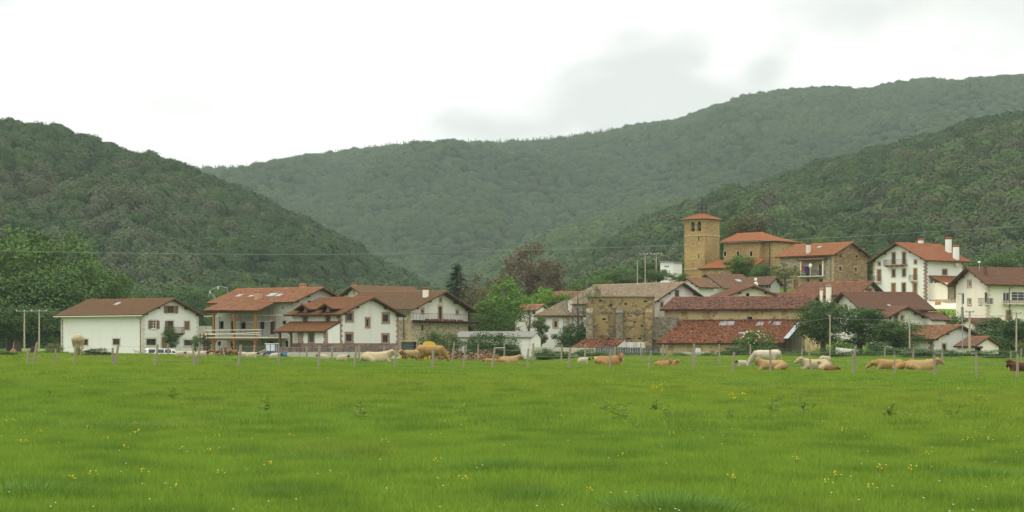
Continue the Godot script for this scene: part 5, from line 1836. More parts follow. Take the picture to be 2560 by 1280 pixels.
	plant("bush", "bush", "dark low bush spreading from the elder's left foot", 1838, 866, 254, 62, deep.lerp(dark, 0.5), 890.0)
	plant("bush", "bush", "dark low bush at the elder's right foot", 1930, 862, 254, 50, deep.lerp(dark, 0.5), 890.0)
	k = 0
	for q in [[1362, 869, 52], [1410, 876, 50], [1462, 870, 52], [1500, 878, 40], [1560, 880, 50], [1640, 877, 52], [1700, 880, 46], [1765, 880, 50], [2000, 876, 60], [2075, 872, 74], [2150, 872, 80], [2225, 868, 80], [2300, 868, 76], [2370, 872, 72], [2440, 874, 70], [2500, 873, 70], [2560, 876, 60]]:
		plant("bush", "hedge", ["rounded hedge bush below the hipped white house", "hedge bush under the low wall left of the open shed", "hedge bush before the open shed's left post", "small hedge bush before the open shed", "low hedge bush under the dark board fence", "hedge bush below the barn's left corner", "hedge bush at the white barrel", "hedge bush before the barn's low stone wall", "hedge before the barn's open right end", "hedge at the foot of the dark tree by the barn", "hedge at the foot of the middle dark tree", "hedge at the foot of the rightmost dark tree", "hedge below the low white cottage's window", "hedge before the cottage's white gable", "hedge before the beige gabled shed", "hedge right of the beige gabled shed", "hedge at the right edge behind the dark cow"][k], q[0], q[1], 226 + (k % 3) * 5, q[2], deep.lerp(mid, 0.25 + 0.3 * rng.randf()), 898.0)
		k += 1
	plant("bush", "bush", "low dark bush between the first two dark trees by the barn", 2106, 856, 250, 60, dark)
	plant("bush", "bush", "low dark bush between the last two dark trees", 2196, 852, 250, 60, deep)
	plant("bush", "bush", "green bush beside the lane below the tall white house's terrace", 2358, 772, 306, 62, dark)
	plant("bush", "bush", "smaller green bush at the lane's foot, right of the plum-brown roof", 2392, 786, 303, 44, dark.lerp(mid, 0.4))
	weeds()


# tall weeds, lush tufts and flowers that can be told apart in the meadow
func weeds() -> void:
	var r := RandomNumberGenerator.new()
	r.seed = 5150
	var docks := []
	for w in 4:
		var dock := MB.new()
		for st in 3:
			var lean := Vector3(r.randfn() * 0.13, 0, r.randfn() * 0.13)
			var tall := r.randf_range(0.3, 0.52)
			dock.col = Color(1.2, 1.0, 0.9)
			dock.tube([Vector3.ZERO, lean * 0.5 + Vector3(0, tall * 0.5, 0), lean + Vector3(0, tall, 0)], [0.01, 0.008, 0.003], 4)
			for i in 14:
				var f := r.randf_range(0.08, 0.95)
				var an := r.randf() * TAU
				var l := (0.19 - 0.12 * f) * r.randf_range(0.6, 1.2)
				var dir := Vector3(cos(an), r.randf_range(0.1, 0.9), sin(an))
				var sd := Vector3(-sin(an), r.randfn() * 0.3, cos(an)) * l * 0.17
				var at := lean * f + Vector3(0, tall * f, 0)
				var t := r.randf_range(0.7, 1.3)
				dock.col = Color(t, t, t)
				dock.quad(at, at + dir * l * 0.5 - sd, at + dir * l - Vector3(0, l * 0.25, 0), at + dir * l * 0.5 + sd)
		docks.append(dock.mesh(leafmat(0.17, 0.25, 0.06, 0.6)))
	var k := 0
	var where := [[655, 1030, 1.25], [438, 1005, 1.1], [905, 1055, 1.0], [1155, 1035, 0.8], [1638, 1025, 1.0], [1550, 1055, 1.0], [1510, 1030, 0.8], [1672, 1045, 0.8], [1835, 1050, 0.8], [1930, 1035, 1.0], [2007, 1040, 1.2], [1945, 1000, 0.8], [2220, 1045, 1.1], [2350, 1005, 0.8], [2380, 1050, 0.9], [2440, 1000, 0.7], [130, 1000, 0.7], [1050, 985, 0.8]]
	var names := ["tallest weed in the left half of the meadow", "pale-stemmed weed left of the tallest one", "small weed below the purple-grey stone house", "tiny weed below the grazing tan cow", "weed topped by a clump of yellow flowers", "dense dark weed left of the yellow-topped weed", "thin forked weed left of the dense dark weed", "sprawling small weed right of the yellow-topped weed", "flat weed with yellow flowers in the right half", "spiky dark weed below the white cow", "tall thin reddish weed right of the spiky one", "small weed above the spiky dark one", "dark leafy weed below the lying tan pair", "small weed below the wooden post before the cottage", "low weed near the right third of the meadow", "tiny weed near the right edge, high in the meadow", "tiny weed high in the meadow near the left edge", "low weed below the red calf and lying cow"]
	for q in where:
		var d: float = EYE * F / (q[1] - HY)
		var o := base("weed", G(q[0], d), names[k], "weed", "tall weeds in the meadow", r.randf() * TAU)
		var st := put("stalk", docks[k % 4], null, o)
		st.scale = Vector3(q[2] * 1.1, q[2], q[2] * 1.1)
		if k in [4, 8]:
			var fm := MB.new()
			for i in 9: fm.ball(Vector3(r.randf_range(-0.2, 0.2), q[2] * 0.5 + r.randf_range(0.0, 0.2), r.randf_range(-0.2, 0.2)), Vector3(0.016, 0.010, 0.016), 3, 6)
			put("bloom", fm, mat(0.75, 0.52, 0.01), o)
		k += 1
	var tuft := MB.new()
	for i in 1000:
		var an := r.randf() * TAU
		var rad := 0.5 * sqrt(r.randf())
		var at := Vector3(cos(an) * rad, -0.02, sin(an) * rad)
		var up := Vector3(cos(an) * rad * 0.5 + r.randfn() * 0.06, (0.3 - 0.3 * rad) * r.randf_range(0.6, 1.25), sin(an) * rad * 0.5 + r.randfn() * 0.06)
		var fa := r.randf() * TAU
		var t := r.randf_range(0.75, 1.3)
		tuft.col = Color(t * r.randf_range(0.85, 1.15), t, t)
		var sd := Vector3(cos(fa), 0, sin(fa)) * 0.0045
		tuft.tri(at - sd, at + up, at + sd)
	var tm := tuft.mesh(leafmat(0.11, 0.21, 0.04, 0.6))
	k = 0
	for q in [[1660, 1282, 1.0, 1.0], [1740, 1290, 0.9, 0.9], [295, 1075, 1.7, 0.75], [700, 1250, 0.7, 0.7], [1330, 1255, 0.7, 0.75], [1215, 1185, 0.9, 0.7], [770, 1160, 0.9, 0.65], [1735, 1085, 1.0, 0.7], [1830, 955, 3.0, 1.0], [2090, 1000, 1.6, 0.7], [60, 1245, 1.2, 0.9], [1720, 1120, 0.9, 0.6], [2460, 1200, 1.0, 0.7], [1140, 985, 1.6, 0.7]]:
		var d: float = EYE * F / (q[1] - HY)
		var o := put("grass_tuft", tm, null)
		o.position = G(q[0], d)
		o.scale = Vector3(q[2], q[3], q[2])
		o.rotation.y = r.randf() * TAU
		tag(o, ["big blue-green grass tuft at the bottom edge, right of the middle", "smaller blue-green tuft at the right of the big bottom tuft", "wide dark grass tuft among yellow flowers in the lower left", "dark tuft at the bottom left of the middle", "dark tuft at the bottom, right of the middle", "lush tuft in the lower middle", "dark tuft between two yellow flower clusters, left of the middle", "round lush tuft above the big bottom tuft", "long dark grass hump below the white standing cow", "dark tuft below the lying cream cow, well up the meadow", "broad dark tuft in the bottom left corner", "small tuft just below the round lush tuft", "lush tuft in the lower right", "dark tuft high in the meadow below the grazing tan cow"][k], "grass tuft", "lush grass tufts")
		k += 1
	var cup := MB.new()
	for i in 5:
		var at := Vector3(r.randf_range(-0.09, 0.09), r.randf_range(0.15, 0.24), r.randf_range(-0.07, 0.07))
		cup.ball(at, Vector3(0.0135, 0.008, 0.0135), 3, 7)
	var cm := cup.mesh(mat(0.80, 0.55, 0.008, 0.5))
	var stem := MB.new()
	for i in 5: stem.tube([Vector3(r.randf_range(-0.05, 0.05), 0, 0), Vector3(r.randf_range(-0.08, 0.08), 0.16, r.randf_range(-0.05, 0.05))], [0.003, 0.002], 3, false)
	var sm := stem.mesh(leafmat(0.06, 0.12, 0.02))
	for i in 52:
		var px := r.randf_range(0, 2560)
		var py := 905.0 + 370.0 * pow(r.randf(), 0.8)
		var fixed := [[15, 1065], [35, 1068], [62, 1123], [50, 1122], [112, 1043], [98, 1095], [340, 1072], [345, 1100], [335, 1102], [312, 1140], [455, 1145], [522, 1150], [232, 1212], [358, 1206], [438, 1242], [550, 1206], [725, 1107], [1645, 1015], [1640, 1008], [1400, 1055], [1680, 1103], [1830, 1222], [1990, 1170], [1160, 1225], [960, 1130], [2405, 1120], [2425, 1118], [2320, 1155], [2470, 1000], [1475, 1250], [2280, 1200], [2090, 1215]]
		if i < fixed.size():
			px = fixed[i][0]
			py = fixed[i][1]
		var d: float = EYE * F / (py - HY)
		var o := base("buttercup", G(px, d), "small cluster of yellow buttercups in the grass", "flower", "yellow buttercups in the meadow", r.randf() * TAU)
		var s := r.randf_range(0.55, 0.75) if d < 60 else 0.9
		var pe := put("petals", cm, null, o)
		pe.scale = Vector3.ONE * s
		pe.set_meta("kind", "stuff")
		put("stem", sm, null, o).scale = Vector3.ONE * s
	var dz := MultiMesh.new()
	dz.transform_format = MultiMesh.TRANSFORM_3D
	var dy := MB.new()
	dy.ball(Vector3(0, 0.10, 0), Vector3(0.009, 0.004, 0.009), 3, 7)
	dz.mesh = dy.mesh(mat(0.75, 0.75, 0.72))
	dz.instance_count = 170
	for i in 170:
		var d := 16.0 + 40.0 * pow(r.randf(), 1.6)
		var x := r.randf_range(-0.28, 0.28) * d
		dz.set_instance_transform(i, Transform3D(Basis(), Vector3(x, gy(x, d), -d)))
	var o := MultiMeshInstance3D.new()
	o.name = numbered("daisy_speckle")
	o.multimesh = dz
	add_child(o)
	tag(o, "tiny white daisies sprinkled over the near meadow", "flowers", "", "stuff")


# ---------- cattle and sheep ----------
# bones [from, to, radius, radius] joined by a smooth minimum and meshed with surface nets
func body(bones: Array, cell: float, paint: Callable) -> ArrayMesh:
	var lo := Vector3.ONE * 1e9
	var hi := -lo
	for b in bones:
		for e in [[b[0], b[2]], [b[1], b[3]]]:
			lo = lo.min(e[0] - Vector3.ONE * (e[1] + 0.12))
			hi = hi.max(e[0] + Vector3.ONE * (e[1] + 0.12))
	var n := Vector3i(((hi - lo) / cell).ceil()) + Vector3i.ONE
	var f := PackedFloat32Array()
	f.resize(n.x * n.y * n.z)
	f.fill(0.5)
	for b in bones:
		var a: Vector3 = b[0]
		var ab: Vector3 = b[1] - a
		var ll := maxf(ab.length_squared(), 1e-9)
		var most := maxf(b[2], b[3]) + 0.14
		var p0 := Vector3i((((a.min(b[1]) - Vector3.ONE * most) - lo) / cell).floor()).clamp(Vector3i.ZERO, n - Vector3i.ONE)
		var p1 := Vector3i((((a.max(b[1]) + Vector3.ONE * most) - lo) / cell).ceil()).clamp(Vector3i.ZERO, n - Vector3i.ONE)
		var kk: float = minf(0.09, 0.6 * minf(b[2], b[3]) + 0.015)
		for z in range(p0.z, p1.z + 1):
			for y in range(p0.y, p1.y + 1):
				for x in range(p0.x, p1.x + 1):
					var p := lo + Vector3(x, y, z) * cell - a
					var t := clampf(p.dot(ab) / ll, 0.0, 1.0)
					var d := (p - ab * t).length() - lerpf(b[2], b[3], t)
					var i := (z * n.y + y) * n.x + x
					var o := f[i]
					var h := maxf(kk - absf(o - d), 0.0) / kk
					f[i] = minf(o, d) - h * h * kk * 0.25
	var ids := {}
	var pos := PackedVector3Array()
	for z in n.z - 1:
		for y in n.y - 1:
			for x in n.x - 1:
				var s := Vector3.ZERO
				var c := 0
				var base_i := (z * n.y + y) * n.x + x
				var v := [f[base_i], f[base_i + 1], f[base_i + n.x], f[base_i + n.x + 1], f[base_i + n.x * n.y], f[base_i + n.x * n.y + 1], f[base_i + n.x * n.y + n.x], f[base_i + n.x * n.y + n.x + 1]]
				var m := 0
				for k in 8:
					if v[k] < 0.0: m += 1
				if m == 0 or m == 8: continue
				for e in [[0, 1], [2, 3], [4, 5], [6, 7], [0, 2], [1, 3], [4, 6], [5, 7], [0, 4], [1, 5], [2, 6], [3, 7]]:
					var a: float = v[e[0]]
					var b: float = v[e[1]]
					if (a < 0.0) != (b < 0.0):
						var t := a / (a - b)
						s += Vector3(e[0] & 1, (e[0] >> 1) & 1, e[0] >> 2).lerp(Vector3(e[1] & 1, (e[1] >> 1) & 1, e[1] >> 2), t)
						c += 1
				ids[base_i] = pos.size()
				pos.append(lo + (Vector3(x, y, z) + s / c) * cell)
	var idx := PackedInt32Array()
	var step := [1, n.x, n.x * n.y]
	for i in ids:
		var x: int = i % n.x
		var y: int = (i / n.x) % n.y
		var z: int = i / (n.x * n.y)
		for ax in 3:
			var u: int = step[(ax + 1) % 3]
			var w: int = step[(ax + 2) % 3]
			if [y, z, x][ax] == 0 or [z, x, y][ax] == 0: continue
			var inside: bool = f[i] < 0.0
			if inside == (f[i + step[ax]] < 0.0): continue
			var q := [ids.get(i, -1), ids.get(i - u, -1), ids.get(i - u - w, -1), ids.get(i - w, -1)]
			if -1 in q: continue
			if inside: idx.append_array(PackedInt32Array([q[0], q[2], q[1], q[0], q[3], q[2]]))
			else: idx.append_array(PackedInt32Array([q[0], q[1], q[2], q[0], q[2], q[3]]))
	var nor := PackedVector3Array()
	nor.resize(pos.size())
	for t in range(0, idx.size(), 3):
		var m := (pos[idx[t + 2]] - pos[idx[t]]).cross(pos[idx[t + 1]] - pos[idx[t]])
		for k in 3: nor[idx[t + k]] += m
	var col := PackedColorArray()
	for i in pos.size():
		nor[i] = nor[i].normalized()
		col.append(paint.call(pos[i]))
	var arr := []
	arr.resize(Mesh.ARRAY_MAX)
	arr[Mesh.ARRAY_VERTEX] = pos
	arr[Mesh.ARRAY_NORMAL] = nor
	arr[Mesh.ARRAY_COLOR] = col
	arr[Mesh.ARRAY_INDEX] = idx
	var am := ArrayMesh.new()
	am.add_surface_from_arrays(Mesh.PRIMITIVE_TRIANGLES, arr)
	return am


func V(x: float, y: float, z: float) -> Vector3:
	return Vector3(x, y, z)


func head_bones(at: Vector3, tip: Vector3, side: Vector3) -> Array:
	var up := (tip - at).cross(side).normalized()
	if up.y < 0: up = -up
	return [[at, at.lerp(tip, 0.45), 0.165, 0.14], [at.lerp(tip, 0.45), tip, 0.14, 0.10], [at + side * 0.12 + up * 0.05, at + side * 0.33 + up * 0.0, 0.055, 0.045], [at - side * 0.12 + up * 0.05, at - side * 0.33 + up * 0.0, 0.055, 0.045]]


func standing(neck: Array, walk := 0.0) -> Array:
	var b := [[V(-0.78, 1.08, 0), V(0.5, 1.05, 0), 0.31, 0.31], [V(-0.3, 0.92, 0), V(0.3, 0.94, 0), 0.34, 0.32], [V(-0.95, 1.28, 0.12), V(-0.9, 1.28, -0.12), 0.12, 0.12], [V(-0.92, 1.12, 0), V(-0.6, 1.15, 0), 0.25, 0.26], [V(0.35, 1.16, 0), V(0.7, 1.12, 0), 0.2, 0.2],
		[V(-1.13, 1.24, 0), V(-1.2, 0.95, 0.02), 0.04, 0.03], [V(-1.2, 0.95, 0.02), V(-1.18, 0.5, 0.03), 0.03, 0.05], [V(-0.5, 0.62, 0), V(-0.42, 0.6, 0), 0.15, 0.12]]
	for s in [-1.0, 1.0]:
		var k: float = s * walk
		b += [[V(0.6, 1.0, s * 0.14), V(0.58 + k, 0.66, s * 0.18), 0.25, 0.13], [V(0.58 + k, 0.66, s * 0.18), V(0.6 + k * 1.4, 0.38, s * 0.17), 0.1, 0.07], [V(0.6 + k * 1.4, 0.38, s * 0.17), V(0.58 + k * 1.6, 0.05, s * 0.17), 0.055, 0.065],
			[V(-0.85, 1.08, s * 0.18), V(-0.72 - k, 0.66, s * 0.2), 0.25, 0.15], [V(-0.72 - k, 0.66, s * 0.2), V(-0.93 - k, 0.46, s * 0.19), 0.11, 0.075], [V(-0.93 - k, 0.46, s * 0.19), V(-0.86 - k * 1.3, 0.05, s * 0.19), 0.06, 0.065]]
	return b + neck


func lying(neck: Array) -> Array:
	var b := [[V(-0.72, 0.5, 0), V(0.5, 0.5, 0), 0.35, 0.34], [V(-0.4, 0.33, 0.1), V(0.3, 0.33, 0.08), 0.36, 0.33], [V(-0.95, 0.47, 0.0), V(-0.7, 0.6, 0), 0.26, 0.26], [V(0.3, 0.66, 0), V(0.68, 0.68, 0), 0.2, 0.22],
		[V(-1.18, 0.5, 0), V(-1.3, 0.12, 0.1), 0.04, 0.04]]
	for s in [-1.0, 1.0]:
		b += [[V(-0.75, 0.42, s * 0.26), V(-0.35, 0.24, s * 0.4), 0.24, 0.16], [V(-0.35, 0.24, s * 0.4), V(-0.62, 0.08, s * 0.48), 0.1, 0.07], [V(-0.62, 0.08, s * 0.48), V(-0.25, 0.06, s * 0.52), 0.06, 0.06],
			[V(0.55, 0.4, s * 0.2), V(0.82, 0.16, s * 0.26), 0.19, 0.1], [V(0.82, 0.16, s * 0.26), V(0.5, 0.08, s * 0.3), 0.08, 0.06]]
	return b + neck


var herd := {}
func livestock() -> void:
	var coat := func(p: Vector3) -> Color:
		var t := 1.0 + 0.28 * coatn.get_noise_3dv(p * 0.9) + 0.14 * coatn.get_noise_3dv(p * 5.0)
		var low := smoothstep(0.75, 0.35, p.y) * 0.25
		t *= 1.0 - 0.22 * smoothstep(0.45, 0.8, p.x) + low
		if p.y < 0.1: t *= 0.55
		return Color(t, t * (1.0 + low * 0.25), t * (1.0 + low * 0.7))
	var poses := {
		"graze": [standing([[V(0.72, 1.05, 0), V(1.1, 0.66, 0), 0.29, 0.2], [V(0.7, 0.8, 0), V(1.08, 0.52, 0), 0.16, 0.1]] + head_bones(V(1.2, 0.5, 0), V(1.36, 0.08, 0), V(0, 0, 1)), 0.06), V(1.2, 0.5, 0), V(1.36, 0.08, 0)],
		"stand": [standing([[V(0.72, 1.1, 0), V(1.15, 1.28, 0), 0.24, 0.15]] + head_bones(V(1.2, 1.34, 0), V(1.58, 1.1, 0), V(0, 0, 1)), 0.05), V(1.2, 1.34, 0), V(1.58, 1.1, 0)],
		"lie": [lying([[V(0.6, 0.62, 0), V(0.9, 0.80, 0), 0.28, 0.20], [V(0.7, 0.45, 0), V(0.95, 0.68, 0), 0.16, 0.12]] + head_bones(V(0.98, 0.88, 0), V(1.36, 0.62, 0), V(0, 0, 1))), V(0.98, 0.88, 0), V(1.36, 0.62, 0)],
		"look": [lying([[V(0.6, 0.62, 0), V(0.86, 0.82, 0.04), 0.28, 0.20], [V(0.7, 0.45, 0), V(0.9, 0.7, 0.04), 0.16, 0.12]] + head_bones(V(0.9, 0.92, 0.1), V(0.98, 0.58, 0.43), V(1, 0, -0.24).normalized())), V(0.9, 0.92, 0.1), V(0.98, 0.58, 0.43)],
		"rest": [lying([[V(0.66, 0.6, 0), V(1.05, 0.62, 0.08), 0.23, 0.15]] + head_bones(V(1.12, 0.6, 0.1), V(1.48, 0.32, 0.2), V(0, 0, 1))), V(1.12, 0.6, 0.1), V(1.48, 0.32, 0.2)],
	}
	for k in poses:
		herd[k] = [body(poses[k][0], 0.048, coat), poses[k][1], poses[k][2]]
	var wool := [[V(-0.24, 0.34, 0), V(0.14, 0.38, 0), 0.30, 0.29], [V(-0.3, 0.22, 0), V(0.2, 0.22, 0), 0.27, 0.26], [V(0.24, 0.45, 0), V(0.5, 0.55, 0), 0.16, 0.12], [V(0.5, 0.56, 0), V(0.72, 0.46, 0), 0.09, 0.06], [V(0.5, 0.6, 0.07), V(0.48, 0.57, 0.2), 0.03, 0.025], [V(0.5, 0.6, -0.07), V(0.48, 0.57, -0.2), 0.03, 0.025], [V(0.25, 0.1, 0.2), V(0.45, 0.06, 0.2), 0.07, 0.05], [V(0.25, 0.1, -0.2), V(0.45, 0.06, -0.2), 0.07, 0.05]]
	herd.sheep = [body(wool, 0.032, func(p: Vector3) -> Color:
		if p.x > 0.5: return Color(0.08, 0.07, 0.06)
		var t := 1.0 + 0.3 * coatn.get_noise_3dv(p * 5.0)
		return Color(t, t, t)), V(0.5, 0.56, 0), V(0.72, 0.46, 0)]
	var cream := Color(0.36, 0.295, 0.175)
	var pale := Color(0.37, 0.305, 0.18)
	var white := Color(0.42, 0.37, 0.275)
	var tan := Color(0.30, 0.200, 0.088)
	var gold := Color(0.285, 0.178, 0.066)
	var orange := Color(0.26, 0.145, 0.057)
	var rust := Color(0.15, 0.062, 0.026)
	var brown := Color(0.075, 0.03, 0.018)
	var g := "cows and calves resting in the meadow"
	cow("graze", 196, 134, 1.2, 101, cream, "cream cow seen from behind, grazing left of the white farmhouse windows", g)
	cow("lie", 945, 120, 1.0, 6, pale, "cream cow lying with head right, below the stone-trimmed white house", g)
	cow("stand", 1025, 127, 0.68, -140, tan, "tan calf standing before the yellow digger", g)
	cow("graze", 1080, 128, 0.97, -4, gold, "large golden cow grazing to the right, biggest animal in the meadow", g)
	cow("look", 1254, 136, 0.62, 70, rust, "rust-red calf lying behind the wooden post pair", g)
	cow("lie", 1276, 125, 0.72, 14, tan, "tan cow lying with raised head, right of the rust-red calf", g)
	cow("rest", 1226, 130, 0.5, 160, orange, "low orange calf lying half hidden left of the post pair", g)
	cow("look", 1525, 126, 0.95, 2, orange, "orange cow lying with its pale face towards the camera, before the ruin", g)
	cow("look", 1660, 124, 0.58, 8, orange, "orange calf lying, nearer of two below the barn's left corner", g)
	cow("lie", 1678, 128, 0.55, -35, gold, "golden calf lying behind the nearer orange calf", g)
	cow("graze", 1914, 128, 0.98, 168, white, "white cow standing with lowered head, behind the lying tan cow", g)
	cow("look", 1927, 116, 0.95, 178, tan, "tan cow lying before the white cow, head on the left", g)
	cow("lie", 2036, 118, 0.98, 184, pale, "cream cow with one dark patch, lying with head to the left", g)
	cow("graze", 2064, 128, 0.7, 60, cream, "cream calf seen from behind, back of the patched cow", g)
	cow("rest", 2078, 115, 0.45, 20, rust, "small rust calf flat in the grass behind the patched cow's rump", g)
	cow("rest", 2222, 118, 1.0, 176, gold, "golden cow lying stretched out, left one of the lying pair", g)
	cow("look", 2262, 128, 0.8, 40, orange, "brown-headed cow lying behind the gap of the lying pair", g)
	cow("lie", 2308, 117, 0.98, -6, tan, "tan cow lying with head right, right one of the lying pair", g)
	cow("look", 2298, 129, 0.75, 20, white, "white-faced horned cow lying behind the right one of the pair", g)
	cow("look", 2556, 117, 0.95, 178, brown, "dark brown cow lying at the right edge of the picture", g)
	var s := "black-faced sheep lying along the far fence"
	k_sheep(1458, 152, 10, "lone cream sheep behind the posts, below the open shed's left end", s)
	k_sheep(1497, 158, 150, "cream sheep lying behind the orange cow's rump", s)
	k_sheep(1521, 156, 200, "cream sheep lying behind the post in the middle of the orange cow", s)
	k_sheep(1547, 160, 170, "cream sheep lying behind the orange cow's head", s)
	k_sheep(1856, 150, 185, "cream sheep facing left, left of the white cow", s)
	k_sheep(452, 152, 12, "cream sheep lying leftmost, left of the forked post", s)
	k_sheep(478, 150, 170, "cream sheep lying just left of the forked post", s)
	k_sheep(504, 151, 5, "cream sheep lying just right of the forked post, before the log pile", s)
	k_sheep(608, 152, 175, "cream sheep lying left of the blue tractor, farther left one", s)
	k_sheep(630, 151, 4, "cream sheep lying left of the blue tractor, nearer one", s)
	k_sheep(688, 150, 10, "cream sheep lying under the blue tractor's rear", s)
	k_sheep(808, 153, 172, "cream sheep lying before the low wall, left of two", s)
	k_sheep(856, 152, 8, "cream sheep lying before the low wall, right of two", s)
var coatn := noise(71, 2.2, 3)


func k_sheep(px: float, d: float, turn: float, label: String, group: String) -> void:
	cow("sheep", px, d, 0.9, turn, Color(0.37, 0.32, 0.22), label, group)


func cow(pose: String, px: float, d: float, size: float, turn: float, c: Color, label: String, group: String) -> void:
	var kind := "sheep" if pose == "sheep" else ("calf" if size < 0.73 else "cow")
	if pose != "sheep":
		d *= 1.15
	var o := base(kind, G(px, d), label, kind, group, deg_to_rad(turn))
	o.scale = Vector3.ONE * size * (0.9 if pose == "sheep" else 1.03)
	if pose in ["lie", "look", "rest"]: o.position.y -= 0.10 * size
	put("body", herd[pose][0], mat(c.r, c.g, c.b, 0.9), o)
	var at: Vector3 = herd[pose][1]
	var tip: Vector3 = herd[pose][2]
	var side := Vector3(0, 0, 1) if absf((tip - at).normalized().z) < 0.6 else Vector3(1, 0, -0.24).normalized()
	var fwd := (tip - at).normalized()
	var up := fwd.cross(side).normalized()
	if up.dot(Vector3(fwd.y, 1, 0)) < 0: up = -up
	var big := 0.5 if pose == "sheep" else 1.0
	var mb := MB.new()
	mb.ball(tip + fwd * 0.035 * big, Vector3.ONE * 0.088 * big, 5, 8)
	put("muzzle", mb, mat(0.36, 0.24, 0.18) if c.r > 0.2 else mat(0.1, 0.06, 0.05), o)
	for s in [-1.0, 1.0]:
		mb = MB.new()
		mb.ball(at.lerp(tip, 0.3) + side * s * 0.13 * big + up * 0.05 * big, Vector3.ONE * 0.024 * big, 4, 6)
		put("eye", mb, M.dark, o)
		if label.contains("horned"):
			mb = MB.new()
			mb.tube([at + side * s * 0.08 + up * 0.1, at + side * s * 0.2 + up * 0.2, at + side * s * 0.24 + up * 0.32 + fwd * 0.06], [0.03, 0.024, 0.008], 5)
			put("horn", mb, M.palestone, o)
	if label.contains("one dark patch"):
		mb = MB.new()
		mb.ball(Vector3(-0.25, 0.62, -0.3), Vector3(0.16, 0.12, 0.07), 5, 8)
		put("patch", mb, mat(0.2, 0.14, 0.1), o)


# ---------- fences ----------
func fences() -> void:
	var near := [[70, 874, 70], [84, 855, 93], [137, 873, 138], [184, 859, 191], [284, 870, 282], [285, 862, 296], [387, 861, 394], [487, 866, 482], [489, 862, 499], [596, 862, 602], [695, 863, 697], [797, 863, 799], [886, 867, 892], [986, 864, 992], [1082, 870, 1083], [1158, 868, 1162], [1231, 869, 1237], [1319, 871, 1321], [1423, 870, 1426], [1524, 871, 1527], [1622, 876, 1628], [1731, 880, 1730], [1833, 880, 1836], [1926, 875, 1925], [2029, 880, 2022], [2131, 864, 2139], [2134, 885, 2133], [2238, 885, 2236], [2337, 887, 2335], [2443, 886, 2441], [2543, 885, 2544]]
	fence("near_fence", "nearer wire fence of grey leaning wooden posts across the meadow", near, 115.0, 0.07)
	var far := [[351, 868, 351], [420, 867, 420], [562, 866, 556], [632, 862, 636], [767, 866, 767], [830, 866, 830], [898, 862, 898], [960, 862, 960], [1130, 856, 1136], [1195, 859, 1196], [1260, 857, 1261], [1331, 858, 1333], [1403, 860, 1404], [1461, 860, 1464], [1536, 866, 1538], [1604, 858, 1602], [1657, 861, 1657], [1668, 862, 1668], [1738, 859, 1735], [1799, 860, 1798], [1875, 861, 1876], [2005, 870, 2006], [2075, 866, 2075], [2212, 868, 2212], [2283, 872, 2284], [2355, 870, 2356], [2527, 876, 2527], [2554, 870, 2554]]
	fence("far_fence", "farther wire fence of thin wooden posts behind the cows", far, 168.0, 0.075)


func fence(called: String, label: String, list: Array, d: float, r: float) -> void:
	var o := base("wire_fence", Vector3(0, 0, -d), label, "fence", "meadow fences")
	var tops := []
	for q in list:
		var g := G(q[0], d) - o.position
		var t := P(q[2], q[1], d) - o.position
		var mid := g.lerp(t, 0.5) + Vector3(rng.randfn() * 0.02, 0, rng.randfn() * 0.02)
		var w := r * rng.randf_range(0.8, 1.35)
		var mb := MB.new()
		mb.tube([g - (t - g) * 0.3, g, mid, t], [w * 1.05, w, w * 0.97, w * 0.85], 7)
		put("post", mb, M.post, o)
		tops.append([g, t])
	var last := 0
	for i in tops.size() - 1:
		for f in [0.92, 0.6, 0.3]:
			var mb := MB.new()
			var a: Vector3 = tops[i][0].lerp(tops[i][1], f) + Vector3(0, 0, w0(r))
			var b: Vector3 = tops[i + 1][0].lerp(tops[i + 1][1], f) + Vector3(0, 0, w0(r))
			if a.distance_to(b) < 0.3 or a.distance_to(b) > 4.5 * d / 100.0: continue
			mb.tube([a, a.lerp(b, 0.5) - Vector3(0, 0.03, 0), b], [0.006, 0.006, 0.006], 3, false)
			put("wire", mb, M.wire, o)


func w0(r: float) -> float:
	return r + 0.01


# ---------- poles, vehicles and yard things ----------
func pole(label: String, px: float, top: float, d: float, arm := 0.0, r := 0.12, insulators := 0, ground := INF, m: Material = null, group := "utility poles") -> Node3D:
	var g := G(px, d)
	if ground < INF: g.y = EYE + (HY - ground) / F * d
	var o := base("utility_pole", g, label, "pole", group)
	var t := P(px, top, d).y - g.y
	var mb := MB.new()
	mb.tube([Vector3(0, -0.5, 0), Vector3(0, t * 0.5, 0), Vector3(0, t, 0)], [r * 1.15, r, r * 0.75], 8)
	put("shaft", mb, m if m else M.pole, o)
	if arm > 0.0:
		mb = MB.new()
		mb.tube([Vector3(-arm, t - 0.12, 0.12), Vector3(arm, t - 0.12, 0.12)], [0.06, 0.06], 5)
		put("crossarm", mb, M.wire, o)
		for i in insulators:
			mb = MB.new()
			mb.ball(Vector3(lerpf(-arm, arm, i / maxf(1, insulators - 1)), t - 0.05, 0.12), Vector3(0.12, 0.17, 0.12), 4, 7)
			put("insulator", mb, M.porcelain, o)
	return o


func wheel(o: Node3D, at: Vector3, r: float, w: float, rim: Color, called := "wheel") -> void:
	var mb := MB.new()
	mb.col = Color(0.03, 0.03, 0.028)
	var pts := []
	for i in 21:
		var a := TAU * i / 20.0
		pts.append(at + Vector3(cos(a), sin(a), 0) * r * 0.8)
	var rad := []
	rad.resize(21)
	rad.fill(r * 0.22)
	mb.tube(pts, rad, 6, false)
	var k := put(called, mb, M.rough, o)
	mb = MB.new()
	mb.col = rim
	mb.tube([at - Vector3(0, 0, w * 0.35), at + Vector3(0, 0, w * 0.35)], [r * 0.62, r * 0.62], 14)
	put("rim", mb, M.any, k)


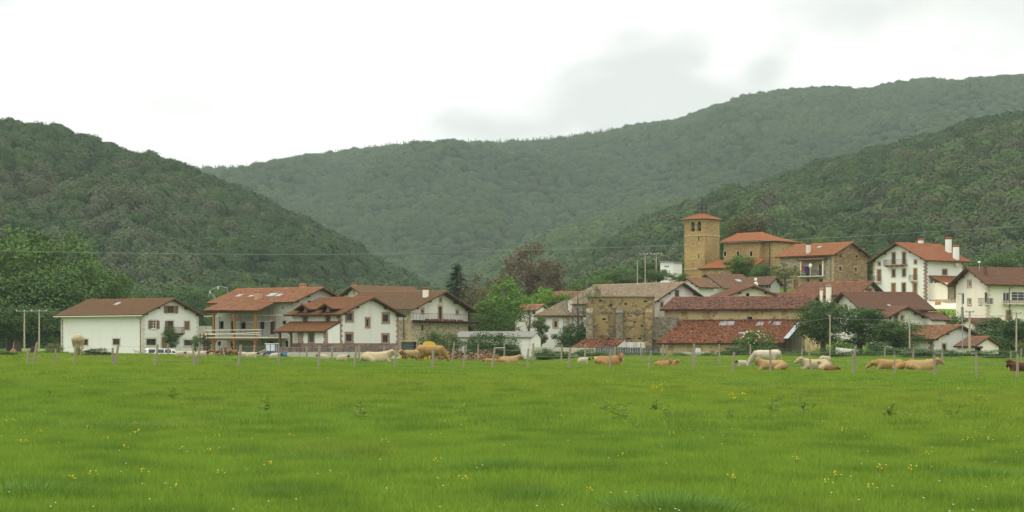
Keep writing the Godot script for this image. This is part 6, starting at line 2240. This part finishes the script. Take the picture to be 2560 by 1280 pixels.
func cable(label: String, pts: Array, r: float, group := "overhead cables") -> void:
	var mb := MB.new()
	var at := []
	var rad := []
	for q in pts:
		at.append(P(q[0], q[1], q[2]))
		rad.append(r)
	mb.tube(at, rad, 4, false)
	tag(put("overhead_cable", mb, M.wire), label, "cable", group)


func street() -> void:
	pole("tall wooden pole with white insulators, left one of the joined pair", 61, 776, 296, 1.15, 0.12, 3, 882.0)
	pole("tall wooden pole with white insulators, right one of the joined pair", 98, 776, 296, 1.15, 0.12, 3, 884.0)
	pole("lone utility pole rising behind the beige roof ridge", 1593.5, 654, 388, 0, 0.11)
	pole("cross-armed pole left of the transformer tower, farther left of two", 1613, 634, 394, 1.1, 0.11, 4)
	pole("cross-armed pole left of the transformer tower, nearer to it", 1640.5, 634, 394, 1.1, 0.11, 4)
	pole("thin wooden pole in front of the dark tree beside the barn", 2075, 786, 238, 0.0, 0.09, 0, 893.0)
	pole("thin wooden pole before the rightmost of the three dark trees", 2274, 782, 244, 0.0, 0.09, 0, 892.0)
	pole("stout concrete pole before the beige gabled shed", 2424, 777, 236, 0.45, 0.15, 2, 903.0)
	pole("wooden pole at the right edge before the dark bushy tree", 2541, 780, 238, 0.55, 0.1, 2, 897.0)
	var lamp := pole("slim grey street lamp before the low cottage's gable", 2406, 735, 246, 0.0, 0.06, 0, 880.0, M.zinc, "")
	lamp.name = numbered("street_lamp")
	lamp.set_meta("category", "street lamp")
	var lm := MB.new()
	lm.box(Vector3(-0.3, (880.0 - 735.0) / F * 246 + 0.05, 0.1), Vector3(0.7, 0.12, 0.25))
	put("lamp_head", lm, M.grey, lamp)
	lm = MB.new()
	for q in [["frame pole with top bar rising left of the beige ridge", 1467, 706, 0.0]]:
		pass
	var fr := base("steel_frame", G(1478, 292), "thin steel goal-like frame standing before the left part of the beige roof", "frame")
	var ft: float = P(0, 704, 292).y - fr.position.y
	lm.tube([Vector3(-0.65, -0.5, 0), Vector3(-0.65, ft, 0), Vector3(0.75, ft, 0), Vector3(0.75, ft - 1.2, 0)], [0.045, 0.045, 0.045, 0.045], 5)
	put("tube", lm, M.wire, fr)
	# lattice pylon head behind the unfinished house
	var py := base("pylon", Vector3(P(545, 716, 420).x, 0, -420), "thin metal pylon head between farmhouse gable and unfinished house", "pylon")
	var k := 420.0 / F
	lm = MB.new()
	var pt := []
	for q in [[-23, 742], [-20, 727], [0, 716], [22, 719], [25, 733], [0, 760], [-12, 735]]:
		pt.append(Vector3(q[0] * k, EYE + (HY - q[1]) * k, 0))
	for e in [[1, 2], [2, 3], [3, 4], [1, 5], [4, 5], [6, 5], [0, 1]]:
		lm.tube([pt[e[0]], pt[e[1]]], [0.07, 0.07], 4)
	lm.tube([Vector3(0, -0.5, 0), pt[5]], [0.25, 0.16], 6)
	put("lattice", lm, M.zinc, py)
	for i in [1, 2, 4]:
		lm = MB.new()
		lm.tube([pt[i], pt[i] - Vector3(0, 0.6, 0)], [0.1, 0.12], 6)
		put("insulator", lm, M.whiteframe, py)
	cable("long pale overhead cable sagging across the whole view", [[-200, 622, 230], [0, 627, 230], [200, 631, 230], [400, 634, 230], [650, 636, 230], [850, 636, 230], [1050, 632, 230], [1250, 627, 230], [1500, 620, 230], [1700, 613, 230], [1900, 603, 230], [2100, 593, 230], [2350, 578, 230], [2560, 565, 230], [2760, 550, 230]], 0.02)
	cable("thin cable between the poles before the dark trees", [[2000, 806, 240], [2075, 795, 238], [2170, 800, 240], [2274, 797, 244], [2424, 800, 236], [2541, 786, 238], [2700, 780, 238]], 0.014)
	cable("lower thin cable between the poles before the cottage", [[2200, 801, 243], [2274, 799, 244], [2424, 788, 236], [2541, 790, 238], [2700, 790, 238]], 0.014)

	# haystack
	var hs := base("haystack", G(33, 230), "small brown conical haystack with a pole, by the left hedge", "haystack")
	hs.scale.y = (P(0, 862, 230).y - hs.position.y) / 1.3
	lm = MB.new()
	for i in 10:
		for s in 18:
			var t := rng.randf_range(0.7, 1.3)
			lm.col = Color(0.17 * t, 0.105 * t, 0.055 * t)
			var rr := [1.1, 1.08, 1.02, 0.92, 0.8, 0.66, 0.5, 0.34, 0.18, 0.06, 0.0]
			var a0 := TAU * s / 18.0
			var a1 := TAU * (s + 1) / 18.0
			lm.quad(Vector3(cos(a0) * rr[i], i * 0.12, sin(a0) * rr[i]), Vector3(cos(a1) * rr[i], i * 0.12, sin(a1) * rr[i]), Vector3(cos(a1) * rr[i + 1], (i + 1) * 0.12, sin(a1) * rr[i + 1]), Vector3(cos(a0) * rr[i + 1], (i + 1) * 0.12, sin(a0) * rr[i + 1]))
	put("hay", lm, M.rough, hs)
	lm = MB.new()
	lm.tube([Vector3(0, 1.0, 0), Vector3(0.02, 1.45, 0)], [0.05, 0.03], 5)
	put("pole", lm, M.pole, hs)

	# blue tractor
	var tr := base("tractor", G(688, 236), "old blue tractor with white-glazed cab parked before the unfinished house", "tractor", "", deg_to_rad(-8))
	var blue := Color(0.03, 0.075, 0.19)
	wheel(tr, Vector3(-0.75, 0.62, 0.72), 0.66, 0.4, Color(0.33, 0.28, 0.15), "rear_wheel")
	wheel(tr, Vector3(-0.75, 0.62, -0.72), 0.66, 0.4, Color(0.33, 0.28, 0.15), "rear_wheel")
	wheel(tr, Vector3(1.15, 0.36, 0.62), 0.38, 0.25, Color(0.33, 0.28, 0.15), "front_wheel")
	wheel(tr, Vector3(1.15, 0.36, -0.62), 0.38, 0.25, Color(0.33, 0.28, 0.15), "front_wheel")
	lm = MB.new()
	lm.col = blue
	lm.span(Vector3(-0.9, 0.5, -0.35), Vector3(0.2, 0.95, 0.35))
	lm.span(Vector3(0.2, 0.5, -0.22), Vector3(1.45, 0.75, 0.22))
	lm.span(Vector3(-1.2, 1.0, -0.95), Vector3(-0.15, 1.2, 0.95))
	put("chassis", lm, M.any, tr)
	lm = MB.new()
	lm.col = Color(0.06, 0.19, 0.36)
	lm.span(Vector3(0.25, 0.76, -0.27), Vector3(1.6, 1.16, 0.27))
	put("bonnet", lm, M.any, tr)
	lm = MB.new()
	lm.col = Color(0.5, 0.5, 0.46)
	lm.span(Vector3(1.601, 0.8, -0.2), Vector3(1.63, 1.1, 0.2))
	put("grille", lm, M.any, tr)
	lm = MB.new()
	lm.col = blue
	for x in [-1.05, -0.45, 0.15]:
		for z in [-0.62, 0.62]:
			lm.span(Vector3(x - 0.035, 1.0, z - 0.035), Vector3(x + 0.035, 2.15, z + 0.035))
	lm.span(Vector3(-1.08, 0.95, -0.66), Vector3(0.2, 1.25, 0.66))
	put("cab", lm, M.any, tr)
	for q in [[-1.0, -0.5], [-0.4, 0.1]]:
		for z in [-0.62, 0.62]:
			lm = MB.new()
			lm.span(Vector3(q[0], 1.3, z - 0.01), Vector3(q[1], 2.1, z + 0.01))
			put("cab_window", lm, mat(0.62, 0.66, 0.64, 0.3), tr)
	lm = MB.new()
	lm.col = Color(0.62, 0.64, 0.6)
	lm.span(Vector3(-1.15, 2.151, -0.7), Vector3(0.28, 2.25, 0.7))
	put("cab_roof", lm, M.any, tr)
	lm = MB.new()
	lm.tube([Vector3(1.0, 1.1, 0.12), Vector3(1.0, 1.9, 0.12)], [0.035, 0.035], 6)
	put("exhaust", lm, M.iron, tr)
	# flat trailer with planks
	var tl := base("trailer", G(632, 234), "low wooden farm trailer carrying loose planks behind the blue tractor", "trailer", "", deg_to_rad(-8))
	lm = MB.new()
	lm.span(Vector3(-1.6, 0.62, -0.8), Vector3(1.5, 0.74, 0.8))
	lm.tube([Vector3(1.5, 0.6, 0), Vector3(2.0, 0.5, 0)], [0.05, 0.04], 5)
	put("bed", lm, M.frame, tl)
	wheel(tl, Vector3(-0.5, 0.34, 0.7), 0.34, 0.2, Color(0.2, 0.1, 0.06))
	wheel(tl, Vector3(-0.5, 0.34, -0.7), 0.34, 0.2, Color(0.2, 0.1, 0.06))
	for i in 5:
		lm = MB.new()
		lm.box(Vector3(0.5 + i * 0.12, 0.9 + i * 0.07, -0.5 + i * 0.22), Vector3(2.2, 0.05, 0.18), Basis(Vector3.BACK, 0.25 + i * 0.05))
		put("plank", lm, M.palestone, tl)
	# yellow digger
	var dg := base("digger", G(1022, 246), "yellow digger with dark glazed cab behind the golden cow", "digger", "", deg_to_rad(-12))
	var yel := Color(0.55, 0.33, 0.02)
	wheel(dg, Vector3(-1.0, 0.55, 0.8), 0.55, 0.4, yel)
	wheel(dg, Vector3(1.1, 0.55, 0.8), 0.55, 0.4, yel)
	wheel(dg, Vector3(-1.0, 0.55, -0.8), 0.55, 0.4, yel)
	wheel(dg, Vector3(1.1, 0.55, -0.8), 0.55, 0.4, yel)
	lm = MB.new()
	lm.col = yel
	lm.span(Vector3(-1.5, 0.75, -0.7), Vector3(1.5, 1.4, 0.7))
	lm.span(Vector3(1.0, 1.4, -0.6), Vector3(1.9, 1.62, 0.6))
	put("chassis", lm, M.any, dg)
	lm = MB.new()
	for x in [-0.75, 0.75]:
		for z in [-0.65, 0.65]:
			lm.span(Vector3(x - 0.05, 1.401, z - 0.05), Vector3(x + 0.05, 2.55, z + 0.05))
	put("cab", lm, M.iron, dg)
	for z in [-0.65, 0.65]:
		lm = MB.new()
		lm.span(Vector3(-0.7, 1.5, z - 0.012), Vector3(0.7, 2.5, z + 0.012))
		put("cab_window", lm, mat(0.03, 0.05, 0.05, 0.1), dg)
	lm = MB.new()
	lm.col = Color(0.45, 0.33, 0.15)
	lm.span(Vector3(-0.95, 2.551, -0.8), Vector3(0.95, 2.68, 0.8))
	put("cab_roof", lm, M.any, dg)
	lm = MB.new()
	lm.col = yel
	lm.box(Vector3(-1.9, 0.75, 0), Vector3(0.7, 0.7, 1.7), Basis(Vector3.BACK, 0.35))
	put("bucket", lm, M.any, dg)
	var dt := base("loader_hood", G(1073, 250), "yellow rounded machine hood showing above the golden cow's back", "machine", "", 0.1)
	lm = MB.new()
	lm.col = Color(0.62, 0.40, 0.02)
	lm.span(Vector3(-1.0, 0.2, -0.7), Vector3(1.0, 1.999, 0.7))
	for i in 6:
		lm.quad(Vector3(cos(PI * i / 6) * 1.0, 2.0 + sin(PI * i / 6) * 0.35, 0.7), Vector3(cos(PI * (i + 1) / 6) * 1.0, 2.0 + sin(PI * (i + 1) / 6) * 0.35, 0.7), Vector3(cos(PI * (i + 1) / 6) * 1.0, 2.0 + sin(PI * (i + 1) / 6) * 0.35, -0.7), Vector3(cos(PI * i / 6) * 1.0, 2.0 + sin(PI * i / 6) * 0.35, -0.7))
		lm.tri(Vector3(0, 2.0, 0.7), Vector3(cos(PI * i / 6) * 1.0, 2.0 + sin(PI * i / 6) * 0.35, 0.7), Vector3(cos(PI * (i + 1) / 6) * 1.0, 2.0 + sin(PI * (i + 1) / 6) * 0.35, 0.7))
	put("hood", lm, M.any, dt)
	dt.scale = Vector3(0.8, 1.08, 0.8)
	wheel(dt, Vector3(-0.6, 0.3, 0.72), 0.45, 0.3, yel)
	wheel(dt, Vector3(0.6, 0.3, 0.72), 0.45, 0.3, yel)
	# white estate car and silver car
	car("white estate car parked under the small tree by the farmhouse", G(424, 246), 12, Color(0.72, 0.72, 0.7))
	car("second white car nose-on behind the posts, left of the estate car", G(398, 250), 25, Color(0.66, 0.67, 0.66))
	# yard clutter by the farmhouse
	var mc := base("cultivator", G(333, 206), "rusty yellow farm implement in the clutter before the farmhouse", "implement", "", 0.3)
	lm = MB.new()
	lm.col = Color(0.48, 0.27, 0.03)
	lm.tube([Vector3(-0.7, 0.25, 0), Vector3(-0.3, 0.75, 0), Vector3(0.5, 0.65, 0.1), Vector3(0.75, 0.2, 0)], [0.07, 0.08, 0.08, 0.06], 6)
	lm.tube([Vector3(-0.4, 0.3, 0.4), Vector3(0.5, 0.35, 0.4)], [0.06, 0.06], 6)
	lm.box(Vector3(0.1, 0.62, 0), Vector3(0.6, 0.35, 0.5), Basis(Vector3.BACK, 0.2))
	put("frame", lm, M.any, mc)
	wheel(mc, Vector3(-0.6, 0.28, 0.35), 0.28, 0.15, Color(0.3, 0.2, 0.05))
	wheel(mc, Vector3(0.65, 0.28, 0.35), 0.28, 0.15, Color(0.3, 0.2, 0.05))
	var br := base("barrel", G(362, 204), "blue plastic barrel lying in the clutter before the farmhouse", "barrel", "", 0.2)
	lm = MB.new()
	lm.col = Color(0.03, 0.10, 0.30)
	lm.tube([Vector3(-0.42, 0.3, 0), Vector3(-0.38, 0.3, 0), Vector3(-0.1, 0.3, 0), Vector3(0.1, 0.3, 0), Vector3(0.38, 0.3, 0), Vector3(0.42, 0.3, 0)], [0.24, 0.29, 0.31, 0.31, 0.29, 0.24], 14)
	put("drum", lm, M.any, br)
	var bd := base("stacked_board", G(362, 210), "grey weathered board leaning across the farmhouse clutter", "board", "", 0.1)
	for i in 3:
		lm = MB.new()
		lm.box(Vector3(-0.1 + i * 0.1, 0.85 - i * 0.12, -0.2 + i * 0.12), Vector3(2.5, 0.05, 0.3), Basis(Vector3.BACK, -0.33 + 0.05 * i))
		put("board", lm, M.post, bd)
	var tp := base("tarpaulin", G(392, 212), "crumpled white tarpaulin over a heap beside the white car", "tarpaulin")
	lm = MB.new()
	for i in 12:
		for s in 5:
			var q := []
			for e in [[0, 0], [1, 0], [1, 1], [0, 1]]:
				var a: float = TAU * (i + e[0]) / 12.0
				var f: float = (s + e[1]) / 5.0
				q.append(Vector3(cos(a) * 1.4 * f * (1.0 + 0.12 * sin(a * 5.0)), 0.85 * (1.0 - f * f) + 0.08 * sin(a * 4.0 + f * 5.0), sin(a) * 0.8 * f))
			lm.quad(q[0], q[1], q[2], q[3])
	put("sheet", lm, mat(0.6, 0.6, 0.56), tp)
	for q in [[305, 207, 0.42, "grey discarded tyre in the clutter before the farmhouse"], [318, 205, 0.36, "second discarded tyre leaning right of the first one"]]:
		var ty := base("tyre", G(q[0], q[1]), q[3], "tyre", "", rng.randf_range(-0.4, 0.4))
		lm = MB.new()
		var ring := []
		var rad := []
		for i in 17:
			ring.append(Vector3(cos(TAU * i / 16) * q[2] * 0.75, q[2] + sin(TAU * i / 16) * q[2] * 0.75, 0))
			rad.append(q[2] * 0.25)
		lm.tube(ring, rad, 7, false)
		put("tread", lm, mat(0.09, 0.085, 0.075), ty)
	# wooden rack left of the unfinished house
	var rk := base("rack", G(510, 276), "dark wooden rack of stacked boxes at the unfinished house's left end", "rack", "", 0.2)
	for i in 5:
		lm = MB.new()
		lm.span(Vector3(-0.55, 0.3 + i * 0.62, -0.3), Vector3(0.55, 0.38 + i * 0.62, 0.3))
		put("shelf", lm, M.shutter, rk)
	for x in [-0.55, 0.0, 0.55]:
		lm = MB.new()
		lm.span(Vector3(x - 0.05, -0.8, -0.33), Vector3(x + 0.05, 3.1, -0.25))
		lm.span(Vector3(x - 0.05, -0.8, 0.301), Vector3(x + 0.05, 3.1, 0.37))
		put("upright", lm, M.beam, rk)
	var ww := base("parapet", G(507, 300), "pale grey parapet wall linking farmhouse and unfinished house", "wall")
	lm = MB.new()
	lm.span(Vector3(-1.2, -2.0, -0.2), Vector3(1.4, P(0, 815, 300).y - ww.position.y, 0.2))
	put("wall", lm, M.concrete, ww)
	# log and rubble heaps: each heap a thing, its pieces joined
	heap("log_pile", "brown heap of cut logs and branches before the unfinished house", 552, 226, 3.1, 1.75, Color(0.17, 0.10, 0.055), true)
	heap("log_pile", "low heap of logs spilling left of the main log heap", 520, 222, 1.6, 0.9, Color(0.2, 0.13, 0.075), true)
	heap("brick_heap", "long brown heap of broken tiles before the hedge, left part", 1140, 240, 3.2, 1.25, Color(0.19, 0.115, 0.075), false)
	heap("brick_heap", "long brown heap of broken tiles before the hedge, right part", 1205, 238, 3.0, 1.35, Color(0.2, 0.12, 0.075), false)
	# walls and boards along the yard
	run_wall("low concrete wall before the purple-grey stone house", 585, 1000, 240, 881, 880, M.concrete, 0.25)
	run_wall("pale low wall running from the grey shed to the ruin", 1332, 1560, 250, 867, 872, M.concrete, 0.25)
	run_wall("low pale stone wall at the right, below the dark trees", 2090, 2150, 246, 868, 876, M.oldwhite, 0.3)
	run_wall("beige retaining wall of the lane below the tall white house", 2300, 2420, 318, 786, 790, M.beige, 0.3)
	var bf := base("board_fence", G(1570, 244), "dark grey board fence before the ruin and the barn corner", "fence")
	for i in 26:
		var px := 1492.0 + i * 6.2
		var a := G(px, 244) - bf.position
		lm = MB.new()
		var t := rng.randf_range(0.75, 1.25)
		lm.col = Color(0.10 * t, 0.105 * t, 0.105 * t)
		lm.span(a + Vector3(-0.14, -0.6, -0.02), a + Vector3(0.14, P(0, 866 + i * 0.2, 244).y - bf.position.y - a.y + rng.randf_range(-0.06, 0.06), 0.02))
		put("board", lm, M.rough, bf)
	var wb := base("barrel", G(1745, 236), "white upright barrel before the barn's low stone wall", "barrel")
	lm = MB.new()
	lm.tube([Vector3(0, 0, 0), Vector3(0, 0.1, 0), Vector3(0, 0.9, 0), Vector3(0, 1.1, 0)], [0.3, 0.33, 0.33, 0.24], 14)
	put("drum", lm, mat(0.55, 0.56, 0.55), wb)
	var tg := base("feed_trough", G(1738, 234), "low pale feeding trough before the barn's stone wall", "trough")
	tg.position.y = EYE + (HY - 890.0) / F * 234
	lm = MB.new()
	lm.span(Vector3(-1.5, 0.25, -0.3), Vector3(1.5, 0.5, 0.3))
	put("basin", lm, M.concrete, tg)
	for x in [-1.3, 1.3]:
		lm = MB.new()
		lm.span(Vector3(x - 0.08, -0.4, -0.25), Vector3(x + 0.08, 0.249, 0.25))
		put("leg", lm, M.concrete, tg)
	# gate bar between two posts
	var gb := base("gate_bar", G(1249, 118), "pale wooden bar joining the two posts behind the rust-red calf", "gate bar")
	lm = MB.new()
	lm.tube([P(1236, 870, 118) - gb.position, P(1262, 870, 150) - gb.position], [0.045, 0.045], 6)
	put("rail", lm, M.pole, gb)
	yard_fence()
	lane()


# the pale lane that climbs past the tall white house, laid on the knoll
func lane() -> void:
	var mb := MB.new()
	for i in 12:
		var q := []
		for w in [[0, 0], [0, 1], [1, 1], [1, 0]]:
			var d: float = 300.0 + (i + w[0]) * 4.5
			var px: float = 2318.0 + w[1] * 100.0
			q.append(G(px, d) + Vector3(0, 0.03, 0))
		mb.quad(q[0], q[1], q[2], q[3])
	tag(put("path", mb, M.concrete), "", "", "", "structure")


func yard_fence() -> void:
	var o := base("yard_fence", G(850, 243), "thin rail fence on the low wall before the purple-grey stone house", "fence")
	for i in 15:
		var px := 722.0 + i * 19.5
		var a := P(px, 884, 243) - o.position
		var mb := MB.new()
		mb.tube([a - Vector3(0, 0.4, 0), P(px, 866, 243) - o.position], [0.035, 0.035], 5)
		put("post", mb, M.iron, o)
	for y in [870.0, 876.0]:
		var mb := MB.new()
		mb.tube([P(722, y, 243.08) - o.position, P(995, y + 3, 243.08) - o.position], [0.03, 0.03], 5)
		put("rail", mb, M.iron, o)


func heap(called: String, label: String, px: float, d: float, wide: float, tall: float, c: Color, logs: bool) -> void:
	var o := base(called, G(px, d), label, "heap")
	var mb := MB.new()
	for i in 260:
		var a := rng.randf() * TAU
		var f := sqrt(rng.randf())
		var at := Vector3(cos(a) * f * wide, 0, sin(a) * f * 1.3)
		at.y = tall * (1.0 - f * f) * rng.randf_range(0.25, 1.0) + 0.05
		var t := rng.randf_range(0.55, 1.5)
		mb.col = Color(c.r * t, c.g * t, c.b * t * rng.randf_range(0.8, 1.2))
		var b := Basis.from_euler(Vector3(rng.randfn() * 0.3, rng.randf() * TAU, rng.randfn() * 0.4))
		if logs:
			var l := rng.randf_range(0.25, 0.7)
			mb.tube([at - b.x * l, at + b.x * l], [rng.randf_range(0.05, 0.12), rng.randf_range(0.05, 0.1)], 6)
		else:
			mb.box(at, Vector3(rng.randf_range(0.2, 0.45), rng.randf_range(0.06, 0.16), rng.randf_range(0.15, 0.3)), b)
	tag(put("log" if logs else "rubble", mb, M.rough, o), "", "", "", "stuff")


func run_wall(label: String, x0: float, x1: float, d: float, y0: float, y1: float, m: Material, thick: float) -> void:
	var a := P(x0, y0, d)
	var b := P(x1, y1, d - 4.0)
	var o := base("low_wall", Vector3(a.x, 0, a.z), label, "wall")
	var mb := MB.new()
	var n := int(a.distance_to(b) / 2.0)
	for i in n:
		var p := a.lerp(b, i / float(n)) - o.position
		var q := a.lerp(b, (i + 0.97) / n) - o.position
		var w := Vector3(0, 0, thick)
		var lo := Vector3(0, -2.0, 0)
		mb.quad(Vector3(p.x, -1.5, p.z), Vector3(q.x, -1.5, q.z), q, p)
		mb.quad(p, q, q - w, p - w)
		mb.quad(p - w, q - w, Vector3(q.x, -1.5, q.z) - w, Vector3(p.x, -1.5, p.z) - w)
		mb.quad(p, p - w, Vector3(p.x, -1.5, p.z) - w, Vector3(p.x, -1.5, p.z))
		mb.quad(q, q - w, Vector3(q.x, -1.5, q.z) - w, Vector3(q.x, -1.5, q.z))
	put("wall", mb, m, o)


func car(label: String, at: Vector3, turn: float, c: Color) -> void:
	var o := base("parked_car", at, label, "car", "", deg_to_rad(turn))
	var prof := [[-2.1, 0.45], [-2.12, 0.85], [-1.95, 1.0], [-1.75, 1.5], [-1.4, 1.6], [0.2, 1.6], [0.5, 1.55], [1.05, 1.05], [1.9, 0.92], [2.1, 0.75], [2.12, 0.42]]
	var mb := MB.new()
	mb.col = c
	for i in prof.size():
		var p: Array = prof[i]
		var q: Array = prof[(i + 1) % prof.size()]
		var zp := 0.82 if p[1] < 1.1 else 0.68
		var zq := 0.82 if q[1] < 1.1 else 0.68
		mb.quad(Vector3(p[0], p[1], -zp), Vector3(q[0], q[1], -zq), Vector3(q[0], q[1], zq), Vector3(p[0], p[1], zp))
		for s in [-1.0, 1.0]:
			mb.tri(Vector3(0, 0.9, s * 0.83), Vector3(p[0], p[1], s * zp), Vector3(q[0], q[1], s * zq))
	put("body", mb, M.any, o)
	for s in [-1.0, 1.0]:
		for w in [[-1.62, -0.75], [-0.65, 0.15], [0.25, 0.85]]:
			mb = MB.new()
			var top := 1.5 if w[1] < 0.5 else 1.32
			mb.quad(Vector3(w[0], 1.05, s * 0.835), Vector3(w[1], 1.05, s * 0.835), Vector3(minf(w[1], 0.55), top, s * 0.735), Vector3(w[0] + 0.05, top, s * 0.735))
			put("side_window", mb, M.glass, o)
	mb = MB.new()
	mb.quad(Vector3(1.03, 1.09, -0.66), Vector3(1.03, 1.09, 0.66), Vector3(0.56, 1.53, 0.6), Vector3(0.56, 1.53, -0.6))
	put("windscreen", mb, M.glass, o)
	mb = MB.new()
	mb.quad(Vector3(-1.96, 1.06, -0.66), Vector3(-1.96, 1.06, 0.66), Vector3(-1.785, 1.47, 0.6), Vector3(-1.785, 1.47, -0.6))
	put("rear_window", mb, M.glass, o)
	for z in [-0.6, 0.6]:
		mb = MB.new()
		mb.col = Color(0.8, 0.8, 0.75)
		mb.span(Vector3(2.08, 0.68, z - 0.16), Vector3(2.13, 0.84, z + 0.16))
		put("headlight", mb, M.any, o)
		mb = MB.new()
		mb.col = Color(0.4, 0.03, 0.02)
		mb.span(Vector3(-2.14, 0.75, z - 0.12), Vector3(-2.09, 1.0, z + 0.12))
		put("tail_light", mb, M.any, o)
	for x in [-1.3, 1.3]:
		for z in [-0.75, 0.75]:
			wheel(o, Vector3(x, 0.32, z), 0.32, 0.2, Color(0.4, 0.4, 0.4))
